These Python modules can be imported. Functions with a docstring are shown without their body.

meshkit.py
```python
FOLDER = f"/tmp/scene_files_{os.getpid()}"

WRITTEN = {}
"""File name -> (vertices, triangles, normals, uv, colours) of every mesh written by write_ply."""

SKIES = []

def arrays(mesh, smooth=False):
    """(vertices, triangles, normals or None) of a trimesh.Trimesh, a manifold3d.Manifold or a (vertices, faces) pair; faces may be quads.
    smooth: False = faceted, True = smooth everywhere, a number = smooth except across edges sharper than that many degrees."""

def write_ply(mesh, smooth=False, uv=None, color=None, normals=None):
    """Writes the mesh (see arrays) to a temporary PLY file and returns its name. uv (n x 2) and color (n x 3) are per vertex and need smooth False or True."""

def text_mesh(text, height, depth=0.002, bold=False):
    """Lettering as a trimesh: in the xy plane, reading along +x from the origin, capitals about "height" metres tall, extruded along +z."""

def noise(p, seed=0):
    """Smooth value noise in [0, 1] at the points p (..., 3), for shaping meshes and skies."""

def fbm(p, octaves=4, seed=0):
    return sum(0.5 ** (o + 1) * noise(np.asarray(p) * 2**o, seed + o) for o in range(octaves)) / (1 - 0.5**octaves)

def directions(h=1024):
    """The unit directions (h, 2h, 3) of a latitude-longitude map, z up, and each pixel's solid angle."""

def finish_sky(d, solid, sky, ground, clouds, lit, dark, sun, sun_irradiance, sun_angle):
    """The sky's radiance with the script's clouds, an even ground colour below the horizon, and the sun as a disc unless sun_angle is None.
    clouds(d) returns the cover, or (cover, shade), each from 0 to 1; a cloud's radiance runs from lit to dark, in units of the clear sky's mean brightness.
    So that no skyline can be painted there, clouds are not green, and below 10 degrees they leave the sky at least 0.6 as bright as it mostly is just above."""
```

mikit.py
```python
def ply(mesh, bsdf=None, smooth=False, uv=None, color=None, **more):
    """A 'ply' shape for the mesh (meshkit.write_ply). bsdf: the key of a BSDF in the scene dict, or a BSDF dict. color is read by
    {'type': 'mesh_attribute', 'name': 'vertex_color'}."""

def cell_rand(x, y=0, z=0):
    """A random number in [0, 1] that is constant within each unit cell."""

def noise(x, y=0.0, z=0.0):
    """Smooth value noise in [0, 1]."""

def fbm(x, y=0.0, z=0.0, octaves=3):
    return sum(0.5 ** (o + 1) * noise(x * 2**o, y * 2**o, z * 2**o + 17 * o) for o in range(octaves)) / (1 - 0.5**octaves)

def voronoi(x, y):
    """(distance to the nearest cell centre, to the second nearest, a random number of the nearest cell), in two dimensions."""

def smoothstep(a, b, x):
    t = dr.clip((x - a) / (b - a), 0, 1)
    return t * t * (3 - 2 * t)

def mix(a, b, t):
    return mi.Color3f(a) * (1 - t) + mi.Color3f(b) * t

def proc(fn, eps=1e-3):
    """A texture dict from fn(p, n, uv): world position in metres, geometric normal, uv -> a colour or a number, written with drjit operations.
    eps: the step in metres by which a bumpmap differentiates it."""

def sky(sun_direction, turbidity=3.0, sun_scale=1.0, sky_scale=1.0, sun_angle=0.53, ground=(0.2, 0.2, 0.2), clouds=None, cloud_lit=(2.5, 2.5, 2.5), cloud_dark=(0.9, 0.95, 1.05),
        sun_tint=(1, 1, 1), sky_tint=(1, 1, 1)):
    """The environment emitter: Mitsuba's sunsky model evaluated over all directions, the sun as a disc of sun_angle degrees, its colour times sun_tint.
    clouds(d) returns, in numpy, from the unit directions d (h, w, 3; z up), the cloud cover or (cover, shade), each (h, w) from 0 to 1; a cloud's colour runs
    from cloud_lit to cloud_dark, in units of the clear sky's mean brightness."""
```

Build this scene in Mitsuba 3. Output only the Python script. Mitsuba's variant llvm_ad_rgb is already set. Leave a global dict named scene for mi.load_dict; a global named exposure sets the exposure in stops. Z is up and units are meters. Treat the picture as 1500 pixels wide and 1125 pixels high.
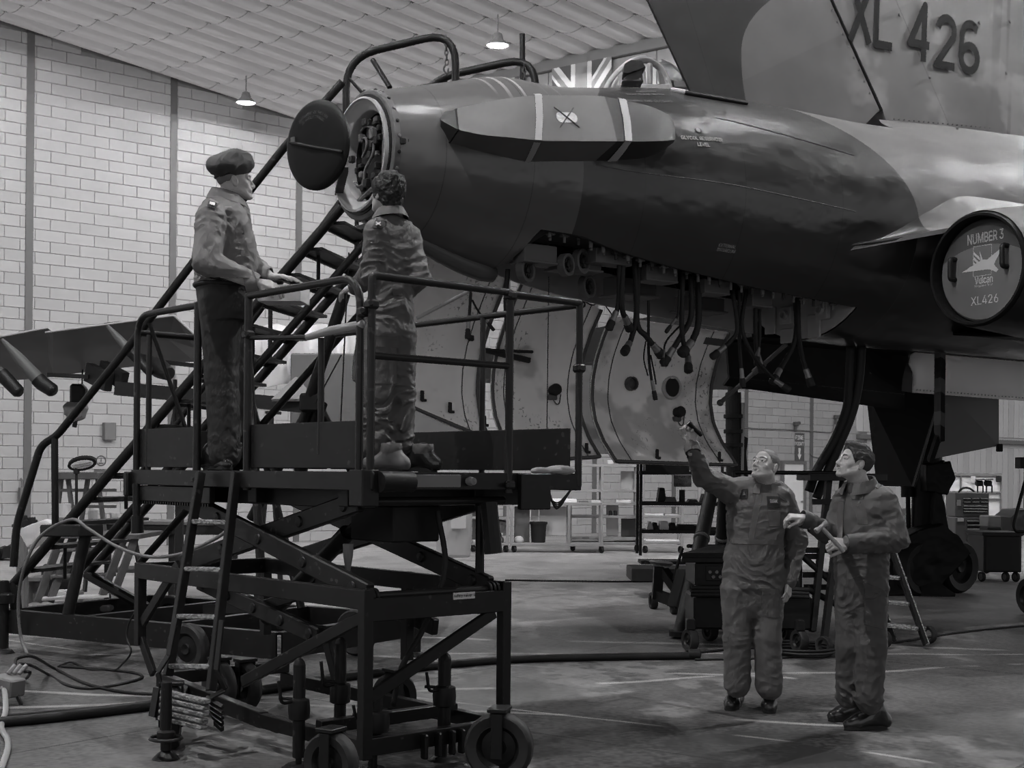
import math, random
import numpy as np, trimesh
import manifold3d as m3d
import shapely.geometry as sg, shapely.affinity as sa
import drjit as dr, mitsuba as mi
import mikit, meshkit

# ---------------------------------------------------------------- camera, light, exposure
FPX, EYE, Y0, ROLL = 2000.0, 1.58, 693.0, 0.009
T = mi.ScalarTransform4f
scene, labels = {}, {}
exposure = 0.0
scene['camera'] = {'type': 'perspective', 'fov_axis': 'x', 'fov': 2 * math.degrees(math.atan(750 / FPX)),
                   'principal_point_offset_y': (562.5 - Y0) / 1125.0, 'near_clip': 0.1, 'far_clip': 200.0,
                   'to_world': T().look_at(origin=[0, 0, EYE], target=[0, 10, EYE], up=[-ROLL, 0, 1])}
# dim light of the rest of the hangar, which lies behind and beside the camera
scene['hangar_light'] = {'type': 'constant', 'radiance': {'type': 'rgb', 'value': [0.52, 0.52, 0.525]}}
LAMP_POWER = 112.0
LENS_GLOW = 25.0

random.seed(7)
rng = np.random.default_rng(7)


# ---------------------------------------------------------------- pixel -> place (measuring only: each thing gets its own distance)
def ray(x, y):
    a, b = (x - 750) / FPX, (Y0 - y) / FPX
    return np.array([a - ROLL * b, 1.0, ROLL * a + b])


ORG = np.array([0, 0, EYE])


def P(x, y, d):
    return ORG + ray(x, y) * d


def hit(x, y, p0, n):
    r = ray(x, y)
    return ORG + r * (np.dot(np.asarray(p0) - ORG, n) / np.dot(r, n))


def floor_at(x, y):
    return hit(x, y, [0, 0, 0], [0, 0, 1.0])


def unit(v):
    v = np.asarray(v, float)
    return v / np.linalg.norm(v)


# ---------------------------------------------------------------- entries, labels
def lin(v):
    v = v / 255.0
    return v / 12.92 if v < 0.04045 else ((v + 0.055) / 1.055) ** 2.4


def M(name, value, rough=0.5, metallic=0.0, spec=0.22, tint=(1.0, 0.985, 0.99), tex=None, bump=None, **more):
    """A material: value is its grey as an albedo."""
    col = mikit.proc(tex) if tex else {'type': 'rgb', 'value': [float(value * t) for t in tint]}
    b = {'type': 'principled', 'base_color': col, 'roughness': float(rough), 'metallic': float(metallic), 'specular': float(spec), **more}
    if bump:
        b = {'type': 'bumpmap', 'arbitrary': mikit.proc(bump[0], eps=bump[2] if len(bump) > 2 else 2e-3), 'scale': float(bump[1]), 'bsdf': b}
    scene[name] = {'type': 'twosided', 'bsdf': b}
    return name


def numbered(key):
    if key not in used:
        used[key] = 0
        return key
    while True:
        used[key] += 1
        k = f'{key}_{used[key]:03d}'
        if k not in used:
            used[k] = 0
            return k


used = {}


def thing(name, label, cat, group=None):
    key = numbered(name)
    labels[key] = {'label': label, 'category': cat}
    if group:
        labels[key]['group'] = group
    return key


def add(parent, name, mesh, mat, smooth=False, label=None, kind=None, **kw):
    """One part of a thing (parent None: a thing or setting of one mesh, key = name)."""
    key = numbered((parent + '__' if parent else '') + name)
    if isinstance(mesh, list):
        mesh = cat(mesh)
    scene[key] = mikit.ply(mesh, mat, smooth=smooth, **kw)
    if label or kind:
        labels.setdefault(key, {})
        if label:
            labels[key]['label'] = label
        if kind:
            labels[key]['kind'] = kind
    return key


def one(name, mesh, mat, label, catg, smooth=False, group=None, kind=None):
    """A thing of one mesh."""
    key = add(None, name, mesh, mat, smooth)
    labels[key] = {'label': label, 'category': catg}
    if group:
        labels[key]['group'] = group
    if kind:
        labels[key]['kind'] = kind
    return key


def struct(name, mesh, mat, smooth=False, label=None):
    key = add(None, name, mesh, mat, smooth)
    labels[key] = {'kind': 'structure', 'label': label or name.replace('_', ' '), 'category': name.split('_')[0]}
    return key


# ---------------------------------------------------------------- mesh tools: a mesh is (vertices, triangles)
def vf(m):
    if isinstance(m, list):
        return cat(m)
    if isinstance(m, tuple):
        return m
    if hasattr(m, 'to_mesh'):
        q = m.to_mesh()
        return np.array(q.vert_properties[:, :3], float), np.array(q.tri_verts)
    return np.array(m.vertices), np.array(m.faces)


def cat(ms):
    vs, fs, n = [], [], 0
    for m in ms:
        v, f = vf(m)
        vs.append(v)
        fs.append(f + n)
        n += len(v)
    return np.vstack(vs), np.vstack(fs)


def xf(m, A, t=(0, 0, 0)):
    v, f = vf(m)
    A = np.asarray(A, float)
    return v @ A.T + np.asarray(t, float), (f[:, ::-1] if np.linalg.det(A) < 0 else f)


def mv(m, t):
    v, f = vf(m)
    return v + np.asarray(t, float), f


def rotz(a):
    c, s = math.cos(a), math.sin(a)
    return np.array([[c, -s, 0], [s, c, 0], [0, 0, 1.0]])


def rotx(a):
    c, s = math.cos(a), math.sin(a)
    return np.array([[1.0, 0, 0], [0, c, -s], [0, s, c]])


def roty(a):
    c, s = math.cos(a), math.sin(a)
    return np.array([[c, 0, s], [0, 1.0, 0], [-s, 0, c]])


def grid_faces(n, m, wrap=False):
    """Faces of a grid of n rows by m columns of vertices; wrap closes the columns."""
    f = []
    i, j = np.meshgrid(np.arange(n - 1), np.arange(m if wrap else m - 1), indexing='ij')
    a, b = i * m + j, i * m + (j + 1) % m
    c, d = a + m, b + m
    return np.vstack([np.stack([a, b, d], -1).reshape(-1, 3), np.stack([a, d, c], -1).reshape(-1, 3)])


_BOX = np.array([[0, 2, 3], [0, 3, 1], [4, 5, 7], [4, 7, 6], [0, 1, 5], [0, 5, 4], [2, 6, 7], [2, 7, 3], [0, 4, 6], [0, 6, 2], [1, 3, 7], [1, 7, 5]])


def box(c, s, ch=0.0):
    """Axis box, centre c, size s; ch: chamfer."""
    c, s = np.asarray(c, float), np.asarray(s, float)
    if ch <= 0:
        v = np.array([[z, y, x] for x in (-.5, .5) for y in (-.5, .5) for z in (-.5, .5)])
        return v * s + c, _BOX.copy()
    pts = []
    for sx in (-1, 1):
        for sy in (-1, 1):
            for sz in (-1, 1):
                h = s / 2
                e = np.minimum(ch, h * .49)
                for k in range(3):
                    q = h - e
                    q[k] = h[k]
                    pts.append(q * [sx, sy, sz])
    m = vf(m3d.Manifold.hull_points(np.array(pts, np.float64)))
    return m[0] + c, m[1]


def frame(axis, up=(0, 0, 1)):
    x = unit(axis)
    u = np.asarray(up, float)
    if abs(x @ unit(u)) > .98:
        u = np.array([0, 1.0, 0]) if abs(x[1]) < .9 else np.array([1.0, 0, 0])
    y = unit(np.cross(u, x))
    return np.stack([x, y, np.cross(x, y)], 1)


def beam(p, q, w, h, up=(0, 0, 1), ch=0.0):
    """A bar from p to q, w wide (sideways) and h high."""
    p, q = np.asarray(p, float), np.asarray(q, float)
    return xf(box((0, 0, 0), (np.linalg.norm(q - p), w, h), ch), frame(q - p, up), (p + q) / 2)


def angle_bar(p, q, w, t, up=(0, 0, 1)):
    """An L-section bar."""
    p, q = np.asarray(p, float), np.asarray(q, float)
    L = np.linalg.norm(q - p)
    m = cat([box((0, 0, -w / 2 + t / 2), (L, w, t)), box((0, -w / 2 + t / 2, 0), (L, t, w))])
    return xf(m, frame(q - p, up), (p + q) / 2)


def channel(p, q, w, h, t=.008, up=(0, 0, 1), side=1):
    """A C-section bar."""
    p, q = np.asarray(p, float), np.asarray(q, float)
    L = np.linalg.norm(q - p)
    m = cat([box((0, side * (-w / 2 + t / 2), 0), (L, t, h)), box((0, 0, h / 2 - t / 2), (L, w, t)), box((0, 0, -h / 2 + t / 2), (L, w, t))])
    return xf(m, frame(q - p, up), (p + q) / 2)


def bend(pts, r, n=5, closed=False):
    """A polyline with its corners rounded to radius r."""
    pts = [np.asarray(p, float) for p in pts]
    out = [pts[0]]
    for a, b, c in zip(pts, pts[1:], pts[2:]):
        u, v = a - b, c - b
        lu, lv = np.linalg.norm(u), np.linalg.norm(v)
        d = min(r, lu * .49, lv * .49)
        p0, p1 = b + u / lu * d, b + v / lv * d
        for k in range(n + 1):
            s = k / n
            out.append((1 - s) ** 2 * p0 + 2 * s * (1 - s) * b + s * s * p1)
    out.append(pts[-1])
    return np.array(out)


def spline(pts, n=12):
    """Catmull-Rom through the points."""
    p = np.asarray(pts, float)
    p = np.vstack([2 * p[0] - p[1], p, 2 * p[-1] - p[-2]])
    out = []
    for i in range(1, len(p) - 2):
        for k in range(n):
            s = k / n
            a, b, c, d = p[i - 1:i + 3]
            out.append(.5 * (2 * b + (c - a) * s + (2 * a - 5 * b + 4 * c - d) * s * s + (3 * b - a - 3 * c + d) * s ** 3))
    out.append(p[-2])
    return np.array(out)


def tube(pts, r, n=10, cap=True):
    """A round tube along the points; r a number or one per point."""
    p = np.asarray(pts, float)
    k = len(p)
    r = np.broadcast_to(np.asarray(r, float), (k,))
    t = np.gradient(p, axis=0)
    t /= np.linalg.norm(t, axis=1, keepdims=True) + 1e-12
    u = np.cross(t[0], [0.123, 0.456, 0.88])
    u = unit(u)
    rings, a = [], np.arange(n) * 2 * np.pi / n
    for i in range(k):
        u = unit(u - t[i] * (u @ t[i]))
        w = np.cross(t[i], u)
        rings.append(p[i] + r[i] * (np.cos(a)[:, None] * u + np.sin(a)[:, None] * w))
    v = np.vstack(rings)
    f = grid_faces(k, n, True)
    if cap:
        v = np.vstack([v, p[0], p[-1]])
        i = np.arange(n)
        f = np.vstack([f, np.stack([i * 0 + k * n, (i + 1) % n, i], 1), np.stack([i * 0 + k * n + 1, (k - 1) * n + i, (k - 1) * n + (i + 1) % n], 1)])
    return v, f[:, ::-1]


def rod(p, q, r, n=10):
    return tube([p, q], r, n)


def lathe(prof, c=(0, 0, 0), axis=(0, 0, 1), n=24):
    """A solid of revolution; prof: (radius, height) pairs along the axis from c."""
    A = frame(axis)  # x is the axis
    a = np.arange(n) * 2 * np.pi / n
    v = np.vstack([np.asarray(c) + h * A[:, 0] + r * (np.cos(a)[:, None] * A[:, 1] + np.sin(a)[:, None] * A[:, 2]) for r, h in prof])
    return v, grid_faces(len(prof), n, True)


def wheel(c, axis, r, w, n=24):
    """Tyre and hub: (tyre mesh, hub mesh)."""
    t = w / 2
    tyre = lathe([(r * .62, -t * .8), (r * .9, -t), (r * .98, -t * .7), (r, -t * .3), (r, t * .3), (r * .98, t * .7), (r * .9, t), (r * .62, t * .8), (r * .62, -t * .8)], c, axis, n)
    hub = lathe([(0.001, -t * .55), (r * .2, -t * .75), (r * .24, -t * .5), (r * .5, -t * .35), (r * .62, -t * .82), (r * .66, -t * .8), (r * .66, t * .8), (r * .62, t * .82), (r * .5, t * .35), (r * .24, t * .5), (r * .2, t * .75), (0.001, t * .55)], c, axis, n)
    return tyre, hub


def prism(poly, h):
    """shapely polygon (or points) extruded h along z."""
    if not hasattr(poly, 'geom_type'):
        poly = sg.Polygon(poly)
    gs = getattr(poly, 'geoms', [poly])
    return cat([trimesh.creation.extrude_polygon(g, h, engine='earcut') for g in gs])


def place(m, o, x, y, z=None):
    """Mesh coordinates along the axes x, y (and z) from the point o."""
    x, y = np.asarray(x, float), np.asarray(y, float)
    z = np.cross(x, y) if z is None else np.asarray(z, float)
    return xf(m, np.stack([x, y, z], 1), o)


def ball(c, r, n=2):
    m = trimesh.creation.icosphere(subdivisions=n)
    v = np.array(m.vertices) * np.asarray(r, float) + np.asarray(c, float)
    return v, np.array(m.faces)


def text(s, h, depth=.002, bold=False, center=True):
    v, f = vf(meshkit.text_mesh(s, h, depth, bold))
    if center:
        v = v - [(v[:, 0].min() + v[:, 0].max()) / 2, (v[:, 1].min() + v[:, 1].max()) / 2, 0]
    return v, f


def sheet(rows, thick=0.0):
    """A skin over a grid of points (n, m, 3); thick > 0 gives it a back."""
    g = np.asarray(rows, float)
    n, m = g.shape[:2]
    f = grid_faces(n, m)
    v = g.reshape(-1, 3)
    if thick <= 0:
        return v, f
    du, dv = np.gradient(g, axis=0), np.gradient(g, axis=1)
    nn = np.cross(du, dv)
    nn /= np.linalg.norm(nn, axis=2, keepdims=True) + 1e-12
    b = (g - nn * thick).reshape(-1, 3)
    k = n * m
    rim = np.concatenate([np.arange(m), np.arange(1, n) * m + m - 1, (n - 1) * m + np.arange(m - 2, -1, -1), np.arange(n - 2, 0, -1) * m])
    a, c = rim, np.roll(rim, -1)
    return np.vstack([v, b]), np.vstack([f, f[:, ::-1] + k, np.stack([a, a + k, c + k], 1), np.stack([a, c + k, c], 1)])


# ---------------------------------------------------------------- the hangar
GDIR = unit([.775, .632, 0])            # along the gable wall, away to the right
GN = np.array([GDIR[1], -GDIR[0], 0])   # out of that wall, towards the camera
WA = P(45, 44, 26.8)
WC = hit(426, 170, WA, GN)              # the corner under the eaves
EAVE = WC[2]
WE = hit(980, 52, WC, [0, 0, 1.0])
EDIR = unit(WE - WC)                    # along the eaves, to the right and nearer
RDIR = unit(WC - WA)                    # down the roof
CN = unit(np.cross(RDIR, EDIR))
CN = CN if CN[2] < 0 else -CN           # downwards
W0 = np.array([WA[0], WA[1], 0.0])


def wall_pt(t, z, out=0.0):
    return W0 + GDIR * t + GN * out + np.array([0, 0, z])


def roof_z(t):
    return WA[2] + (WC[2] - WA[2]) * t / ((WC - WA) @ GDIR)


def floor_tex(p, n, uv):
    x, y = p.x, p.y
    a = mikit.fbm(x * .55 + 3, y * .4, 0, 4)
    b = mikit.fbm(x * 2.3, y * 1.7 + 9, 3, 4)
    c = mikit.noise(x * 38, y * 38, 1)
    v = .049 + .09 * (a - .5) + .075 * (b - .5) + .03 * (c - .5)
    st = mikit.smoothstep(.60, .70, mikit.fbm(x * .8 + 11, y * .5 + 4, 5, 4))        # oil stains
    v = v * (1 - .5 * st)
    # worn pale paint lines and curved patch edges
    wob = (mikit.fbm(x * .5, y * .5, 8, 3) - .5) * 1.6
    for (nx, ny, d, w) in ((.22, .975, 8.75, .05), (.34, .94, 10.6, .07), (-.05, 1.0, 11.9, .05), (.6, .8, 7.3, .03), (-.3, .95, 9.6, .06), (.1, .99, 12.8, .09)):
        e = dr.abs(x * nx + y * ny - d - wob * .35)
        br = mikit.smoothstep(.42, .58, mikit.fbm(x * 1.7 + d, y * 1.7, 2, 3))
        v = v + .13 * mikit.smoothstep(w, w * .35, e) * br
    pp = mikit.smoothstep(.56, .63, mikit.fbm(x * .9 + 31, y * .55 + 2, 1, 4)) * mikit.smoothstep(.35, .6, mikit.fbm(x * 6, y * 5, 3, 3))
    v = v + .055 * pp
    # slab joints
    for (nx, ny, s) in ((.80, -.60, 4.5), (.6, .8, 4.5)):
        q = (x * nx + y * ny) / s
        e = dr.abs(q - dr.floor(q) - .5) * s
        v = v * (1 - .6 * mikit.smoothstep(.014, .006, e))
    # paler towards the wall: the brighter light back there, put into the colour
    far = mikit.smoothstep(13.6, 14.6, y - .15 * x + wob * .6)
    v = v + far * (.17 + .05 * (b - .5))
    v = dr.maximum(v, .010)
    return mi.Color3f(v, v * .975, v * .975)


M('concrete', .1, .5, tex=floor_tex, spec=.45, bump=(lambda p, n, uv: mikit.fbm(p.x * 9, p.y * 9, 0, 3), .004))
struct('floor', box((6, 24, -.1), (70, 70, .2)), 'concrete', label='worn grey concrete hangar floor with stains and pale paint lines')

M('mortar', lin(126), .9)
M('block0', lin(156), .7, bump=(lambda p, n, uv: mikit.fbm(p.x * 40, p.y * 40, p.z * 40, 2), .003))
M('block1', lin(153), .7)
M('block2', lin(159), .7)
M('column_paint', lin(92), .5)
M('ceiling_panel', lin(234), .8)
M('ceiling_panel_b', lin(240), .8)
M('ceiling_wire', lin(70), .6)
M('fascia_paint', lin(150), .6)
M('white_paint', lin(215), .55)
M('lamp_metal', lin(120), .4)

# gable wall: mortar body, then its blocks one by one
T0, T1 = -4.0, 27.0


def slab_wall(t0, t1, z0, z1, thick):
    a, b = wall_pt(t0, 0), wall_pt(t1, 0)
    pts = [(a, z0), (b, z0), (b, z1(t1)), (a, z1(t0))]
    f = [np.array([q[0], q[1], z]) for q, z in pts]
    k = [q - GN * thick for q in f]
    v = np.array(f + k)
    fc = [[0, 1, 2], [0, 2, 3], [4, 6, 5], [4, 7, 6], [0, 4, 5], [0, 5, 1], [1, 5, 6], [1, 6, 2], [2, 6, 7], [2, 7, 3], [3, 7, 4], [3, 4, 0]]
    return v, np.array(fc)


ZTOP = lambda t: roof_z(t) if t < 5.95 else EAVE - .5
wl = struct('wall_left', slab_wall(T0, 5.95, 0, roof_z, .3), 'mortar', label='pale painted blockwork gable wall with steel columns')
struct('wall_back', slab_wall(5.95, T1, 0, lambda t: 9.3, .3), 'mortar', label='pale painted blockwork wall behind the shelving')
BL, BH, MJ = .6, .225, .0045
_c = np.array([[-BL / 2 + MJ, -BH / 2 + MJ], [BL / 2 - MJ, -BH / 2 + MJ], [BL / 2 - MJ, BH / 2 - MJ], [-BL / 2 + MJ, BH / 2 - MJ]])
bv = np.vstack([np.c_[_c[:, 0], np.zeros(4), _c[:, 1]], np.c_[_c[:, 0] * .985, np.full(4, .014), _c[:, 1] * .96]])
bf = np.array([[4, 5, 6], [4, 6, 7], [0, 1, 5], [0, 5, 4], [1, 2, 6], [1, 6, 5], [2, 3, 7], [2, 7, 6], [3, 0, 4], [3, 4, 7]])
blocks = [mikit.ply((bv, bf), f'block{i}') for i in range(3)]
BA = np.stack([GDIR, GN, [0, 0, 1.0]], 1)
cols_t = [0.0 + 3.02 * k for k in range(-1, 9)]


def wall_px(t, z):
    q = wall_pt(t, z) - ORG
    s = q / q[1]
    return 750 + FPX * s[0], Y0 - FPX * s[2]


spare = {'wall_left': [], 'wall_back': []}
count = {'wall_left': 0, 'wall_back': 0}
for r in range(0, 46):
    z = BH * (r + .5)
    for i in range(-7, 46):
        t = BL * (i + .5 * (r % 2)) + .12
        if not (T0 + .4 < t < T1 - .4):
            continue
        host = 'wall_left' if t < 5.95 else 'wall_back'
        top = roof_z(t) if host == 'wall_left' else 9.3
        if z > top - BH * .3:
            continue
        x, y = wall_px(t, z)
        big = (-15 < x < 440 and y < 760) if host == 'wall_left' else ((436 < x < 530 and y < 720) or (1040 < x < 1270 and 565 < y < 760))
        out = rng.uniform(-.002, .004)
        w = wall_pt(t, z, out)
        if big and count[host] < 300:
            count[host] += 1
            key = numbered(host + '__brick')
            scene[key] = {**blocks[rng.integers(3)], 'to_world': T(np.vstack([np.c_[BA, w], [0, 0, 0, 1]]).tolist())}
        else:
            spare[host].append(xf((bv, bf), BA, w))
for host, ms in spare.items():
    if ms:
        add(host, 'brickwork', cat(ms), 'block0', kind='stuff')
for t in cols_t:
    host = 'wall_left' if t < 5.95 else 'wall_back'
    top = roof_z(t) - .02 if t < 5.95 else 9.2
    a, b = wall_pt(t, 0, .03), wall_pt(t, top, .03)
    add(host, 'column', cat([place(box((0, .012, top / 2), (.152, .024, top), .003), wall_pt(t, 0, .012), GDIR, GN, [0, 0, 1.0])]), 'column_paint')

# ceiling: a deck with sagging insulation panels below it
PU, PV = 1.12, .55


def ceil_pt(u, v, down=0.0):
    return WC + RDIR * u + EDIR * v + CN * down


cg = np.array([[ceil_pt(u, v, -.12) for v in (-3, 36)] for u in (-30, 0)])
struct('ceiling', sheet(cg, .05), 'fascia_paint', label='sloping hangar ceiling of sagging pale insulation panels')
pw = []
for k in range(7):
    s = k / 6
    pw.append([(du * PU * .992, (s - .5) * PV * .985, .085 * math.sin(math.pi * s) ** .8 + .012 * (1 - 4 * du * du)) for du in (-.5, .5)])
pv, pf = sheet(np.array(pw))
CA = np.stack([RDIR, EDIR, CN], 1)
pan = [mikit.ply((pv, pf), 'ceiling_panel', smooth=True), mikit.ply((pv, pf), 'ceiling_panel_b', smooth=True)]
spare_p, clips, npan = [], [], 0
cand = []
for iu in range(-14, 0):
    for iv in range(-4, 46):
        u, v = (iu + .5) * PU + .05, (iv + .5) * PV + .0
        c = ceil_pt(u, v)
        if c[1] < 2:
            continue
        q = (c - ORG) / (c - ORG)[1]
        x, y = 750 + FPX * q[0], Y0 - FPX * q[2]
        cand.append((c, x, y, iu, iv))
for c, x, y, iu, iv in cand:
    vis = -60 < x < 1010 and -30 < y < 190
    m4 = np.vstack([np.c_[CA, c], [0, 0, 0, 1]]).tolist()
    if vis and npan < 300:
        npan += 1
        key = numbered('ceiling__panel')
        scene[key] = {**pan[1 if rng.random() < .18 else 0], 'to_world': T(m4)}
    else:
        spare_p.append(xf((pv, pf), CA, c))
    if vis:
        k = c + RDIR * PU / 2 + EDIR * PV / 2 + CN * .012
        for s in (1, -1):
            clips.append(beam(k - RDIR * .055 - EDIR * .035 * s, k + RDIR * .055 + EDIR * .035 * s, .008, .005))
add('ceiling', 'panelling', cat(spare_p), 'ceiling_panel', smooth=True, kind='stuff')
add('ceiling', 'wire_clip', cat(clips), 'ceiling_wire', kind='stuff', label='thin dark crossed wire clips at the panel corners')

# fascia under the eaves, on the right
def fas(v, z, out=0.0):
    n = unit(np.cross(EDIR, [0, 0, 1.0]))
    n = n if n[1] < 0 else -n
    return WC + EDIR * v + n * out + np.array([0, 0, z])


FN = unit(fas(0, 0, 1) - fas(0, 0, 0))
fg = struct('wall_right', place(box((10, 0, -.65), (13, .06, 1.3)), WC, EDIR, -FN, [0, 0, 1.0]), 'fascia_paint', label='upper wall of pale cladding panels under the eaves with an eaves beam')
M('eave_beam', lin(120), .5)
add(fg, 'eaves_beam', place(box((8.6, -.10, -.13), (15.8, .14, .22), .01), WC, EDIR, -FN, [0, 0, 1.0]), 'eave_beam')
for k in range(10):
    add(fg, 'panel', place(box((k * 1.2 + 4.1, -.045, -.77), (1.17, .03, 1.06), .006), WC, EDIR, -FN, [0, 0, 1.0]), 'fascia_paint')

# high-bay lamps: pitch 6.5 m along the eaves, 6 m up the roof
def lamp_spot(u, v):
    return ceil_pt(u, v, .10)


M('lamp_lens', .5, .5)
LAMPS = [(-2.35, 1.62, .16), (-2.35, 8.13, .40), (-2.35, 14.6, 1), (-2.35, 21.1, 1.7), (-8.3, 1.62, .13), (-8.3, 8.13, .42), (-8.3, 21.1, 1.0), (-14.2, 14.6, .5), (-14.2, 21.1, .6), (-20.2, 14.6, .7), (-20.2, 21.1, 2.3)]   # up the roof, along the eaves, how strong; last three added as fill light
for i, (u, v, on) in enumerate(LAMPS):
    c = lamp_spot(u, v)
    lab = ('small round lit high-bay lamp hanging from the ceiling above the left wall', 'round lit high-bay lamp at the top edge of the photo above the tail')[i] if i < 2 else 'unseen lit high-bay lamp assumed further out along the ceiling'
    t = thing('high_bay_lamp', lab, 'lamp', None if i < 2 else 'high-bay lamps out of view')
    add(t, 'stem', [rod(c, c + [0, 0, -.34], .012)], 'lamp_metal')
    z = c[2] - .34
    add(t, 'housing', lathe([(.001, .0), (.07, .0), (.09, -.05), (.1, -.1), (.2, -.2), (.21, -.22), (.2, -.215), (.19, -.2)], (c[0], c[1], z), (0, 0, 1), 20), 'lamp_metal', smooth=40)
    lens = lathe([(.001, -.235), (.1, -.232), (.19, -.205)], (c[0], c[1], z), (0, 0, 1), 20)
    nz = np.cross(lens[0][lens[1][:, 1]] - lens[0][lens[1][:, 0]], lens[0][lens[1][:, 2]] - lens[0][lens[1][:, 0]])[:, 2].sum()
    key = add(t, 'lens', (lens[0], lens[1] if nz < 0 else lens[1][:, ::-1]), 'lamp_lens', smooth=True)
    scene[key]['emitter'] = {'type': 'area', 'radiance': {'type': 'rgb', 'value': [LENS_GLOW] * 3}}
    scene[f'lamp_light_{i}'] = {'type': 'spot', 'intensity': {'type': 'rgb', 'value': [LAMP_POWER * on] * 3}, 'cutoff_angle': 89.8, 'beam_width': 84.0,
                                'to_world': T().look_at(origin=[c[0], c[1], z - .26], target=[c[0], c[1], 0], up=[0, 1, 0])}


# ---------------------------------------------------------------- the jet: local axes L (forward), o (to its starboard, our side), z
RING = np.array([-1.13, 10.3, 0.0])
DA = unit([.826, .563, 0])
SA = np.array([DA[1], -DA[0], 0.0])


def A(L, o, z):
    return RING + DA * L + SA * o + np.array([0, 0, z])


def AM(m):
    """A mesh given in (L, o, z)."""
    v, f = vf(m)
    return RING + v[:, :1] * DA + v[:, 1:2] * SA + v[:, 2:] * np.array([0, 0, 1.0]), f[:, ::-1]


def QL(x, y, L):
    p = hit(x, y, RING + DA * L, DA)
    return np.array([L, (p - RING) @ SA, p[2]])


def Qo(x, y, o):
    p = hit(x, y, RING + SA * o, SA)
    return np.array([(p - RING) @ DA, o, p[2]])


FL = np.array([0, .4, .8, 1.2, 1.6, 2, 3, 4, 5, 5.6, 7, 9, 14])
FT = np.array([4.44, 4.545, 4.63, 4.70, 4.73, 4.79, 4.93, 4.96, 4.97, 5.0, 5.03, 5.03, 5.03])
FB = np.array([3.49, 3.34, 3.22, 3.15, 3.08, 3.02, 2.95, 2.9, 2.86, 2.85, 2.87, 2.87, 2.87])
FY = np.array([.475, .60, .68, .74, .79, .83, .92, .97, 1.0, 1.0, 1.0, 1.0, 1.0])


def fus(L, th, off=0.0):
    zt, zb, ry = (np.interp(L, FL, a) for a in (FT, FB, FY))
    return np.stack([L + 0 * th, (ry + off) * np.sin(th), (zt + zb) / 2 + ((zt - zb) / 2 + off) * np.cos(th)], -1)


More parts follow.
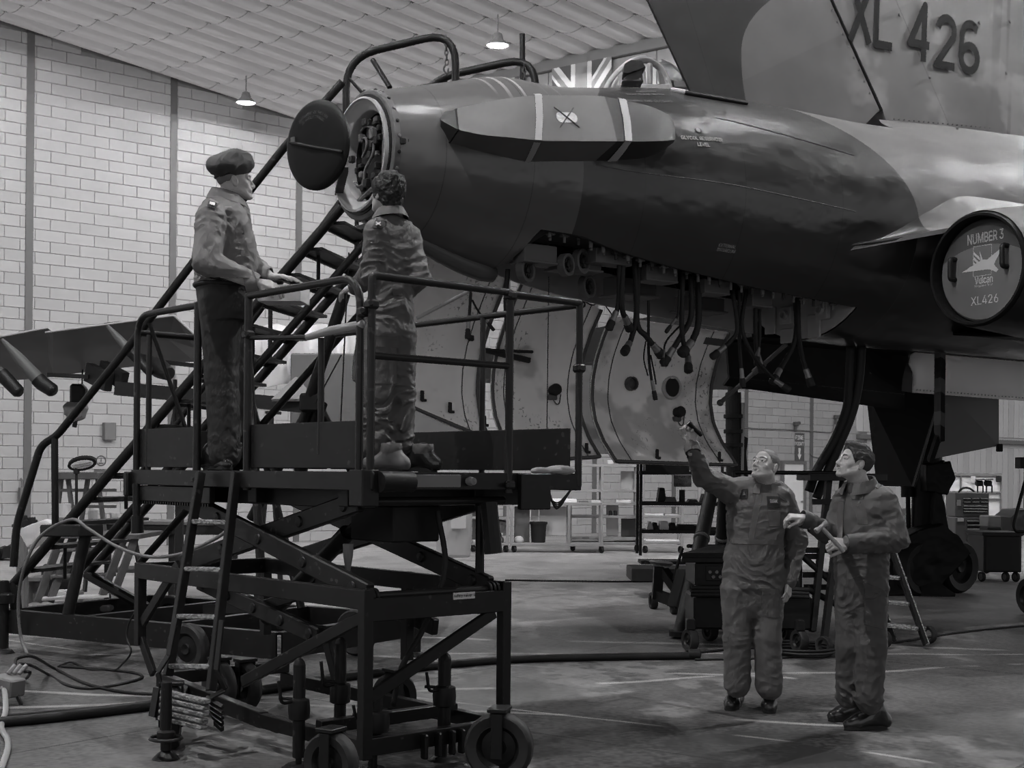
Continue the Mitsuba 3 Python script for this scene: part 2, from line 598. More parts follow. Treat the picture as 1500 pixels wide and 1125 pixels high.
def fus_smooth():
    global FL, FT, FB, FY
    from scipy.interpolate import PchipInterpolator
    x = np.linspace(0, 14, 113)
    FT, FB, FY = (PchipInterpolator(FL, a)(x) for a in (FT, FB, FY))
    hump = .045 * np.exp(-((x - 1.05) / .38) ** 2)           # the blister over the parachute bay
    FL, FT = x, FT + hump


fus_smooth()


def loc(p):
    dx, dy = p.x - RING[0], p.y - RING[1]
    return dx * DA[0] + dy * DA[1], dx * SA[0] + dy * SA[1], p.z


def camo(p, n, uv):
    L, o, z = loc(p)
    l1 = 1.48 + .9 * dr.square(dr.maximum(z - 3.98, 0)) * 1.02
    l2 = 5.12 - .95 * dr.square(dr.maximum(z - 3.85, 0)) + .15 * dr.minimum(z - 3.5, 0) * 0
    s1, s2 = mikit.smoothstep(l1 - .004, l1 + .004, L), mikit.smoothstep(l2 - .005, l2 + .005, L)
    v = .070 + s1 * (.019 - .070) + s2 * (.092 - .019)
    v = mikit.mix(v, .022, mikit.smoothstep(3.66, 3.56, z) * s2).x  # forward of the second edge, darker towards the bottom
    w = mikit.fbm(L * 2.2, z * 5, o * 3, 4)
    v = v * (.86 + .28 * w)
    st = mikit.noise(L * 9, o * 2, 0)                          # runs down from the top seams
    drip = mikit.smoothstep(.60, .85, mikit.noise(L * 30, 3, 0)) * mikit.smoothstep(4.45, 4.75, z + .12 * st) * mikit.smoothstep(.7, .9, L) * mikit.smoothstep(1.75, 1.5, L)
    v = v + .22 * drip
    top = mikit.smoothstep(4.62, 4.75, z) * mikit.smoothstep(1.25, 1.45, L) * mikit.smoothstep(2.1, 1.7, L)  # paler spine: the sheen on top, put into the colour
    v = v + top * .07 * w
    # panel seams
    for s in (.36, 1.06, 2.05, 3.05, 4.15):
        v = v * (1 - .35 * mikit.smoothstep(.006, .003, dr.abs(L - s)))
    return mi.Color3f(v, v * .975, v * .975)


def wear(p, n, uv):
    L, o, z = loc(p)
    return .10 + .30 * mikit.fbm(L * 3.1, z * 9, o * 4, 4)


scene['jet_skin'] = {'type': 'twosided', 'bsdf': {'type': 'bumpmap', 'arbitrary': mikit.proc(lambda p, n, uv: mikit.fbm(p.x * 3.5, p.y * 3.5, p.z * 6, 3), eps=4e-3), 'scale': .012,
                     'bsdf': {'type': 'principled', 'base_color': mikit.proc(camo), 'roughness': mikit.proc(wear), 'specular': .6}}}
M('jet_grey', .07, .32)
M('jet_dark', .04, .3)
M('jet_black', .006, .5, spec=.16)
M('jet_light', .14, .3)
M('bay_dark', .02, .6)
M('bulk_pale', .30, .6, bump=(lambda p, n, uv: mikit.fbm(p.x * 14, p.y * 14, p.z * 14, 3), .012))
M('bay_grey', .09, .55, bump=(lambda p, n, uv: mikit.fbm(p.x * 14, p.y * 14, p.z * 14, 3), .01))
M('bay_pale', .09, .55, bump=(lambda p, n, uv: mikit.fbm(p.x * 22, p.y * 22, p.z * 22, 2), .006))
M('ring_pale', .40, .6, spec=.25)
M('seal_black', .012, .5)
M('steel', .20, .35, metallic=.6)
M('rubber', .014, .55)
M('marking_white', .55, .5)
M('marking_grey', .28, .5)
M('marking_black', .006, .7, spec=.1)


def door_tex(p, n, uv):
    L, o, z = loc(p)
    a = mikit.fbm(L * 3, z * 3, 0, 4)
    b = mikit.smoothstep(.60, .72, mikit.fbm(L * 2.2 + 4, z * 2.6 + 7, 3, 4))
    sp = mikit.smoothstep(.80, .86, mikit.noise(L * 60, z * 60, 2)) * mikit.smoothstep(.5, .62, mikit.fbm(L * 2.5, z * 2.5, 9, 3))
    v = (.84 + .22 * (a - .5)) * (1 - .38 * b) * (1 - .6 * sp)
    return mi.Color3f(v, v * .975, v * .97)


M('door_skin', .27, .45, tex=door_tex)

jet = thing('bomber_jet', 'large camouflaged delta jet bomber seen from behind with its round tail hatch open', 'aircraft')

# fuselage skin: whole behind the bay, then open below
cutL = np.array([.9, 1.0, 1.1, 1.2, 1.554, 1.894, 2.616, 3.393, 4.713])
cutT = np.radians([180, 176, 160, 127.8, 125, 128.5, 133.9, 137.6, 139.9])
Lg = np.concatenate([np.linspace(.03, .9, 16), np.linspace(.95, 1.25, 10), np.linspace(1.35, 4.713, 30)])
rows = []
for L in Lg:
    te = np.interp(L, cutL, cutT)
    th = np.linspace(-te, te, 73)
    rows.append(fus(L, th))
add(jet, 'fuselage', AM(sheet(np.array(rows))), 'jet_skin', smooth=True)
rows = []
for L in np.linspace(4.713, 12, 40):
    rows.append(fus(L, np.linspace(-np.pi, np.pi, 73)))
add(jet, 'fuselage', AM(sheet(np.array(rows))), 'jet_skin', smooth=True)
# the bay: dark liner, front bulkhead, frames
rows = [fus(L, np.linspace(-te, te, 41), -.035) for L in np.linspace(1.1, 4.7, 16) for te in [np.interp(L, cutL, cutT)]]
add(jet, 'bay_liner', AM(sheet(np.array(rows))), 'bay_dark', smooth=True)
th = np.linspace(0, 2 * np.pi, 49)[:-1]
ringp = fus(4.70, th, -.01)[:, 1:]
bh = prism(sg.Polygon(ringp).buffer(0), .03)
add(jet, 'bulkhead', AM((np.stack([4.68 + bh[0][:, 2], bh[0][:, 0], bh[0][:, 1]], 1), bh[1])), 'bulk_pale')
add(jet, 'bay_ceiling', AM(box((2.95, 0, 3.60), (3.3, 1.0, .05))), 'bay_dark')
for L in np.linspace(1.45, 4.4, 9):
    te = np.interp(L, cutL, cutT)
    rr = []
    for t in np.linspace(-te, te, 31):
        a, b = fus(L, np.array(t), -.03), fus(L, np.array(t), -.10)
        rr.append([a, b])
    g = np.array(rr)
    add(jet, 'bay_frame', AM(sheet(g, .02)), 'bay_grey')
# sills along both edges of the bay
for s, mat in ((1, 'bay_dark'), (-1, 'bay_grey')):
    pts = [fus(L, np.array(s * np.interp(L, cutL, cutT)), -.03) for L in np.linspace(1.25, 4.7, 20)]
    add(jet, 'bay_sill', AM(tube(pts, .022, 6)), mat, smooth=True)
pts = [np.array(fus(L, np.array(-np.interp(L, cutL, cutT)), -.06)) for L in np.linspace(1.3, 4.6, 14)]
g = np.array([[p + [0, .02, .10], p + [0, .05, -.20]] for p in pts])
add(jet, 'bay_side', AM(sheet(g, .02)), 'bulk_pale', label='pale inner sill panel on the far side of the bay')
# equipment along the near edge of the bay
for x0, x1, y, o, h, w in ((765, 815, 376, .42, .15, .22), (818, 880, 392, .35, .10, .25), (872, 925, 380, .5, .12, .16), (945, 992, 405, .45, .13, .2), (1030, 1068, 424, .45, .12, .2), (900, 960, 425, .0, .16, .3), (1005, 1060, 450, -.1, .14, .3), (1100, 1130, 440, .4, .16, .2)):
    a, b = Qo(x0, y, o), Qo(x1, y, o)
    c = (a + b) / 2
    add(jet, 'bay_bracket', AM([box(c + [0, 0, .02], (b[0] - a[0], .025, h), .006), box(c + [0, -.08, -h / 2 + .03], (b[0] - a[0], w, .02), .005), box((a[0] + .01, o - .05, c[2] + .02), (.02, w * .7, h), .004)]), 'bay_pale')
for i in range(26):      # ribs, clips and conduits along the edge
    L = 1.32 + i * .125
    te_ = np.interp(L, cutL, cutT)
    p = fus(L, np.array(te_), -.05)
    add(jet, 'rib_clip', AM([box(p + [0, -.01, .0], (.03, .02, rng.uniform(.06, .16)), .004), box(p + [.03, -.04, rng.uniform(-.05, .02)], (.07, .05, .02), .004), rod(p + [.02, -.03, -.02], p + [.02, -.03, -.09], .012, 8)]), ('bay_grey', 'bay_pale', 'bay_dark')[i % 3])
for k, (oz_, r) in enumerate(((.08, .014), (.14, .010), (.20, .012))):
    add(jet, 'conduit', AM(tube([fus(L, np.array(np.interp(L, cutL, cutT) - .02), -oz_) + [0, 0, .02 * math.sin(L * 7 + k)] for L in np.linspace(1.3, 4.6, 40)], r, 6)), ('bay_grey', 'bay_dark', 'bay_pale')[k], smooth=True)
for x, y, o, r in ((770, 396, .35, .095), (829, 388, .42, .09), (851, 383, .38, .10), (860, 420, .1, .10)):
    c = Qo(x, y, o)
    ax = np.array([.35, .94, 0])
    k = add(jet, 'cooling_fan', AM(lathe([(r * .72, -.03), (r, -.03), (r, .03), (r * .8, .035), (r * .72, .03), (r * .72, -.03)], c, ax, 22)), 'bay_grey', smooth=40)
    fm = frame(ax)
    blades = [xf(box((0, 0, r * .38), (.012, r * .2, r * .7)), fm @ rotx(i * math.pi / 4), c) for i in range(8)]
    add(k, 'blade', AM(cat(blades + [lathe([(.001, -.03), (r * .25, -.03), (r * .25, .03), (.001, .035)], c, ax, 12)])), 'bay_dark')
for i in range(34):      # small fittings above the hoses
    L = rng.uniform(1.35, 4.5)
    te = np.interp(L, cutL, cutT)
    p = fus(L, np.array(te - rng.uniform(.02, .10)), -.08)
    s = rng.uniform(.03, .075, 3)
    add(jet, 'fitting', AM(box(p, s, .006)), ('bay_pale', 'bay_grey', 'bay_dark')[i % 3])
for x, y in ((1151, 462), (1203, 454)):
    L, o, z = QL(x, y, 4.62)
    add(jet, 'bulkhead_fitting', AM([box((4.64, o, z), (.06, .15, .17), .01), lathe([(.03, 0), (.045, 0), (.045, .04), (.03, .04), (.03, 0)], (4.61, o, z), (-1, 0, 0), 16)]), 'bulk_pale')
for x, y, w, h in ((1152, 492, .16, .14), (1192, 478, .16, .22), (1128, 470, .14, .26)):
    L, o, z = QL(x, y, 4.66)
    add(jet, 'bulkhead_plate', AM(box((4.665, o, z), (.025, w, h), .008)), 'bulk_pale')

# round tail opening: frame ring, flange, seal, radar bay and its equipment
add(jet, 'tail_ring', AM(lathe([(.475, .06), (.487, .05), (.487, -.01), (.475, -.02), (.447, -.02), (.447, .06)], (0, 0, 3.965), (1, 0, 0), 64)), 'bay_pale', smooth=40, label='worn pale riveted ring round the tail opening')
add(jet, 'seal', AM(lathe([(.449, -.005), (.449, -.03), (.425, -.03), (.42, .04)], (0, 0, 3.965), (1, 0, 0), 64)), 'seal_black', smooth=40)
add(jet, 'tail_flange', AM(lathe([(.425, -.025), (.428, -.06), (.412, -.065), (.40, -.03), (.345, .005), (.335, .02), (.335, .10), (.425, .10)], (0, 0, 3.965), (1, 0, 0), 64)), 'ring_pale', smooth=40, label='pale conical flange inside the tail ring')
add(jet, 'radar_bay', AM(lathe([(.33, .1), (.34, .9), (.001, .9)], (0, 0, 3.965), (1, 0, 0), 32)), 'bay_dark', smooth=40)
for k in range(26):
    a = k * 2 * math.pi / 26
    c = np.array([.02, .486 * math.sin(a), 3.965 + .486 * math.cos(a)])
    add(jet, 'ring_fastener', AM(lathe([(.001, .012), (.012, .010), (.014, 0)], c, (0, math.sin(a), math.cos(a)), 8)), 'seal_black' if k % 2 else 'steel')
M('radar_dark', .012, .45)
eq = add(jet, 'radar_unit', AM([box((.13, .0, 3.98), (.10, .30, .54), .02), box((.2, -.17, 3.92), (.2, .18, .46), .02), box((.10, .18, 3.80), (.12, .12, .2), .02), box((.14, .05, 4.2), (.1, .34, .08), .01), box((.12, .2, 4.08), (.08, .08, .3), .01)]), 'radar_dark')
add(eq, 'strut', AM(box((.05, .245, 3.97), (.02, .022, .52), .004)), 'bay_grey')
for (p, r, m) in (([(.02, -.12, 4.1), (.0, .02, 4.1), (.0, .03, 4.02), (.02, -.08, 3.97)], .011, 'steel'), ([(.0, .15, 4.12), (.0, .13, 3.95), (.0, -.0, 3.86), (.0, -.02, 3.74)], .011, 'steel'),
                  ([(.02, -.2, 3.8), (.0, -.1, 3.74), (.0, 0, 3.76)], .012, 'bay_grey'), ([(.02, -.14, 3.64), (.0, .02, 3.67), (.0, .2, 3.72)], .016, 'bay_grey'), ([(.03, .235, 3.7), (.03, .235, 4.2)], .014, 'bay_pale'),
                  ([(.02, -.1, 4.17), (.0, 0, 4.19), (.02, .12, 4.15)], .01, 'bay_grey')):
    add(eq, 'pipe', AM(tube(bend(p, .04), r, 8)), m, smooth=True)
for k in range(34):
    c = (rng.uniform(0.0, .06), rng.uniform(-.22, .22), 3.965 + rng.uniform(-.26, .26))
    add(eq, 'module', AM(box(c, rng.uniform(.03, .07, 3), .006)), ('radar_dark', 'bay_dark', 'seal_black', 'bay_grey')[k % 4])
add(eq, 'connector', AM(box((-.01, .14, 4.1), (.05, .05, .09), .008)), 'bay_pale')
# catch on the ring
add(jet, 'catch', AM([box((.16, .49, 3.99), (.16, .03, .035), .006), box((.05, .475, 3.985), (.05, .05, .05), .008)]), 'seal_black')
add(jet, 'pin', AM([rod((.0, -.04, 4.44), (-.10, -.08, 4.55), .012), rod((.06, -.02, 4.45), (.0, -.04, 4.46), .014)]), 'bay_dark')

# the dish-shaped hatch swung open to the left
hc = P(464, 212.5, 9.72)
hn = unit(np.array([-.634, -.786, -.05]))
prof = [(0.001, .035), (.10, .038), (.2, .034), (.28, .022), (.308, .006), (.318, -.004), (.318, -.02), (.30, -.03), (.2, -.09), (.001, -.13)]
hk = add(jet, 'hatch', lathe(prof, hc, hn, 64), 'jet_black', smooth=40, label='round black radome hatch swung open')
HX = unit(np.cross([0, 0, 1.0], hn))
HX = HX if HX[0] > 0 else -HX
HY = np.cross(hn, HX)
HY = HY if HY[2] > 0 else -HY


def dish(x, y):
    r = math.hypot(x, y)
    return hc + HX * x + HY * y + hn * (np.interp(r, [0, .1, .2, .28, .308], [.035, .038, .034, .022, .006]) + .002)


def arc_text(s, h, r, mid, fn, sp=.74):
    out, n = [], len(s)
    for i, ch in enumerate(s):
        if ch == ' ':
            continue
        v, f = text(ch, h, .001)
        a = mid - (i - (n - 1) / 2) * h * sp / r
        q = np.array([fn(r * math.cos(a) + x * math.sin(a) + y * math.cos(a), r * math.sin(a) - x * math.cos(a) + y * math.sin(a)) for x, y, _ in v])
        out.append((q, f))
    return cat(out)


M('faint_red', .055, .6)
add(hk, 'lettering', [arc_text('INSTRUMENT IN THIS BAY', .020, .225, math.radians(88), dish), arc_text('IS EASILY DAMAGED', .020, .192, math.radians(88), dish)], 'faint_red')
add(hk, 'stay', [tube([dish(-.235, .045) + hn * .006, dish(0, -.02) + hn * .012, dish(.28, -.09) + hn * .01], .013, 8)], 'seal_black', smooth=True)
add(hk, 'bracket', place(box((0, 0, .006), (.042, .04, .012), .003), dish(-.205, .06), HX, HY), 'bay_grey')
add(hk, 'hinge', [beam(hc + HX * .24 - HY * .2 - hn * .03, A(-.0, -.43, 3.75), .06, .03)], 'bay_dark')

# keel fairing below the tail
kp = [np.array([L, .10, z]) for L, z in ((.26, 3.42), (.4, 3.36), (.6, 3.28), (.8, 3.215), (1.0, 3.17), (1.1, 3.155), (1.13, 3.15))]
add(jet, 'keel_fairing', AM(tube(kp, [.02, .06, .075, .08, .08, .065, .02], 18)), 'jet_grey', smooth=50)

# long faceted fairing on the tail's flank
ft = [(668, 160), (720, 148), (780, 140), (840, 140), (890, 142), (950, 155), (975, 166), (986, 178)]
fc = [(671, 190), (720, 199), (780, 205), (840, 206.5), (900, 207), (955, 207), (980, 206), (989, 204)]
fb = [(653, 217), (718, 231), (765, 238), (815, 239), (868, 238), (945, 231), (972, 219), (988, 207)]
top = np.array([Qo(x, y, o) for (x, y), o in zip(ft, (.66, .74, .80, .84, .86, .88, .87, .84))])
cre = np.array([Qo(x, y, o) for (x, y), o in zip(fc, (.80, .92, 1.0, 1.03, 1.04, 1.03, .98, .9))])
bot = np.array([Qo(x, y, o) for (x, y), o in zip(fb, (.50, .60, .68, .72, .76, .82, .84, .86))])
inn_t = top.copy()
inn_t[:, 1] -= .28
inn_t[:, 2] += .03
inn_b = bot.copy()
inn_b[:, 1] -= .15
from scipy.interpolate import PchipInterpolator


def dens(a, n=40):
    s = np.linspace(0, 1, len(a))
    return PchipInterpolator(s, a)(np.linspace(0, 1, n))


def facets(t):
    """Rows of the fairing's section, sharp-edged, at parameters t."""
    i, a, b, c, d = (PchipInterpolator(np.linspace(0, 1, 8), q)(t) for q in (inn_t, top, cre, bot, inn_b))
    return i, a, b, c, d


tt = np.linspace(0, 1, 48)
i_, a_, b_, c_, d_ = facets(tt)


def camo2(p, n, uv):
    L, o, z = loc(p)
    s1 = mikit.smoothstep(1.585, 1.60, L - (z - 4.1) * .05)
    v = .10 + s1 * (.026 - .10)
    v = v * (.85 + .3 * mikit.fbm(L * 4, z * 6, o, 4))
    return mi.Color3f(v, v * .975, v * .975)


scene['fairing_skin'] = {'type': 'twosided', 'bsdf': {'type': 'principled', 'base_color': mikit.proc(camo2), 'roughness': .5, 'specular': .25}}
fk = add(jet, 'flank_fairing', AM(cat([sheet(np.stack([i_, a_], 1)), sheet(np.stack([a_, a_ * .97 + b_ * .03 + [0, .004, 0], a_ * .5 + b_ * .5 + [0, .015, 0], a_ * .06 + b_ * .94 + [0, .004, 0], b_], 1)), sheet(np.stack([b_, b_ * .93 + c_ * .07 + [0, .002, 0], c_], 1)), sheet(np.stack([c_, d_], 1))])), 'fairing_skin', smooth=25)
q0 = Qo(647, 177, .60)
add(fk, 'vent', AM((np.array([a_[0], b_[0], c_[0], d_[0], q0, i_[0]]), np.array([[0, 1, 4], [1, 2, 4], [2, 3, 4], [0, 4, 5]]))), 'seal_black', label='black open aft end of the fairing')
add(fk, 'vent_lip', AM(cat([beam(a_[0], b_[0], .012, .012), beam(b_[0], c_[0], .012, .012)])), 'jet_black')
M('tape_pale', .34, .5)
for tm in (.305, .62):
    k0, k1 = tm - .012, tm + .012
    rr = []
    for t in (k0, k1):
        _, a, b, c, d = facets(np.array([t]))
        a, b, c = a[0], b[0], c[0]
        off = np.array([0, .006, .003])
        rr.append([a + off + [0, -.02, .012], a + off, a * .5 + b * .5 + [0, .021, 0], b + off, b * .5 + c * .5 + [0, .006, -.006], c + [0, .004, -.008]])
    add(fk, 'stripe', AM(sheet(np.array(rr))), 'tape_pale')


def on_fairing(L0, x, y):
    ts = np.linspace(0, 1, 60)
    _, a, b, _, _ = facets(ts)
    t = np.interp(L0 + x, (a[:, 0] + b[:, 0]) / 2, ts)
    _, a, b, _, _ = facets(np.array([t]))
    s = .5 - y / .34
    q = a[0] * (1 - s) + b[0] * s
    return np.array([L0 + x, q[1] + .013 * math.sin(math.pi * s) + .006, q[2]])


cap = sg.LineString([(-.055, 0), (.055, 0)]).buffer(.036)
m = prism(cap, .001)
Lc = Qo(834, 172, .98)[0]
add(fk, 'roundel', AM((np.array([on_fairing(Lc, x, y) for x, y, z in m[0]]), m[1])), 'marking_white')
for s in (1, -1):
    q = [on_fairing(Lc, a * .085, a * s * .07) + [0, .003, 0] for a in np.linspace(-1, 1, 5)]
    add(fk, 'cross_bar', AM(tube(q, .004, 4)), 'seal_black')

# fin and rudder
RUD = [Qo(948 - 60, -150, 0)[[0, 2]], Qo(948, 0, 0)[[0, 2]], Qo(1012, 137, 0)[[0, 2]], Qo(1014, 160, 0)[[0, 2]], Qo(1255, 185, 0)[[0, 2]], Qo(1273, 165, 0)[[0, 2]], Qo(1198, 0, 0)[[0, 2]], Qo(1130, -150, 0)[[0, 2]]]


def fin_mat(p, n, uv):
    L, o, z = loc(p)
    c1 = 3.81 + dr.select(z > 5.45, 1.3, .35) * dr.square(z - 5.45)
    d = mikit.smoothstep(c1 + .004, c1 - .004, L)
    c2 = 7.72 + .22 * dr.square(z - 6.4) - .05 * (z - 6.4)
    d = dr.maximum(d, mikit.smoothstep(c2 - .004, c2 + .004, L) * .55)
    a = mikit.fbm(L * 1.7, z * 1.9, 0, 4)
    pale = mikit.smoothstep(.56, .72, mikit.fbm(L * 2.2 + 5, z * 2.8, 4, 4)) * mikit.smoothstep(5.0, 5.3, L)
    run = mikit.smoothstep(.55, .8, mikit.noise(L * 14, 2, z * .6)) * mikit.smoothstep(7.0, 7.35, L) * mikit.smoothstep(8.2, 7.6, L)
    v = .098 * (.8 + .4 * a) + .05 * pale - .035 * run
    tri = mikit.smoothstep(.01, -.01, z - (5.15 + (L - 3.8) * .52)) * .012
    v = (v - tri) * (1 - d) + .019 * (.85 + .3 * a) * d
    rs = dr.abs(L - 3.5 + .46 * (z - 5.03))
    v = v * (1 - .35 * mikit.smoothstep(.008, .003, rs))
    seam = dr.abs((L - 5.93) * .80 + (z - 6.02) * .6)                 # the spar seam
    v = v * (1 - .3 * mikit.smoothstep(.010, .004, seam) * mikit.smoothstep(5.6, 5.8, L))
    return mi.Color3f(v, v * .975, v * .975)


scene['fin_skin'] = {'type': 'twosided', 'bsdf': {'type': 'bumpmap', 'arbitrary': mikit.proc(lambda p, n, uv: mikit.fbm(p.x * 2.5, p.y * 2.5, p.z * 3, 3), eps=4e-3), 'scale': .01,
                     'bsdf': {'type': 'principled', 'base_color': mikit.proc(fin_mat), 'roughness': .42, 'specular': .3}}}


def plate(poly, thick):
    """Aerofoil slab in the L-z plane; thick(L, z) is its half thickness."""
    pg = sg.Polygon(poly)
    x0, z0, x1, z1 = pg.bounds
    tr = trimesh.Trimesh(*trimesh.creation.triangulate_polygon(pg, engine='earcut'), process=False) if False else None
    v, f = prism(pg, 1.0)
    m = trimesh.Trimesh(v, f).subdivide_to_size(.35)
    v = np.array(m.vertices)
    h = np.array([thick(a, b) for a, b in v[:, :2]])
    return np.stack([v[:, 0], np.where(v[:, 2] > .5, h, np.where(v[:, 2] < .001, -h, (v[:, 2] - .5) * 2 * h)), v[:, 1]], 1), np.array(m.faces)


hz = lambda z: 5.60 + (z - 5.17) * (4.87 - 5.60) / (6.126 - 5.17)         # hinge line
te = lambda z: 3.254 + (z - 4.979) * (2.742 - 3.254) / (5.695 - 4.979)
rud = add(jet, 'rudder', AM(plate(RUD, lambda L, z: .012 + .12 * np.clip((L - te(z)) / (hz(z) - te(z)), 0, 1))), 'fin_skin', smooth=30)
add(jet, 'rudder_seam', AM([rod((hz(z) + .012, .125, z), (hz(z2) + .012, .125, z2), .016, 8) for z, z2 in ((5.16, 7.4),)] + [rod((5.61, .12, 5.16), (5.45, .11, 5.07), .010, 6)]), 'seal_black', smooth=True)
add(rud, 'trailing_rib', AM([box((hz(z) - .06, .128, z), (.02, .006, .02), .002) for z in np.linspace(5.3, 6.1, 9)]), 'jet_grey')
FIN = [(hz(7.4) + .02, 7.4), (hz(5.16) + .02, 5.16), (5.72, 4.98), (5.72, 4.9), (12.5, 4.95), (12.5, 7.4)]
add(jet, 'fin', AM(plate(FIN, lambda L, z: .135 + .17 * np.clip((L - hz(z)) / 4, 0, 1))), 'fin_skin', smooth=30)
# root fairing with a rivet row
rr = []
for L in np.linspace(5.55, 12, 30):
    zr = 5.06 + .085 * (L - 5.6)
    rr.append([(L, .152 + .02 * (L - 5.5), zr), (L, .18 + .02 * (L - 5.5), zr - .04), (L, .26 + .02 * (L - 5.5), zr - .09 - .03 * (L - 5.6)), tuple(fus(L, np.array(.46), .004)), tuple(fus(L, np.array(.62), -.01))])
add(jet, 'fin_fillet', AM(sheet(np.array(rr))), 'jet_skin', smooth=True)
add(jet, 'rivet_row', AM(cat([ball((L, .165 + .02 * (L - 5.5), 5.075 + .085 * (L - 5.6)), .008, 0) for L in np.linspace(5.75, 9, 46)])), 'bay_dark', kind='stuff')
for x, y in ((1321, 20), (1366, 112), (1432, 34), (1471, 108), (1405, 187), (1474, 33)):
    L, o, z = Qo(x, y, .22)
    add(jet, 'fin_fastener', AM(lathe([(.001, .014), (.014, .012), (.018, 0)], (L, .145 + .17 * np.clip((L - hz(z)) / 4, 0, 1), z), (0, 1, 0), 8)), 'bay_pale')


STROKES = {'X': [[(-.13, -.25), (.13, .25)], [(-.13, .25), (.13, -.25)]], 'L': [[(-.10, .25), (-.10, -.215), (.13, -.215)]], '4': [[(.06, -.25), (.06, .25), (-.14, -.10), (.14, -.10)]],
           '2': [[(-.12, .12)] + [(.0 + .12 * math.cos(a), .10 + .115 * math.sin(a)) for a in np.linspace(2.9, -.5, 12)] + [(-.13, -.215), (.14, -.215)]],
           '6': [[(.11, .17)] + [(.0 + .125 * math.cos(a), .08 + .135 * math.sin(a)) for a in np.linspace(.8, 3.1, 9)] + [(-.125, -.09)] + [(.0 + .125 * math.cos(a), -.10 + .115 * math.sin(a)) for a in np.linspace(3.14, -3.0, 22)]]}


def serial(s, x, y, h):
    """Letter on the fin; pixel of its lower middle."""
    pl = sg.MultiLineString(STROKES[s])  .buffer(.037, cap_style=2, join_style=1)
    m = trimesh.Trimesh(*prism(pl, .0012)).subdivide_to_size(.12)
    L0, _, z0 = Qo(x, y, .19)
    return np.array([(L0 + a * .98, .1395 + .17 * np.clip((L0 + a * .98 - hz(z0 + a * .03 + b * 1.1 + h * .55)) / 4, 0, 1) + c + .006, z0 + a * .03 + b * 1.1 + h * .55) for a, b, c in np.array(m.vertices)]), np.array(m.faces)


for s_, x, y in (('X', 1264, 60), ('L', 1296, 71), ('4', 1347, 89), ('2', 1383, 102), ('6', 1416, 110)):
    add(jet, 'serial_letter', AM(serial(s_, x, y, .50)), 'marking_black', label=f'black character {s_} of the serial on the fin')


def on_fus(s, h, x, y, bold=False, line=0.0):
    """Small lettering on the flank around the pixel."""
    best = min(((np.hypot(*(np.array(proj_px(A(*fus(L, np.array(t))))) - [x, y])), L, t) for L in np.linspace(1, 5.5, 91) for t in np.linspace(.2, 2.4, 111)))
    _, L0, t0 = best
    v, f = text(s, h, .0015, bold)
    ry = np.interp(L0, FL, FY)
    return np.array([fus(L0 + a, np.array(t0 - (b + line) / ry), .004 + c) for a, b, c in v]), f


def proj_px(p):
    q = (np.asarray(p) - ORG) / (p[1])
    b = (q[2] - ROLL * q[0]) / (1 + ROLL * ROLL)
    a = q[2] * ROLL + q[0]
    return 750 + FPX * a, Y0 - FPX * b


add(jet, 'lettering', AM(on_fus('GLYCOL RESERVOIR', .031, 1031, 203, True)), 'marking_grey')
add(jet, 'lettering', AM(on_fus('LEVEL', .031, 1033, 211, True)), 'marking_grey')
add(jet, 'lettering', AM(on_fus('EXTERNAL', .026, 1064, 361)), 'marking_grey')
add(jet, 'lettering', AM(on_fus('INTERCOM', .026, 1064, 367)), 'marking_grey')
M('marking_faint', .10, .5)
add(jet, 'lettering', AM(on_fus('WARNING', .03, 945, 135)), 'marking_faint')
add(jet, 'lettering', AM(on_fus('KEEP CLEAR WHEN', .03, 945, 141)), 'marking_faint')
add(jet, 'lettering', AM(on_fus('OPENING AND CLOSING', .03, 950, 147)), 'marking_faint')
bs = min(((np.hypot(*(np.array(proj_px(A(*fus(L, np.array(t))))) - [1023, 191])), L, t) for L in np.linspace(2, 3.5, 60) for t in np.linspace(.6, 1.6, 60)))
add(jet, 'sight_glass', AM(lathe([(.001, .004), (.022, .004), (.026, 0)], fus(bs[1], np.array(bs[2]), .004), (0, math.sin(bs[2]), math.cos(bs[2])), 14)), 'marking_grey')
# drain lip below the neighbouring canopy
wp = [fus(L, np.array(math.radians(t)), .012) for L, t in ((2.70, 24), (2.79, 29.5), (2.9, 31.5), (3.15, 32.5), (3.44, 33))]
add(jet, 'drain_lip', AM(tube(wp, [.012, .02, .022, .02, .012], 8)), 'seal_black', smooth=True)
add(jet, 'drain_lip_end', AM(tube(wp[:2], [.02, .025], 8)), 'ring_pale', smooth=True)
# seam line along the flank
for L0, L1, t0, t1 in ((1.6, 4.3, 86, 92), (2.9, 4.4, 52, 62)):
    add(jet, 'seam_strip', AM(tube([fus(L, np.array(math.radians(np.interp(L, [L0, L1], [t0, t1]))), .001) for L in np.linspace(L0, L1, 16)], .004, 4)), 'bay_grey', smooth=True)

# starboard wing root: jet pipe, its nacelle, trailing-edge shelf, skin
PC = Qo(1430, 394, 1.62)
PL, PO, PZ = PC
# the nacelle opens out of the wing root
rows = []
for L in np.linspace(PL + .02, 12, 26):
    s = np.clip((L - PL) / 3.2, 0, 1)
    q = []
    for t in np.linspace(-math.pi * .5, math.pi * 1.5, 49):
        o, z = PO + .50 * math.cos(t), PZ + .50 * math.sin(t)
        lift = .42 * s ** .8 * max(0, math.sin(t)) + .0
        out = .9 * s * max(0, math.cos(t))
        q.append((L, o + out, z + lift + (-.22 * s if math.sin(t) < 0 else 0) * abs(math.sin(t))))
    rows.append(q)
M('nacelle_skin', .2, .3)


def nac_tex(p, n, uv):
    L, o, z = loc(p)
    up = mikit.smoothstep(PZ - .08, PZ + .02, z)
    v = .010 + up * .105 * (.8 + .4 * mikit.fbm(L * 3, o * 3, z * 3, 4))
    return mi.Color3f(v, v * .975, v * .975)


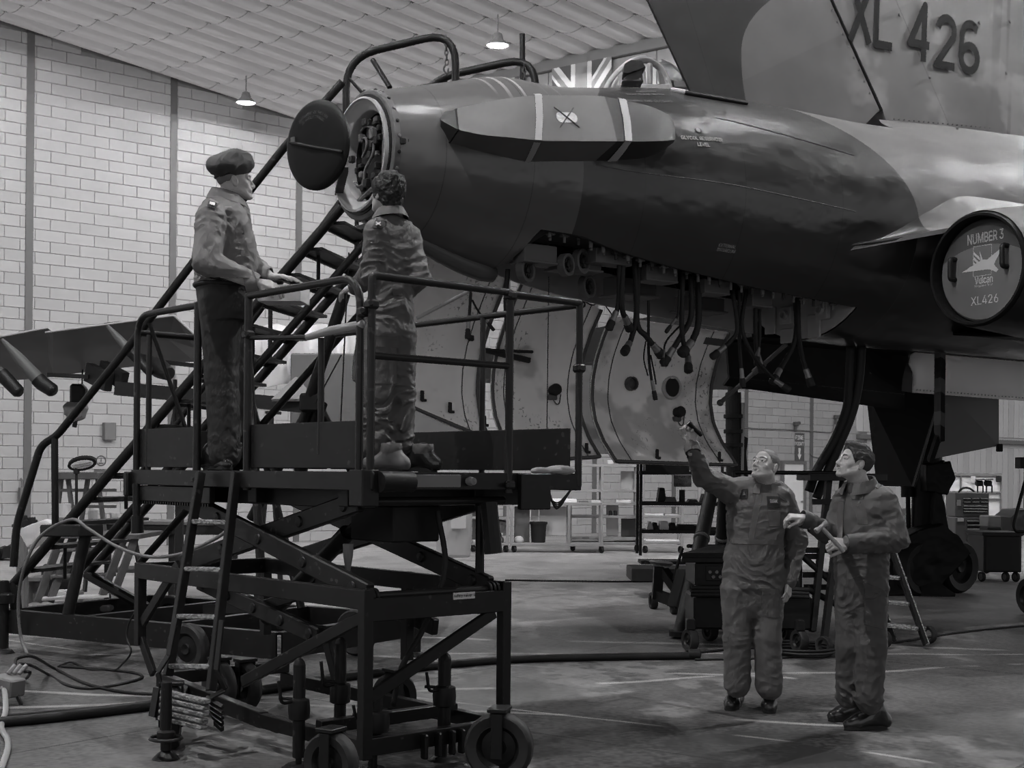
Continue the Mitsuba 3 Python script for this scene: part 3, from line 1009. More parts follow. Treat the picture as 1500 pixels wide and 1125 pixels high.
scene['nacelle_skin'] = {'type': 'twosided', 'bsdf': {'type': 'principled', 'base_color': mikit.proc(nac_tex), 'roughness': .3, 'specular': .38}}
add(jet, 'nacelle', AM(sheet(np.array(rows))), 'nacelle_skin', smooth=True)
add(jet, 'jet_pipe', AM(lathe([(.455, .34), (.455, .005), (.462, -.01), (.482, -.012), (.492, .0), (.502, .05)], (PL, PO, PZ), (1, 0, 0), 64)), 'jet_black', smooth=40)
# fillet between fuselage and nacelle (upper skin of the wing root), starting at the trailing edge
z0 = Qo(1243, 362, .93)[2]
TE = [np.array([4.28, .925, z0 + .01]), Qo(1381, 337, 1.24)]
rows = []
for L in np.linspace(4.30, 12, 44):
    s = np.clip((L - 4.3) / 1.5, 0, 1)
    s = s * s * (3 - 2 * s)
    a = fus(L, np.array(math.radians(106 - 34 * s)), -.015)
    k_ = (L - TE[0][0]) / (TE[1][0] - TE[0][0])
    if k_ < 1:
        b = TE[0] + (TE[1] - TE[0]) * k_
    else:
        w = np.clip((L - PL) / .9, 0, 1)
        w = w * w * (3 - 2 * w)
        b = np.array([L, 1.24 + (PO - .05 - 1.24) * w, TE[1][2] + (PZ + .54 - TE[1][2]) * w])
        if L > PL + .9:
            b[2] += .13 * (L - PL - .9) * (L < PL + 4)
    q = []
    for k in np.linspace(0, 1, 14):
        m_ = a * (1 - k) + b * k
        m_[2] -= .12 * math.sin(math.pi * k) * s * (1 - .3 * k)
        m_[1] -= .05 * math.sin(math.pi * k) * s
        q.append(m_)
    rows.append(q)
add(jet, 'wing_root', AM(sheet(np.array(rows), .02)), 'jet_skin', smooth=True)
# trailing edge shelf between fuselage and pipe
sh = sg.Polygon([(4.26, .90), (PL + .0, 1.24), (5.4, 1.24), (6.2, 1.3), (6.2, .6), (4.5, .6)])
m = prism(sh, .04)
m = (np.c_[m[0][:, 0], m[0][:, 1], m[0][:, 2] + z0 - .03 + (m[0][:, 0] - 4.28) * (TE[1][2] - z0) / (TE[1][0] - 4.28)], m[1])
add(jet, 'trailing_edge', AM(m), 'jet_light')
# underside of the root and of the far wing
ur = []
for L in np.linspace(4.72, 12, 20):
    ur.append([fus(L, np.array(math.radians(150)), .0), (L, .95, 2.98 - .02 * (L - 5)), (L, PO, PZ - .46 - .06 * np.clip((L - PL) / 3, 0, 1)), (L, PO + .5 + .4 * np.clip(L - PL, 0, 3) / 3, PZ - .25)])
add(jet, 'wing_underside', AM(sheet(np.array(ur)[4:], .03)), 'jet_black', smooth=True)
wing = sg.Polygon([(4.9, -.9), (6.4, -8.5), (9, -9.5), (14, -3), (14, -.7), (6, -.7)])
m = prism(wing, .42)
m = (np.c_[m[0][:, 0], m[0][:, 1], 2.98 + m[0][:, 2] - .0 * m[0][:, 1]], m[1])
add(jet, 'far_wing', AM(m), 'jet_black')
# long black belly door on the far side, with its bright lower lip
a, b = Qo(1058, 563, -1.55), Qo(1322, 601, -1.55)
c, d = Qo(1062, 500, -1.35), Qo(1330, 500, -1.35)
a2, b2 = Qo(1066, 552, -1.5), Qo(1322, 577, -1.5)
add(jet, 'belly_door', AM(sheet(np.array([[c, c * .5 + d * .5, d], [a2, a2 * .5 + b2 * .5, b2], [a, a * .5 + b * .5, b]]), .03)), 'jet_black')
add(jet, 'door_lip', AM(rod(a2 + [0, .02, 0], b2 + [0, .02, 0], .012, 6)), 'bay_pale')
# white bomb-bay panel with a curved aft end
R = []
for x, dy in ((1335, 26), (1338, 14), (1345, 6), (1356, 1), (1380, 0), (1420, 0), (1460, 0), (1540, 0)):
    top = Qo(x, 507 + dy + max(0, (x - 1380) * .135), -1.0)
    bt = Qo(x, 575 + (x - 1335) * .075, -1.25)
    R.append([top, top * .7 + bt * .3 + [0, .06, 0], top * .35 + bt * .65 + [0, .06, 0], bt])
M('bomb_bay_white', .9, .28)
wk = add(jet, 'white_panel', AM(sheet(np.array(R), .04)), 'bomb_bay_white', smooth=True, label='white riveted bomb bay door')
e0 = [Qo(1320 + max(0, 12 * (1 - t) ** 2 * 1.6), 507 + 66 * t + (1 - t) * 2, -1.15) for t in np.linspace(0, 1, 8)]
e1 = [Qo(1335 + 20 * max(0, (1 - 1.7 * t)) ** 2, 508 + 67 * t, -1.1) for t in np.linspace(0, 1, 8)]
add(wk, 'end_cap', AM(sheet(np.stack([e0, e1], 1), .02)), 'bay_pale')
add(wk, 'rivets', AM(cat([ball(Qo(x, 571 + (x - 1335) * .075, -1.22) + [0, .03, 0], .008, 0) for x in range(1340, 1500, 5)])), 'bay_grey', kind='stuff')

# belly doors hanging open on the far side: curved skins, hollow side to us
DZ = np.array([3.02, 2.9, 2.7, 2.5, 2.3, 2.1, 1.9, 1.69])
DO = np.array([-.93, -1.02, -1.13, -1.195, -1.21, -1.16, -1.03, -.82])


def door(L0, L1, zb0, zb1, zt0=None, zt1=None, n=24):
    g = []
    for s in np.linspace(0, 1, n):
        zb, zt = zb0 + (zb1 - zb0) * s, (3.05 if zt0 is None else zt0 + (zt1 - zt0) * s)
        L = L0 + (L1 - L0) * s
        z = np.linspace(zt, zb, 22)
        g.append(np.stack([L + 0 * z, np.interp(z, DZ[::-1], DO[::-1]) + np.where(z > 3.02, (z - 3.02) * .75, 0), z], 1))
    return np.array(g)


def hang(L0, L1, zb0, zb1, zt0=None, zt1=None, label=None):
    g = door(L0, L1, zb0, zb1, zt0, zt1)
    k = add(jet, 'bay_door', AM(sheet(g, .03)), 'door_skin', smooth=True, label=label)
    rim = [g[0], g[-1], g[:, -1]]
    for r in rim:
        add(k, 'rim', AM(tube(r + [0, .012, 0], .016, 6)), 'bay_pale', smooth=True)
    for s in (3, -4):
        add(k, 'rib', AM(tube(g[s] + [0, .003, 0], .005, 6)), 'bay_grey', smooth=True)
    return k, g


def at_door(g, x, y):
    """The point of the door nearest to the pixel's ray."""
    q = g.reshape(-1, 3)
    w = RING + q[:, :1] * DA + q[:, 1:2] * SA + q[:, 2:] * np.array([0, 0, 1.0])
    d = w - ORG
    r = unit(ray(x, y))
    e = np.linalg.norm(d - np.outer(d @ r, r), axis=1)
    return q[e.argmin()]


d3, g3 = hang(3.1, 4.62, 1.70, 1.68, 3.05, 3.0, 'pale curved belly door hanging open with a round port')
d2, g2 = hang(1.96, 2.94, 1.68, 1.74, 3.4, 3.1, 'pale curved belly door behind the platform railing')
d1, g1 = hang(.55, 1.80, 2.36, 1.88, 3.35, 3.4, 'short aft belly door behind the man in overalls')


def boss(k, g, x, y, r, mat1, mat2, deep=.02):
    c = at_door(g, x, y) + [0, .015, 0]
    add(k, 'port_ring', AM(lathe([(r * 1.28, -.01), (r * 1.22, deep), (r, deep), (r, -.01)], c, (0, 1, 0), 28)), mat1, smooth=40)
    add(k, 'port', AM(lathe([(.001, .0), (r, .0)], c, (0, 1, 0), 28)), mat2)


boss(d3, g3, 922, 563, .055, 'bay_pale', 'bay_pale', .04)
boss(d3, g3, 984, 566, .095, 'ring_pale', 'bay_dark', .012)


def knob(k, g, x, y, r=.055):
    c = at_door(g, x, y)
    add(k, 'cap', AM(lathe([(r, 0), (r, .07), (r * .85, .085), (.001, .09)], c, (0, 1, .25), 18)), 'bay_dark', smooth=40)
    add(k, 'cap_bracket', AM([box(c + [-.02, .02, -.06], (.1, .05, .05), .01), tube(bend([c + [-.03, .04, -.07], c + [.0, .06, -.13], c + [.05, .04, -.12], c + [.08, .02, -.03]], .03), .006, 6)]), 'bay_grey')


knob(d3, g3, 990, 602)
knob(d2, g2, 808, 574)
for k, g, pts in ((d3, g3, ((958, 668), (1052, 672))), (d2, g2, ((856, 660),)), (d1, g1, ((617, 579), (660, 602), (703, 622)))):
    for x, y in pts:
        c = at_door(g, x, y)
        add(k, 'latch', AM([box(c + [0, .03, .02], (.035, .02, .09), .006), box(c + [.02, .03, -.02], (.05, .02, .025), .005)]), 'bay_dark')
for x, y in ((725, 516), (690, 495)):
    c = at_door(g1, x, y)
    add(d1, 'hook', AM([box(c + [0, .03, 0], (.05, .05, .05), .01)]), 'bay_dark')
c0, c1 = at_door(g2, 716, 512), at_door(g2, 775, 522)
add(d2, 'actuator', AM([beam(at_door(g1, 712, 510) + [0, .06, 0], at_door(g2, 770, 527) + [0, .06, 0], .05, .05, ch=.008), rod(at_door(g1, 712, 520) + [0, .08, 0], at_door(g2, 770, 520) + [0, .08, 0], .014)]), 'bay_dark')
add(d3, 'panel', AM(sheet(np.stack([[at_door(g3, x, y) + [0, .008, 0] for x, y in ((1036, 492), (1030, 506))], [at_door(g3, x, y) + [0, .008, 0] for x, y in ((1066, 496), (1060, 508))]]), .004)), 'bay_grey')
add(jet, 'door_strut', AM([rod(Qo(1152, 504, -.2), Qo(1055, 590, -.95), .022), ball(Qo(1055, 590, -.95), .035, 1), rod(Qo(1120, 532, -.45), Qo(1104, 546, -.55), .034)]), 'bay_pale', smooth=40)
add(jet, 'door_strut', AM([rod(Qo(690, 425, -.35), Qo(611, 466, -.8), .016)]), 'ring_pale', smooth=40)

# hoses hanging out of the bay
HOSES = [
    ([(907, 378), (906, 443), (898, 467)], .45, .020), ([(913, 378), (911, 447), (918, 471)], .45, .022), ([(930, 382), (932, 460), (925, 495), (919, 508)], .42, .022),
    ([(936, 382), (933, 470), (947, 493), (961, 511)], .42, .024), ([(950, 440), (950, 513), (953, 547), (957, 569)], .3, .012), ([(946, 500), (943, 525), (949, 550)], .3, .006), ([(953, 520), (958, 545), (961, 563)], .3, .007),
    ([(1000, 400), (999, 487), (1007, 520), (1008, 531)], .42, .022), ([(995, 425), (993, 460), (984, 475)], .45, .010), ([(1012, 405), (1012, 463), (997, 493), (980, 520)], .4, .024),
    ([(1023, 405), (1023, 470), (1015, 497), (1007, 508)], .4, .028), ([(997, 476), (976, 500), (972, 522)], .42, .008), ([(1073, 425), (1080, 480), (1070, 500), (1054, 514)], .42, .020),
    ([(1083, 425), (1083, 493), (1087, 551)], .36, .016), ([(1093, 425), (1087, 480), (1103, 520), (1130, 552), (1144, 563)], .36, .018), ([(1107, 425), (1107, 500), (1113, 531)], .3, .020), ([(1112, 425), (1113, 490), (1110, 520)], .28, .016),
    ([(1165, 436), (1167, 480), (1161, 508), (1138, 549)], .25, .024), ([(1169, 436), (1170, 490), (1175, 522), (1184, 551)], .3, .022), ([(744, 395), (741, 440), (745, 500)], .2, .020),
    ([(804, 405), (803, 480), (801, 640)], .3, .004), ([(690, 420), (688, 455), (686, 478)], .1, .012), ([(692, 440), (700, 455), (712, 470)], .1, .008)]
for pts, o, r in HOSES:
    p = np.array([Qo(x, y, o + .03 * math.sin(i * 2.1 + x)) for i, (x, y) in enumerate(pts)])
    s = spline(p, 8)
    k = add(jet, 'hose', AM(tube(s, r, 10)), 'rubber', smooth=True)
    e = unit(s[-1] - s[-3])
    if r > .007:
        add(k, 'collar', AM(lathe([(r * 1.05, -.07), (r * 1.25, -.06), (r * 1.25, -.01), (r * 1.4, 0), (r * 1.4, .02), (.001, .02)], s[-1], e, 12)), 'bay_grey' if len(k) % 2 else 'steel', smooth=40)
        add(k, 'plug', AM(lathe([(r * 1.3, .015), (r * 1.65, .03), (r * 1.75, .09), (r * 1.4, .1), (.001, .095)], s[-1], e, 12)), 'bay_dark', smooth=40)
add(jet, 'wire', AM(cat([tube(spline([Qo(x, y, -.6) for x, y in ((825, 428), (850, 438), (868, 447), (880, 440), (890, 452), (897, 462))], 6), .006, 5)])), 'rubber')

# main undercarriage further forward
M('gear_grey', .085, .45)
GZ = 17.2
gb = floor_at(1352, 868)
gy = gb[1]


def G(x, y, d=0.0):
    return P(x, y, gy + d)


def lump(pts, r, d, seed=0, sub=.06, amp=.04):
    """A draped, uneven bundle: hull of pixels at depth d, displaced."""
    q = []
    for i, (x, y) in enumerate(pts):
        for s in (-1, 1):
            q.append(P(x, y, d) + [0, s * r, 0])
    v, f = vf(m3d.Manifold.hull_points(np.array(q)))
    m = trimesh.Trimesh(v, f).subdivide_to_size(sub, max_iter=20)
    v = np.array(m.vertices)
    c = v.mean(0)
    n = (v - c) / (np.linalg.norm(v - c, axis=1, keepdims=True) + 1e-9)
    return v + n * ((meshkit.fbm(v * 5, 3, seed) - .5) * 2 * amp)[:, None], np.array(m.faces)


leg = add(jet, 'gear_leg', [rod(G(1359, 560), G(1357, 800), .20, 18), beam(G(1392, 600), G(1356, 720), .12, .12), rod(G(1330, 700), G(1331, 728), .1), rod(G(1330, 725), G(1331, 790), .03)], 'jet_black', smooth=40)
for i, (dx, dy) in enumerate(((-.42, -.3), (-.42, .3), (.42, -.3), (.42, .3))):
    c = np.array([G(1345, 800)[0], gy, 0]) + DA * dx + SA * dy + np.array([0, 0, .36])
    ty, hb = wheel(c, SA, .36, .24, 24)
    k = add(leg, 'wheel', ty, 'rubber', smooth=40)
    add(jet, 'gear_hub', hb, 'jet_black', smooth=40)
add(jet, 'gear_bundle', lump([(1350, 680), (1385, 675), (1392, 700), (1380, 724), (1350, 720)], .22, gy - .2, 1), 'jet_black', smooth=True)
add(jet, 'gear_bundle', lump([(1290, 800), (1335, 775), (1370, 765), (1392, 785), (1410, 808), (1400, 816), (1388, 822), (1362, 826), (1355, 868), (1290, 868)], .34, gy - .25, 2), 'jet_black', smooth=True)
add(jet, 'gear_bundle', lump([(1366, 722), (1376, 722), (1378, 760), (1388, 790), (1362, 800)], .12, gy - .3, 3, amp=.03), 'jet_black', smooth=True)
add(jet, 'gear_bundle', lump([(1340, 858), (1368, 850), (1392, 868), (1390, 874), (1340, 874)], .2, gy - .4, 4, amp=.02), 'jet_black', smooth=True)
add(jet, 'gear_door', sheet(np.array([[P(1268, 572, 16.6), P(1380, 566, 16.0)], [P(1284, 712, 16.6), P(1336, 712, 16.0)]]), .05), 'jet_black', label='black undercarriage door')
add(jet, 'door_edge', rod(P(1374, 590, 15.95), P(1337, 712, 15.95), .014, 6), 'bay_grey')
add(jet, 'gear_door', sheet(np.array([[P(1386, 570, 16.9), P(1463, 574, 17.6)], [P(1368, 672, 16.9), P(1463, 653, 17.6)]]), .05), 'gear_grey', label='grey undercarriage door')
add(jet, 'door_hook', box(P(1464, 656, 17.6), (.07, .07, .1), .01), 'jet_black')


def band(p, n, uv):
    q = (p.z + .5 * p.x) / .30
    f = q - dr.floor(q)
    v = dr.select(f < .42, .085, .012)
    return mi.Color3f(v, v, v)


M('striped', .05, .5, tex=band)
add(jet, 'striped_strut', beam(P(1377, 505, 14.4), P(1376, 640, 15.2), .05, .18, up=(0, 1, 0)), 'striped', label='dark strut with slanting grey warning bands')
add(jet, 'striped_strut', beam(P(1376, 635, 15.2), P(1362, 676, 15.3), .05, .12, up=(0, 1, 0)), 'jet_black')

# red-faced blank in the jet pipe: lifts out, so a thing of its own
cov = thing('engine_blank', 'round grey jet pipe blank lettered NUMBER 3 with two black handles', 'cover')
CX, CY = DA * 0 + SA, np.array([0, 0, 1.0])


def face(x, y, d=0.0):
    return A(PL + .095 - d, PO + x, PZ + y)


M('blank_light', .095, .5)
M('blank_dark', .045, .5)
add(cov, 'disc', AM(lathe([(.001, .095), (.43, .095), (.448, .11), (.448, .16), (.001, .16)], (PL, PO, PZ), (1, 0, 0), 64)), 'blank_dark', smooth=40)
low = sg.Point(0, 0).buffer(.43, 48).intersection(sg.Point(0.02, -.62).buffer(.84, 64))
v, f = prism(low, .004)
add(cov, 'pale_panel', (np.array([face(a, b, c) for a, b, c in v]), f), 'blank_light')


def sticker(name, m, mat, d=.005):
    v, f = vf(m)
    return add(cov, name, (np.array([face(a, b, d + c) for a, b, c in v]), f), mat)


def fit(m, cx, cy, w=None, rot=0.0):
    v, f = vf(m)
    v = v.copy()
    if w:
        v[:, 0] *= w / (v[:, 0].max() - v[:, 0].min())
    c, s = math.cos(rot), math.sin(rot)
    x, y = v[:, 0] * c - v[:, 1] * s, v[:, 0] * s + v[:, 1] * c
    return np.stack([x + cx, y + cy, v[:, 2]], 1), f


M('blank_letter', .22, .5)
M('blank_white', .40, .5)
sticker('lettering', fit(text('NUMBER 3', .085, .001, True), .02, .285, .37, .03), 'blank_letter', .001)
sticker('lettering', fit(text('XL426', .075, .001), .02, -.26, .28, .03), 'blank_white')
sticker('lettering', fit(text('Vulcan', .062, .001, True), .01, -.085, .185, .02), 'blank_white')
sticker('lettering', fit(text('Restoration Trust', .020, .001), .01, -.135, .185, .02), 'blank_white')
fr = sg.box(-.10, -.05, .09, .215).difference(sg.box(-.096, -.046, .086, .211))
sticker('emblem_frame', prism(fr, .001), 'blank_white')
delta = sg.Polygon([(-.22, -.0), (-.02, .085), (-.035, .17), (.0, .09), (.045, .085), (.20, .175), (.115, .035), (.16, -.015), (.14, -.035), (.06, .0)])
sticker('emblem', prism(delta, .0015), 'blank_white', .006)
for k in range(3):
    sticker('emblem_stripe', prism(sg.Polygon([(-.095, .17 - k * .045), (-.03, .11 - k * .045), (-.03, .085 - k * .045), (-.095, .145 - k * .045)]), .001), 'blank_white')
for x, y in ((-.29, .035), (.245, .09)):
    add(cov, 'handle', AM([tube(bend([(PL + .095, PO + x, PZ + y + .09), (PL + .02, PO + x, PZ + y + .09), (PL + .02, PO + x, PZ + y - .09), (PL + .095, PO + x, PZ + y - .09)], .03), .022, 10)]), 'seal_black', smooth=True)


# open brake parachute hatch on the spine: arched door frame with the packed chute inside
M('frame_pale', .40, .45)
ch_ = add(jet, 'parachute_hatch', AM(tube(spline([Qo(x, y, -.12) for x, y in ((887, 134), (893, 120), (905, 105), (922, 91), (942, 85), (960, 92), (972, 105), (980, 122), (982, 134))], 8), .024, 8)), 'frame_pale', smooth=True, label='pale arched frame of the open parachute hatch')
add(ch_, 'inner_frame', AM(tube(spline([Qo(x, y, -.5) for x, y in ((897, 130), (908, 108), (925, 95), (945, 90), (962, 98), (974, 112), (980, 130))], 8), .02, 8)), 'frame_pale', smooth=True)
add(ch_, 'side_frame', AM(tube(spline([Qo(x, y, -.45) for x, y in ((968, 90), (982, 96), (996, 108), (1006, 124))], 8), .022, 8)), 'frame_pale', smooth=True)
rr = [[Qo(x, y, -.12), Qo(x2, y2, -.45)] for (x, y), (x2, y2) in zip(((962, 93), (972, 104), (979, 116), (982, 128)), ((970, 92), (985, 99), (997, 110), (1004, 124)))]
add(ch_, 'door_skin', AM(sheet(np.array(rr), .015)), 'bay_grey', smooth=True)
add(ch_, 'packed_parachute', lump([(912, 112), (914, 99), (924, 93), (938, 94), (944, 103), (930, 100), (916, 113)], .10, 11.7, 5, sub=.04, amp=.02), 'bay_dark', smooth=True)
add(ch_, 'packing', lump([(910, 124), (922, 108), (938, 106), (940, 124)], .10, 11.75, 6, sub=.04, amp=.03), 'bay_grey', smooth=True)
for x0, y0, x1, y1, w in ((908, 106, 911, 126, .05), (941, 103, 944, 126, .045), (952, 92, 952, 124, .05), (965, 102, 970, 124, .06)):
    add(ch_, 'upright', AM(beam(Qo(x0, y0, -.3), Qo(x1, y1, -.3), .03, w, ch=.005)), 'frame_pale')
add(ch_, 'sill', AM(beam(Qo(905, 128, -.12), Qo(980, 128, -.12), .05, .05, ch=.006)), 'frame_pale')
add(ch_, 'sill', AM(beam(Qo(982, 124, -.2), Qo(1014, 126, -.2), .08, .06, ch=.006)), 'frame_pale')


# ---------------------------------------------------------------- scissor lift platform in front of the tail
LO = np.array([*P(533, 690, 7.46)[:2], 0.0])
LU, LV = np.array([-.66, .75, 0]) / np.hypot(.66, .75), np.array([.75, .66, 0]) / np.hypot(.66, .75)


KS = .93                     # the lift's scale, from the height of the man on it


def kz(z):
    return EYE + KS * (z - EYE) if z > .93 else z * (EYE + KS * (.93 - EYE)) / .93


def K(u, v, z):
    return (LO + LU * u + LV * v) * KS + np.array([0, 0, kz(z)])


def kbox(u0, u1, v0, v1, z0, z1, ch=.004):
    a, b = kz(z0), kz(z1)
    return place(box(((u0 + u1) / 2 * KS, (v0 + v1) / 2 * KS, (a + b) / 2), (abs(u1 - u0) * KS, abs(v1 - v0) * KS, abs(b - a)), ch), LO * KS, LU, LV, [0, 0, 1.0])


def paint_tex(base):
    def f(p, n, uv):
        a = mikit.fbm(p.x * 7, p.y * 7, p.z * 7, 3)
        chip = mikit.smoothstep(.70, .78, mikit.fbm(p.x * 26, p.y * 26, p.z * 26, 2))
        v = base * (.8 + .4 * a) + .05 * chip * mikit.smoothstep(.5, .65, a) * .5
        return mi.Color3f(v, v * .97, v * .97)
    return f


M('lift_paint', .03, .38, tex=paint_tex(.010))
M('rail_paint', .045, .33, tex=paint_tex(.017))
M('board_paint', .045, .45, tex=paint_tex(.010))
M('black_steel', .008, .42)
M('worn_edge', .26, .5, tex=lambda p, n, uv: mi.Color3f(.09 + .26 * mikit.smoothstep(.35, .7, mikit.fbm(p.x * 60, p.y * 60, p.z * 90, 3))))
M('plate_grey', .16, .5)
M('tyre', .022, .6)
M('cloth_wrap', .30, .85)
M('label_white', .5, .5)

LW, LH, LR = 2.82, 1.66, 1.08          # deck length along u, width along v, rail height
DZK = 1.58
lift = thing('scissor_lift', 'dark steel scissor lift platform with guard rails under the tail hatch', 'lift')
add(lift, 'deck', kbox(0, LW, 0, LH, DZK - .035, DZK - .004), 'lift_paint')
fr = add(lift, 'deck_frame', [kbox(0, LW, 0, .05, DZK - .105, DZK), kbox(0, LW, LH - .05, LH, DZK - .105, DZK), kbox(0, .05, 0, LH, DZK - .10, DZK), kbox(LW - .05, LW, 0, LH, DZK - .105, DZK)], 'lift_paint')
add(lift, 'skirt', kbox(1.72, LW, .01, .05, DZK - .215, DZK - .108), 'lift_paint')
add(lift, 'rubber_comb', [kbox(1.74 + i * .034, 1.756 + i * .034, .012, .045, DZK - .235, DZK - .215, 0) for i in range(31)], 'black_steel', kind='stuff')
add(lift, 'underframe', [kbox(.25, 2.6, .18, .26, DZK - .21, DZK - .10), kbox(.25, 2.6, 1.0, 1.08, DZK - .21, DZK - .10), kbox(.3, .4, .1, 1.5, DZK - .2, DZK - .1), kbox(1.3, 1.4, .1, 1.5, DZK - .2, DZK - .1), kbox(2.4, 2.5, .1, 1.5, DZK - .2, DZK - .1)], 'black_steel')
for u, v in ((.0, .12), (.0, .86), (.0, 1.0), (1.2, .0)):
    pass
# guard rails
R_ = .021


def rail(pts, r=R_, rb=.10, **kw):
    return add(lift, 'guard_rail', tube(bend([K(*p) for p in pts], rb, 7), r, 12), 'rail_paint', smooth=True, **kw)


ZT_ = DZK + LR
rail([(LW - .02, .03, DZK - .04), (LW - .02, .03, ZT_), (1.93, .03, ZT_)], rb=.16)
rail([(1.93, .03, ZT_ + .018), (1.93, .03, DZK - .10)], .024)
rail([(LW - .02, .03, ZT_ - .12), (LW - .02, LH * .5, ZT_ - .12)])
rail([(LW - .14, .06, ZT_ - .14), (LW - .14, .06, DZK)], .018)
rail([(LW - .16, .05, ZT_ - .06), (LW - .22, .3, DZK + .3)], .014)
rail([(1.29, .03, DZK - .12), (1.29, .03, ZT_ + .01)], .024)
rail([(1.31, .03, ZT_), (.09, .03, ZT_), (.09, .03, DZK - .06)], rb=.17)
rail([(1.27, .03, ZT_ - .26), (.60, .03, ZT_ - .30)], .012)
add(lift, 'wrapped_bar', tube([K(.62, .03, ZT_ - .30), K(.40, .03, ZT_ - .28), K(.06, .03, ZT_ - .265)], [.018, .024, .022], 12), 'cloth_wrap', smooth=True, label='pale cloth-wrapped rail end')
rail([(.52, .06, ZT_ - .31), (.52, .06, DZK + .1)], .018)
# right-hand short side
rail([(.01, .05, DZK - .06), (.01, .05, ZT_), (.01, 1.06, ZT_), ], rb=.03)
rail([(.01, 1.06, ZT_ + .01), (.01, 1.06, DZK - .12)], .023)
rail([(.01, .05, DZK + .64), (.01, 1.06, DZK + .64)], .019)
rail([(.01, 1.08, ZT_ - .01), (.01, LH - .02, ZT_ - .01)], .022)
rail([(.01, LH - .02, ZT_ - .02), (.01, LH - .02, DZK - .08)], .021)
rail([(.0, LH, ZT_ - .02), (LW - .1, LH - .02, ZT_ - .02)], .02)
rail([(.95, LH - .02, ZT_ - .03), (.95, LH - .02, DZK)], .019)
rail([(2.0, LH - .02, ZT_ - .03), (2.0, LH - .02, DZK)], .019)
for u, v, z in ((.01, .05, ZT_ - .16), (.01, 1.06, DZK - .07), (.01, 1.06, ZT_ - .02), (.06, .03, ZT_ - .2), (.01, LH - .02, ZT_ - .42), (1.93, .03, DZK - .06), (1.29, .03, ZT_ - .24)):
    add(lift, 'clamp', [place(box((0, 0, 0), (.07, .06, .05), .012), K(u, v, z), LU, LV, [0, 0, 1.0]), rod(K(u, v, z), K(u - .06, v - .05, z), .012)], 'rail_paint')
# toe boards
for b in ((1.95, LW - .03, .045, .055), (.10, 1.27, .045, .055), (.05, LW - .1, LH - .06, LH - .05), (LW - .06, LW - .05, .06, LH - .06)):
    add(lift, 'toe_board', kbox(*b, DZK + .018, DZK + .285, .003), 'board_paint')
add(lift, 'lettered_plate', kbox(-.008, .004, .30, .68, DZK - .085, DZK - .012, .002), 'plate_grey', label='pale scuffed plate on the deck edge')
add(lift, 'roller', [rod(K(-.06, .06, DZK - .055), K(-.06, .28, DZK - .055), .055, 18), box(K(-.02, .02, DZK - .05), (.06, .06, .1), .01)], 'board_paint', smooth=40)
add(lift, 'corner_bracket', [kbox(-.05, .08, -.045, -.015, DZK - .19, DZK + .012, .006), kbox(-.05, -.02, -.045, .07, DZK - .19, DZK + .012, .006)], 'lift_paint')
add(lift, 'corner_bracket', kbox(-.045, .0, 1.12, 1.36, DZK - .22, DZK - .0, .006), 'lift_paint')
add(lift, 'cable_loop', [tube(spline([K(-.02, 1.3 + .02 * i, DZK - .1), K(-.03, 1.42, DZK - .18 - .012 * i), K(-.02, 1.55, DZK - .10)], 8), .005, 6) for i in range(4)], 'black_steel', smooth=True)
add(lift, 'knob', [lathe([(.02, -.03), (.026, 0), (.02, .03), (.001, .032)], K(-.02, .74 + .0, DZK - .05), -LU, 12), lathe([(.02, -.03), (.026, 0), (.02, .03), (.001, .032)], K(-.02, .25, DZK - .06), -LU, 12)], 'plate_grey', smooth=40)
add(lift, 'rag', [ball(K(.03, 1.5, DZK + .02), (.09, .05, .03), 2), ball(K(.02, 1.33, DZK + .015), (.06, .04, .022), 2)], 'cloth_wrap', smooth=True)
add(lift, 'gate_lever', [place(box((0, 0, 0), (.06, .05, .16), .01), K(LW + .02, -.01, DZK - .10), LU, LV, [0, 0, 1.0]), rod(K(LW - .08, -.0, DZK - .1), K(LW - .12, -.01, DZK - .34), .026), rod(K(LW - .12, -.01, DZK - .32), K(LW - .13, -.01, DZK - .44), .04)], 'black_steel', smooth=40)

# scissor arms
BZ = .93


def arm(u0, z0, u1, z1, v, w=.05, h=.115):
    a, b = K(u0, v, z0), K(u1, v, z1)
    k = add(lift, 'scissor_arm', beam(a, b, w, h, ch=.008), 'lift_paint')
    for s in (.06, .28, .5, .72, .94):
        add(k, 'pin', lathe([(.001, .012), (.028, .010), (.034, 0), (.022, .0), (.022, -.02)], a + (b - a) * s - LV * (w / 2 + .001), -LV, 14), 'black_steel', smooth=40)
    return k


for v in (.12, 1.0):
    arm(2.42, DZK - .16, .10, BZ - .03, v)
    arm(2.42, BZ + .0, .30, DZK - .17, v + .065)
    arm(2.30, BZ - .1, .8, .62, v + .14, h=.10)
add(lift, 'cross_shaft', rod(K(.06, .05, BZ - .035), K(.06, 1.05, BZ - .035), .021, 14), 'rail_paint', smooth=True)
add(lift, 'cross_shaft', rod(K(.22, .1, DZK - .17), K(.22, 1.2, DZK - .17), .024, 14), 'rail_paint', smooth=True)
for v in (.06, .09, .12, 1.0, .97, .94):
    add(lift, 'shaft_collar', lathe([(.022, -.008), (.042, -.008), (.042, .008), (.022, .008)], K(.06, v, BZ - .035), LV, 16), 'black_steel', smooth=40)
add(lift, 'hydraulic_ram', [rod(K(1.9, .55, .62), K(.95, .55, 1.2), .05, 14), rod(K(.95, .55, 1.2), K(.55, .55, 1.42), .028, 12)], 'black_steel', smooth=40)
add(lift, 'drop_box', [kbox(.40, .85, .50, .85, DZK - .42, DZK - .2, .01), rod(K(.2, 1.0, DZK - .2), K(.2, 1.0, .75), .026), rod(K(.1, .98, 1.4), K(.05, .98, 1.1), .05)], 'black_steel')
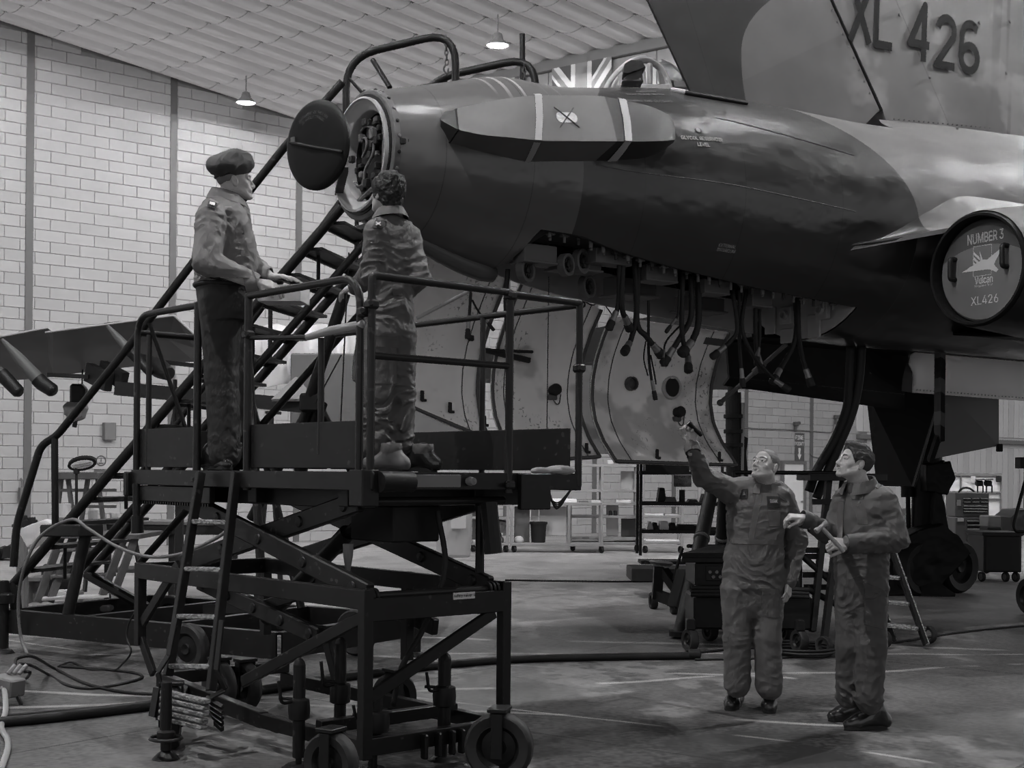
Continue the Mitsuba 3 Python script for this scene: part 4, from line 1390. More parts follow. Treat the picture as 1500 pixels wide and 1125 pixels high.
add(lift, 'funnel', lathe([(.012, 0), (.02, .05), (.028, .10), (.03, .16), (.001, .16)], K(.58, .3, .98), (0, 0, 1), 12), 'plate_grey', smooth=40)

# base frame
BV = 1.06
PW = .065


def post(u, v, z0=.05, z1=BZ, w=PW):
    return add(lift, 'post', kbox(u - w / 2, u + w / 2, v - w / 2, v + w / 2, z0, z1, .004), 'lift_paint')


for u, v in ((.04, .05), (.04, BV), (2.76, .05), (2.76, BV), (1.0, BV)):
    post(u, v, .10 if u < 1 else .42)
for a, b, h in (((.04, .05, BZ - .05), (2.76, .05, BZ - .05), .10), ((.04, BV, BZ - .05), (2.76, BV, BZ - .05), .10), ((.04, .05, BZ - .10), (.04, BV, BZ - .10), .12), ((2.76, .05, BZ - .05), (2.76, BV, BZ - .05), .1),
                ((.04, .05, .16), (.04, BV, .16), .09), ((.04, .05, .16), (1.1, .05, .16), .08), ((.04, BV, .16), (2.5, BV, .16), .08), ((2.45, .05, .24), (2.45, BV, .24), .08), ((1.1, .05, .16), (2.45, .05, .24), .09), ((.5, .05, .2), (.5, BV, .2), .07)):
    add(lift, 'base_beam', beam(K(*a), K(*b), .06, h, ch=.004), 'lift_paint')
for a, b in (((.08, .05, BZ - .14), (1.35, .05, .34)), ((.04, .98, BZ - .16), (.04, .08, .40)), ((2.72, .05, .56), (2.2, .05, .95)), ((1.6, .3, .72), (.95, .3, .86)), ((1.6, .3, .72), (2.3, .3, .66)), ((1.75, .55, .60), (1.2, .55, .60)), ((1.2, .55, .60), (1.05, .55, .32)), ((2.74, .05, .46), (2.55, .05, .26))):
    add(lift, 'brace', beam(K(*a), K(*b), .03, .065, ch=.004), 'lift_paint')
add(lift, 'name_plate', kbox(.001, .008, .64, .80, BZ - .075, BZ - .04, 0), 'label_white')
v, f = text('safety raiser 4', .016, .001)
add(lift, 'plate_lettering', (K(.0, .72, BZ - .0575) + v[:, :1] * LV + v[:, 1:2] * np.array([0, 0, 1.0]) - v[:, 2:] * LU, f), 'marking_black')

# wheels, screw jacks
def wheel_at(c, ax, r, w):
    ty, hb = wheel(c, ax, r, w, 28)
    k = add(lift, 'wheel', ty, 'tyre', smooth=40)
    add(k, 'hub', hb, 'black_steel', smooth=40)
    q = frame([ax[0], ax[1], 0])
    add(lift, 'fork', [xf(box((s * (w / 2 + .012), 0, r * .35), (.012, .06, r * 1.3), .003), q, c) for s in (-1, 1)] + [xf(box((0, 0, r * 1.08), (w + .04, .10, .02), .003), q, c)], 'black_steel')


for x, d, r, w, ax in ((487, 6.72, .150, .09, LV + LU * .35), (733, 7.0, .178, .11, LU * .75 + LV), (252, 7.75, .178, .10, LU * .55 - LV * .9), (360, 9.0, .16, .09, LV), (578, 8.6, .16, .09, LU), (322, 8.9, .17, .09, LV)):
    c = P(x, 900, d)
    c[2] = r
    wheel_at(c, np.asarray(ax), r, w)
add(lift, 'outrigger', [beam(K(2.1, .05, .22), P(256, 1040, 7.78), .06, .07, ch=.004), beam(K(.9, .05, .15), K(2.1, .05, .20), .06, .07, ch=.004)], 'lift_paint')


def jack(u, v, z0, z1, r=.033, foot=True):
    k = add(lift, 'screw_jack', [rod(K(u, v, z0), K(u, v, z1 - .02), r, 14), lathe([(r, -.02), (r * .8, .0), (r * .4, .015), (.001, .018)], K(u, v, z1), (0, 0, 1), 14), lathe([(r, -.06), (r * 1.7, -.05), (r * 1.8, 0), (r * 1.7, .05), (r, .06)], K(u, v, z0 + (z1 - z0) * .5), (0, 0, 1), 16)], 'lift_paint', smooth=40)
    add(k, 'handle', tube(bend([K(u + .06, v - .1, z0 + (z1 - z0) * .62), K(u, v, z0 + (z1 - z0) * .60), K(u - .02, v - .13, z0 + (z1 - z0) * .58), K(u - .02, v - .15, z0 + (z1 - z0) * .82)], .03), .009, 8), 'lift_paint', smooth=True)
    if foot:
        add(k, 'foot', [rod(K(u, v, .02), K(u, v, z0 + .02), r * .5), lathe([(.001, .02), (.06, .02), (.09, .0), (.001, .0)], K(u, v, 0), (0, 0, 1), 18)], 'black_steel', smooth=40)
    return k


jack(.55, -.05, .05, .54)
jack(.62, .28, .06, .62)
jack(.18, .72, .12, .55, .036)
jack(.2, .22, .1, .40, .05)
for v in (.42, .52, .62, .69):
    add(lift, 'lug', place(box((0, 0, 0), (.05, .022, .13), .008), K(-.02, v, .13), LU, LV, [0, 0, 1.0]), 'black_steel')

jp = floor_at(243, 1112)
k = add(lift, 'screw_jack', [rod(jp + [0, 0, .05], jp + [0, 0, .42], .03, 14), lathe([(.03, 0), (.05, .01), (.05, .05), (.03, .06)], jp + [0, 0, .10], (0, 0, 1), 16)], 'lift_paint', smooth=40)
add(k, 'foot', lathe([(.001, .06), (.02, .05), (.05, .03), (.075, .0), (.001, .0)], jp, (0, 0, 1), 18), 'black_steel', smooth=40)
add(k, 'hand_ring', lathe([(.085, .105), (.095, .11), (.085, .125), (.078, .115), (.085, .105)], jp, (0, 0, 1), 22), 'lift_paint', smooth=True)
# ladder to the deck, and its folded lower end
a0, a1 = P(294, 692, 8.10), P(246, 990, 7.80)
b0, b1 = P(346, 692, 7.88), P(309, 1012, 7.55)
lad = add(lift, 'ladder', beam(a0, a1, .05, .042, up=LU, ch=.004), 'lift_paint')
add(lad, 'stile', beam(b0, b1, .05, .042, up=LU, ch=.004), 'lift_paint')
for y in (766, 836, 905, 976):
    s = (y - 692) / 298
    t_ = (y + 2 - 692) / 320
    add(lad, 'rung', beam(a0 + (a1 - a0) * s, b0 + (b1 - b0) * t_, .045, .028, ch=.006), 'worn_edge', label='worn pale-edged ladder rung')
fold = add(lift, 'folded_ladder', beam(P(231, 1008, 7.72), P(224, 1050, 7.70), .02, .07, up=LU), 'black_steel')
add(fold, 'link', beam(P(236, 1008, 7.70), P(233, 1055, 7.68), .02, .05, up=LU), 'black_steel')
for i in range(5):
    add(fold, 'link', beam(P(303 + 3 * i, 1022 + 9 * i, 7.5), P(326, 1036 + 8 * i, 7.46), .02, .03, up=LU), 'black_steel')
for i in range(5):
    y = 1013 + i * 9.4
    add(fold, 'rung', beam(P(239 - i * .8, y, 7.66), P(304 - i * 1.2, y + 15, 7.40), .05, .026, ch=.006), 'worn_edge')
for (x, y), (x1, y1) in (((325, 908), (317, 982)), ((317, 982), (331, 1010)), ((331, 1010), (308, 1022)), ((258, 905), (247, 960)), ((247, 960), (231, 985)), ((231, 985), (237, 1010))):
    add(lad, 'hinge_bar', beam(P(x, y, 7.5 + (x < 300) * .25), P(x1, y1, 7.48 + (x < 300) * .25), .012, .05, up=LU, ch=.003), 'lift_paint')
add(lift, 'hose', tube(spline([K(.3, .75, 1.35), K(.26, .78, 1.0), K(.25, .62, .7), K(.24, .45, .5), K(.28, .42, .3)], 8), .016, 8), 'rubber', smooth=True)


# ---------------------------------------------------------------- mobile access stairs behind the lift
M('stair_paint', .03, .38, tex=paint_tex(.010))
st = thing('access_stairs', 'tall dark mobile access stairs rising behind the man in the beret to the tail', 'stairs')
SB, ST = np.array([-4.30, 11.8, .58]), np.array([-1.41, 11.15, 3.74])
SD = unit(np.array([ST[0] - SB[0], ST[1] - SB[1], 0]))
SL = np.array([-SD[1], SD[0], 0.0])          # across the flight, away from us
SWD = 1.22


def tb(parent, name, pts, r, mat='stair_paint', rb=.12, n=12, **kw):
    return add(parent, name, tube(bend(pts, rb, 6), r, n), mat, smooth=True, **kw)


for w in (0, SWD):
    tb(st, 'stringer', [SB + SL * w, ST + SL * w], .042)
    tb(st, 'truss_tube', [SB + SL * (w * .9 + .12) + SD * .55 + [0, 0, .12], ST + SL * (w * .9 + .12) + SD * .25 + [0, 0, -.18]], .034)
for k in range(15):
    s = (k + .6) / 15.2
    c = SB + (ST - SB) * s
    tr = add(st, 'tread', [beam(c + SL * .02 + SD * .04, c + SL * (SWD - .02) + SD * .04, .20, .028, ch=.004), beam(c + SL * .02 - SD * .06 + [0, 0, -.012], c + SL * (SWD - .02) - SD * .06 + [0, 0, -.012], .02, .05)], 'stair_paint')
    if k % 3 == 1:
        tb(st, 'tread_stay', [c + SL * .3, c + SL * .3 + [0, 0, -.3]], .016)
# hand rails
up = np.array([0, 0, .98])
near = [np.array(P(22, 800, 11.95)), np.array(P(64, 655, 11.9)), np.array(P(82, 640, 11.85)), SB + (ST - SB) * .42 + up * .86, SB + (ST - SB) * 1.0 + up]
tb(st, 'handrail', [P(20, 830, 11.95), P(24, 770, 11.95), P(60, 652, 11.9), P(82, 640, 11.85), P(187, 510, 11.6), P(300, 362, 11.45), P(418, 214, 11.3), P(502, 120, 11.2)], .034)
tb(st, 'handrail_post', [P(80, 640, 11.85), P(81, 775, 11.85)], .030)
tb(st, 'handrail', [SB + SL * SWD + SD * .4 + up * .8, ST + SL * SWD + up * .9], .026)
for s in (.3, .62, .9):
    tb(st, 'handrail_post', [SB + SL * SWD + (ST - SB) * s, SB + SL * SWD + (ST - SB) * s + [0, 0, .9]], .02)
# landing beside the tail, with bent rails and chains
def LQ(L, o, z):
    return A(L, o, z)


add(st, 'landing', [AM(box((1.7, -1.25, 3.70), (2.0, .5, .05), .006)), AM(box((1.7, -1.03, 3.64), (2.0, .06, .12))), AM(box((1.7, -1.47, 3.64), (2.0, .06, .12)))], 'stair_paint')
tb(st, 'guard_rail', [P(507, 250, 11.9), P(507, 84, 11.9), P(667, 46, 11.75), P(668, 250, 11.75)], .033, rb=.28)
tb(st, 'guard_rail', [P(620, 136, 12.9), P(650, 112, 12.8), P(785, 82, 12.6), P(783, 240, 12.6)], .036, rb=.3)
tb(st, 'guard_rail', [P(560, 138, 13.0), P(655, 120, 12.9)], .02)
tb(st, 'stay', [P(546, 88, 12.6), P(571, 128, 12.4)], .024)
tb(st, 'mast', [P(765, 50, 12.9), P(766, 150, 12.9)], .028)
M('chain_steel', .10, .4, metallic=.6)
for x, y0, n, d in ((653, 52, 6, 11.75), (768, 92, 4, 12.6)):
    s = [P(x, y0, d)]
    k = None
    for i in range(n):
        c = P(x + .3 * i, y0 + 4 + i * 7, d)
        a = np.arange(13) * 2 * np.pi / 12
        e = np.array([1.0, 0, 0]) if i % 2 else np.array([.2, .98, 0])
        key = add(st if k is None else k, 'chain' if k is None else 'link', tube(c + np.outer(np.cos(a), e) * .013 + np.outer(np.sin(a), [0, 0, 1.0]) * .028, .0055, 6, False), 'chain_steel', smooth=True)
        k = k or key
    add(k, 'hook', tube(spline([P(x, y0 + n * 7, d), P(x - 3, y0 + n * 7 + 8, d), P(x + 2, y0 + n * 7 + 14, d), P(x + 4, y0 + n * 7 + 6, d)], 5), .008, 8), 'chain_steel', smooth=True)
# support frame below the landing: legs, struts and wires
for (p, q, r) in ((P(452, 590, 11.6), P(505, 430, 11.4), .05), (P(440, 690, 11.9), P(470, 590, 11.7), .06), (P(368, 760, 12.0), P(452, 600, 11.7), .045), (P(520, 700, 12.2), P(470, 600, 12.0), .04)):
    tb(st, 'leg', [p, q], r)
add(st, 'leg_joint', box(P(457, 590, 11.6), (.2, .12, .16), .02), 'stair_paint')
for x0, y0, x1, y1 in ((511, 370, 498, 640), (462, 590, 500, 520)):
    tb(st, 'wire', [P(x0, y0, 11.3), P(x1, y1, 11.3)], .006)
# chassis
CB = np.array([-4.33, 11.75, 0])
CD = unit([.86, -.5, 0])
CE = np.array([.5, .86, 0]) / np.hypot(.5, .86)


def C_(a, b, z):
    return CB + CD * a + CE * b + np.array([0, 0, z])


ch = []
for a, b in (((0, 0, .27), (3.0, 0, .27)), ((0, 1.7, .27), (3.0, 1.7, .27)), ((0, 0, .27), (0, 1.7, .27)), ((.95, 0, .27), (.95, 1.7, .27)), ((3.0, 0, .27), (3.0, 1.7, .27)), ((1.9, 0, .27), (1.9, 1.7, .27))):
    add(st, 'chassis_beam', channel(C_(*a), C_(*b), .08, .20, .02), 'stair_paint')
tb(st, 'leg', [C_(.72, .02, .37), P(128, 772, 11.45)], .05, mat='board_paint', label='short lighter steel prop under the flight')
add(st, 'prop_head', [beam(P(76, 777, 11.7), P(134, 777, 11.35), .24, .10, ch=.01)], 'stair_paint')
for a, b in ((.02, -.06), (3.05, 1.75)):
    k = add(st, 'screw_jack', [rod(C_(a, b, .04), C_(a, b, .62), .045, 12), lathe([(.05, 0), (.09, .01), (.09, .08), (.05, .1)], C_(a, b, .42), (0, 0, 1), 16), lathe([(.001, .03), (.07, .03), (.10, 0), (.001, 0)], C_(a, b, 0), (0, 0, 1), 16)], 'black_steel', smooth=40)
ty, hb = wheel(C_(2.2, -.12, .2), CE, .2, .1)
k = add(st, 'wheel', ty, 'tyre', smooth=40)
add(k, 'hub', hb, 'black_steel', smooth=40)
for p in (C_(2.6, 1.5, .2), C_(.4, 1.55, .2)):
    ty, hb = wheel(p, CE, .2, .1)
    k = add(st, 'wheel', ty, 'tyre', smooth=40)
    add(k, 'hub', hb, 'black_steel', smooth=40)
add(st, 'stair_foot', rod(SB + [0, 0, .02], C_(.02, .08, .3), .05), 'stair_paint')
add(st, 'stair_foot', rod(SB + SL * SWD, C_(.4, 1.25, .3), .05), 'stair_paint')
for a, b, s in (((2.6, .3, .37), ST, .72), ((2.0, 1.5, .37), ST + SL * SWD, .55)):
    q = SB + (ST - SB) * s + (SL * SWD if s < .6 else 0)
    tb(st, 'prop', [C_(*a), q], .036)


# ---------------------------------------------------------------- wall fittings, banner
M('fitting_grey', .14, .5)
M('sign_grey', .085, .5)
M('dark_thing', .013, .5)
M('mid_thing', .12, .55)
M('pale_thing', .42, .6)
M('white_thing', .62, .6)
M('red_grey', .10, .4)
M('alu', .27, .4, metallic=.3)
M('plastic_haze', .34, .3)
M('flag_dark', .10, .8)
M('flag_mid', .24, .8)
M('flag_white', .60, .8)


def on_wall(x, y, out=.02):
    p = hit(x, y, W0 + GN * out, GN)
    return p


def wplace(m, x, y, out=.02):
    """A mesh laid out in x, y (z out of the wall) at the pixel on the gable wall."""
    return place(m, on_wall(x, y, out), GDIR, [0, 0, 1.0], GN)


one('wall_box', wplace(box((0, 0, .07), (.24, .36, .14), .01), 158, 632), 'fitting_grey', 'grey box fixed to the block wall left of the railing', 'box')
t = thing('no_smoking_sign', 'round no-smoking sign above a small notice on the block wall', 'sign')
add(t, 'ring', wplace(lathe([(.085, .004), (.11, .004), (.11, .0)], (0, 0, 0), (0, 0, 1), 24), 148, 675), 'sign_grey')
add(t, 'cigarette', wplace([box((0, -.05, .006), (.10, .03, .004)), box((.0, .02, .006), (.02, .08, .004))], 148, 675), 'sign_grey')
add(t, 'notice', wplace(box((0, 0, .004), (.24, .08, .008)), 146, 690), 'sign_grey')
t = thing('switch_box', 'grey switch box with a conduit beside the left steel column', 'switch')
add(t, 'box', wplace(box((0, 0, .06), (.12, .30, .12), .01), 31, 725), 'fitting_grey')
add(t, 'conduit', wplace(tube(bend([(0, .1, .05), (0, .28, .05), (-.03, .33, .05)], .04), .018, 8), 31, 725), 'fitting_grey')
for k, (y, s, h) in enumerate(((668, '2', .13), (680, '..', .05), (647, '-', .05))):
    key = add('wall_left', 'painted_number', wplace(text(s, h, .002, True), 42, y, .030), 'flag_white', label='white painted number on a steel column' if k == 0 else None)

# FIRE POINT sign and fittings on the far block wall
t = thing('fire_point_sign', 'dark FIRE POINT sign with a white arrow on the far block wall', 'sign')
add(t, 'board', wplace(box((0, 0, .01), (.43, .86, .02), .004), 1171, 655), 'sign_grey')
add(t, 'lettering', wplace(text('FIRE', .125, .003, True), 1171, 641, .045), 'flag_white')
add(t, 'lettering', wplace(text('POINT', .098, .003, True), 1171, 650, .045), 'flag_white')
add(t, 'arrow', wplace(prism([(-.055, .17), (.055, .17), (.035, -.02), (.10, -.02), (0, -.19), (-.10, -.02), (-.035, -.02)], .003), 1171, 664.5, .045), 'flag_white')
for (x, y), lab in (((1164, 621), 'dark socket fitting on the wall above the FIRE POINT sign'), ((1223, 611), 'dark lamp fitting on the far wall right of the steel column')):
    t = thing('wall_socket', lab, 'fitting')
    add(t, 'body', wplace([box((0, 0, .06), (.18, .12, .12), .02), box((.10, .03, .08), (.10, .09, .10), .02)], x, y), 'sign_grey')
    add(t, 'plug', wplace(box((-.02, -.15, .05), (.09, .16, .08), .02), x, y), 'sign_grey')
one('wall_cable', tube(spline([on_wall(x, y, .05) for x, y in ((1088, 626), (1110, 628), (1140, 629), (1180, 631), (1205, 633), (1218, 633), (1221, 626), (1222, 616))], 6), .016, 6), 'fitting_grey', 'thin grey cable run along the far block wall', 'cable', smooth=True)
one('wall_cable', tube(spline([on_wall(x, y, .05) for x, y in ((1187, 662), (1190, 668), (1200, 671), (1222, 672))], 6), .014, 6), 'fitting_grey', 'short hanging cable on the far wall beside the right man', 'cable', smooth=True)
d = struct('door_1', wplace(box((0, 0, .03), (.95, 2.3, .05), .004), 1160, 735), 'white_paint', label='white door in the far block wall behind the two men')
add(d, 'frame', wplace([box((-.52, 0, .05), (.09, 2.4, .10)), box((.52, 0, .05), (.09, 2.4, .10)), box((0, 1.19, .05), (1.13, .09, .10))], 1160, 735), 'fitting_grey')
add(d, 'handle', wplace(rod((.36, .0, .08), (.36, .0, .12), .03), 1160, 735), 'fitting_grey')

# right-hand end: ribbed cladding further along the same wall
M('cladding', .50, .5)
M('cladding_b', .44, .5)
c0 = 26.4
wr = struct('wall_far', place(box((9, 0, 4.1), (18.2, .1, 8.2)), wall_pt(c0, 0, -.06), GDIR, GN, [0, 0, 1.0]), 'cladding', label='pale ribbed metal cladding wall at the right')
for k in range(51):
    add(wr, 'cladding_panel', place(box((k * .355 + .17, .03, 5.6), (.335, .05, 5.2), .012), wall_pt(c0, 0, -.02), GDIR, GN, [0, 0, 1.0]), 'cladding_b' if k % 3 == 1 else 'cladding')
    add(wr, 'cladding_panel', place(box((k * .355 + .17, .03, 1.4), (.335, .05, 2.5), .012), wall_pt(c0, 0, -.02), GDIR, GN, [0, 0, 1.0]), 'cladding_b' if k % 4 == 1 else 'cladding')
add(wr, 'ledge', place(box((9, .09, 2.84), (18, .18, .16), .02), wall_pt(c0, 0, 0), GDIR, GN, [0, 0, 1.0]), 'fitting_grey')
d2_ = struct('door_2', place(box((0, .08, 1.0), (1.6, .06, 2.05), .005), wall_pt(36.9, 0, 0), GDIR, GN, [0, 0, 1.0]), 'sign_grey', label='grey door in the ribbed cladding at the right edge')
add(d2_, 'frame', place([box((-.85, .1, 1.05), (.10, .1, 2.15)), box((.85, .1, 1.05), (.10, .1, 2.15)), box((0, .1, 2.1), (1.8, .1, .1))], wall_pt(36.9, 0, 0), GDIR, GN, [0, 0, 1.0]), 'cladding')
add(d2_, 'notice', place(box((.2, .12, 1.3), (.22, .01, .5)), wall_pt(36.9, 0, 0), GDIR, GN, [0, 0, 1.0]), 'pale_thing')


# union flags hung on the fascia
def on_fascia(x, y, out=.08):
    return hit(x, y, WC - FN * 0 + (-1) * unit(np.cross(EDIR, [0, 0, 1.0])) * 0, unit(np.cross(EDIR, [0, 0, 1.0])))


FNR = unit(np.cross(EDIR, [0, 0, 1.0]))
FNR = FNR if FNR[1] < 0 else -FNR


def flag(xc, yt, w, h, lab):
    p = hit(xc, yt, WC + FNR * .17, FNR)
    put = lambda m: place(m, p, EDIR, [0, 0, 1.0], FNR)
    t = thing('union_flag', lab, 'flag', None)
    add(t, 'field', put(box((0, -h / 2, 0), (w, h, .008))), 'flag_dark')
    full = sg.box(-w / 2, -h, w / 2, 0)
    c = (0, -h / 2)
    dg = [sg.LineString([(-w * .62, -h / 2 + h * .62 * s), (w * .62, -h / 2 - h * .62 * s)]) for s in (1, -1)]
    add(t, 'diagonal', put(mv(prism(dg[0].buffer(w * .095).union(dg[1].buffer(w * .095)).intersection(full), .004), (0, 0, .004))), 'flag_white')
    add(t, 'diagonal_stripe', put(mv(prism(sa.translate(dg[0], 0, -w * .03).buffer(w * .035).union(sa.translate(dg[1], 0, w * .03).buffer(w * .035)).intersection(full), .002), (0, 0, .008))), 'flag_mid')
    cr = sg.box(-w * .175, -h, w * .175, 0).union(sg.box(-w / 2, -h / 2 - w * .175, w / 2, -h / 2 + w * .175))
    add(t, 'cross_border', put(mv(prism(cr, .003), (0, 0, .009))), 'flag_white')
    cr = sg.box(-w * .10, -h, w * .10, 0).union(sg.box(-w / 2, -h / 2 - w * .10, w / 2, -h / 2 + w * .10))
    add(t, 'cross', put(mv(prism(cr, .002), (0, 0, .0125))), 'flag_mid')


flag(852, 92, 1.34, 1.62, 'union flag hung under the eaves above the tail')
flag(746, 115, .75, 1.0, 'smaller union flag half hidden behind the tail top')

# ---------------------------------------------------------------- another aircraft's wing at the far left
M('wing_grey', .105, .45, tex=lambda p, n, uv: mi.Color3f(.06 + .04 * mikit.fbm(p.x * 1.5, p.y * 1.5, p.z * 3, 3)))
M('wing_edge', .3, .4)
wg = thing('aircraft_wing', 'grey wing of another aircraft with dark flap fairings at the left edge', 'wing')


def slabq(px, ds, t=.10):
    return sheet(np.array([[P(x, y, d) for (x, y), d in zip(r, dd)] for r, dd in zip(px, ds)]), t)


TOPW = [(-40, 502), (70, 481), (78, 487), (160, 472), (255, 463), (285, 490)]
BOTW = [(-40, 562), (70, 553), (78, 551), (160, 541), (240, 532), (285, 530)]
add(wg, 'skin', sheet(np.array([[P(x, y, 16.0) for x, y in TOPW], [P(x * .5 + u * .5, y * .5 + v * .5, 16.6) for (x, y), (u, v) in zip(TOPW, BOTW)], [P(x, y, 17.4) for x, y in BOTW]]), -.08), 'wing_grey')
add(wg, 'trailing_lip', [rod(P(-40, 501, 15.98), P(70, 480, 15.98), .012, 6), rod(P(66, 487, 15.98), P(255, 462, 15.98), .012, 6), rod(P(255, 462, 15.98), P(285, 490, 15.98), .014, 6)], 'wing_edge')
for (x0, y0, x1, y1, r, x2, y2) in ((3, 497, 60, 560, .085, 80, 574), (157, 477, 196, 520, .06, 222, 546), (-30, 522, 6, 552, .08, 30, 576)):
    add(wg, 'flap_fairing', tube([P(x0, y0, 15.95), P(x0 * .6 + x1 * .4, y0 * .6 + y1 * .4, 15.95), P(x1, y1, 15.9), P(x1 + 2, y1 + 3, 15.88)], [.02, r * .75, r, r * .8], 14), 'wing_grey', smooth=50)
    add(wg, 'fairing_end', tube([P(x1 - 5, y1 - 5, 15.9), P(x1 + 2, y1 + 2, 15.9), P(x2 - 3, y2 - 2, 15.85), P(x2, y2, 15.84)], [r * 1.04, r * 1.04, r * .95, r * .6], 14), 'black_steel', smooth=50)
add(wg, 'flap_track', [beam(P(130, 545, 16.4), P(160, 560, 16.1), .1, .22), beam(P(150, 540, 16.4), P(182, 558, 16.1), .1, .2), beam(P(70, 549, 16.3), P(130, 552, 16.3), .05, .05), beam(P(235, 530, 16.6), P(290, 536, 16.6), .05, .05), tube([P(205, 525, 16.3), P(235, 540, 16.0), P(248, 548, 15.9)], [.06, .12, .08], 12)], 'dark_thing', smooth=40)
bm = one('lifting_beam', [beam(P(171, 569, 16.0), P(460, 596, 15.6), .12, .16)], 'dark_thing', 'long dark beam standing out below the wing behind the stairs', 'beam')
one('dust_sheet', sheet(np.array([[P(x, y + 4 * math.sin(x * .09), 17.0) for x in range(370, 545, 12)] if y < 500 else [P(x, y + 4 * math.sin(x * .07 + y), 16.9 + .1 * math.sin(x * .15)) for x in range(370, 545, 12)] for y in (478, 500, 524, 548, 566)]), .02), 'white_thing', 'white dust sheet hanging behind the stairs', 'sheet', smooth=True)
one('sheet_cover', sheet(np.array([[P(398, 588, 15.5), P(462, 588, 15.5)], [P(432, 556, 16.1), P(436, 556, 16.1)]]), .03), 'mid_thing', 'grey triangular cover below the dust sheet', 'cover')
one('grey_container', place(box((0, 0, 0), (2.1, 1.2, 1.05), .02), P(560, 586, 17.0), [1, 0, 0], [0, 1, 0]), 'mid_thing', 'grey boxy container seen between the stairs and the man in overalls', 'container')
one('perforated_panel', place([box((0, 0, 0), (.75, .04, 1.1), .005)], P(872, 600, 17.0), [1, 0, 0], [0, 1, 0]), 'mid_thing', 'dark perforated panel between the two hanging belly doors', 'panel')
one('cross_rail', beam(P(840, 655, 18.0), P(905, 648, 18.0), .06, .08), 'dark_thing', 'dark rail under the gap between the belly doors', 'rail')
ht = thing('hanging_hoist', 'dark hoist with a pale gear block hanging below the wing', 'hoist')
add(ht, 'block', [box(P(114, 580, 17.2), (.17, .16, .30), .03), box(P(121, 575, 17.2), (.10, .16, .16), .03)], 'dark_thing')
add(ht, 'gearbox', lump([(98, 596), (104, 590), (121, 589), (126, 598), (122, 612), (112, 618), (98, 607)], 0.11, 17.2, 8, sub=.05, amp=.04), 'mid_thing', smooth=20)
add(ht, 'shaft', [rod(P(111, 612, 17.2), P(109, 626, 17.2), .03)], 'dark_thing')
add(ht, 'cable', rod(P(121, 540, 17.3), P(120, 572, 17.2), .010), 'dark_thing')

# ---------------------------------------------------------------- bench, steps and things behind the stairs
def leg_rod(a, b, da, db, r=.03):
    return rod(P(*a, da), P(*b, db), r, 8)


BD = 16.6
wb = thing('workbench', 'steel workbench with a vice behind the stairs, cluttered with small things', 'workbench')


def px_box(x0, y0, x1, y1, d, depth, ch=.006):
    a, b = P(x0, y1, d), P(x1, y0, d)
    c = (a + b) / 2
    return box((c[0], d + depth / 2, c[2]), (b[0] - a[0], depth, b[2] - a[2]), ch)


add(wb, 'top', px_box(118, 766, 345, 782, BD, .8), 'dark_thing')
add(wb, 'edge', px_box(118, 765, 345, 768, BD - .02, .82), 'mid_thing')
for x in (152, 246, 338):
    fy = EYE * FPX / BD + 690
    add(wb, 'leg', px_box(x, 780, x + 9, fy, BD + .05, .08), 'dark_thing')
add(wb, 'shelf', px_box(160, 835, 335, 839, BD + .1, .6), 'mid_thing')
one('cardboard_box', px_box(83, 758, 101, 783, 15.6, .25), 'mid_thing', 'grey carton standing on the steps platform below the oval mirror', 'box')
one('paint_tin', lathe([(.001, 0), (.07, 0), (.07, .16), (.001, .16)], P(95, 758, 15.72), (0, 0, 1), 16), 'pale_thing', 'small pale tin beside the grey carton below the mirror', 'tin')
one('clear_bottle', lathe([(.001, 0), (.06, 0), (.06, .14), (.035, .18), (.035, .21), (.001, .21)], P(136, 764.5, 16.8), (0, 0, 1), 14), 'plastic_haze', 'clear plastic bottle standing on the bench', 'bottle')
one('paper_cup', lathe([(.001, 0), (.05, 0), (.065, .1), (.001, .1)], P(168, 763, 16.9), (0, 0, 1), 14), 'pale_thing', 'pale cup on the bench right of the bottle', 'cup')
one('crumpled_paper', lump([(175, 766), (190, 757), (215, 762), (222, 767)], .12, 17.0, 9, sub=.05, amp=.04), 'white_thing', 'crumpled white paper lying on the bench', 'paper', smooth=20)
vc = thing('bench_vice', 'dark bench vice at the left end over a white bag', 'vice')
add(vc, 'body', [px_box(24, 762, 46, 774, 14.6, .2), px_box(28, 755, 34, 764, 14.6, .14), px_box(40, 758, 46, 766, 14.6, .14)], 'dark_thing')
add(vc, 'screw', [rod(P(18, 770, 14.6), P(30, 770, 14.6), .018), rod(P(20, 770, 14.6), P(20, 790, 14.6), .010)], 'dark_thing')
add(vc, 'post', rod(P(32, 772, 14.65), P(33, 690 + 3160 / 14.65 - 2, 14.65), .06, 10), 'mid_thing')
one('white_bag', lump([(36, 775), (70, 762), (78, 768), (70, 785), (46, 802), (40, 792)], .14, 14.2, 10, sub=.05, amp=.05), 'white_thing', 'crumpled white plastic bag hanging by the vice', 'bag', smooth=True)
for k, (x0, y0, x1, y1, lab) in enumerate(((-8, 803, 8, 818, 'dark holdall at the left edge of the photo against the wall'), (10, 800, 29, 817, 'dark holdall beside the vice post'))):
    one('holdall', lump([(x0, y1), (x1, y1), (x0 + 3, y0), (x1 - 3, y0), ((x0 + x1) / 2, y0 - 2)], 0.25, 23.6, 11 + k, sub=.1, amp=.05), 'dark_thing', lab, 'bag', smooth=True)
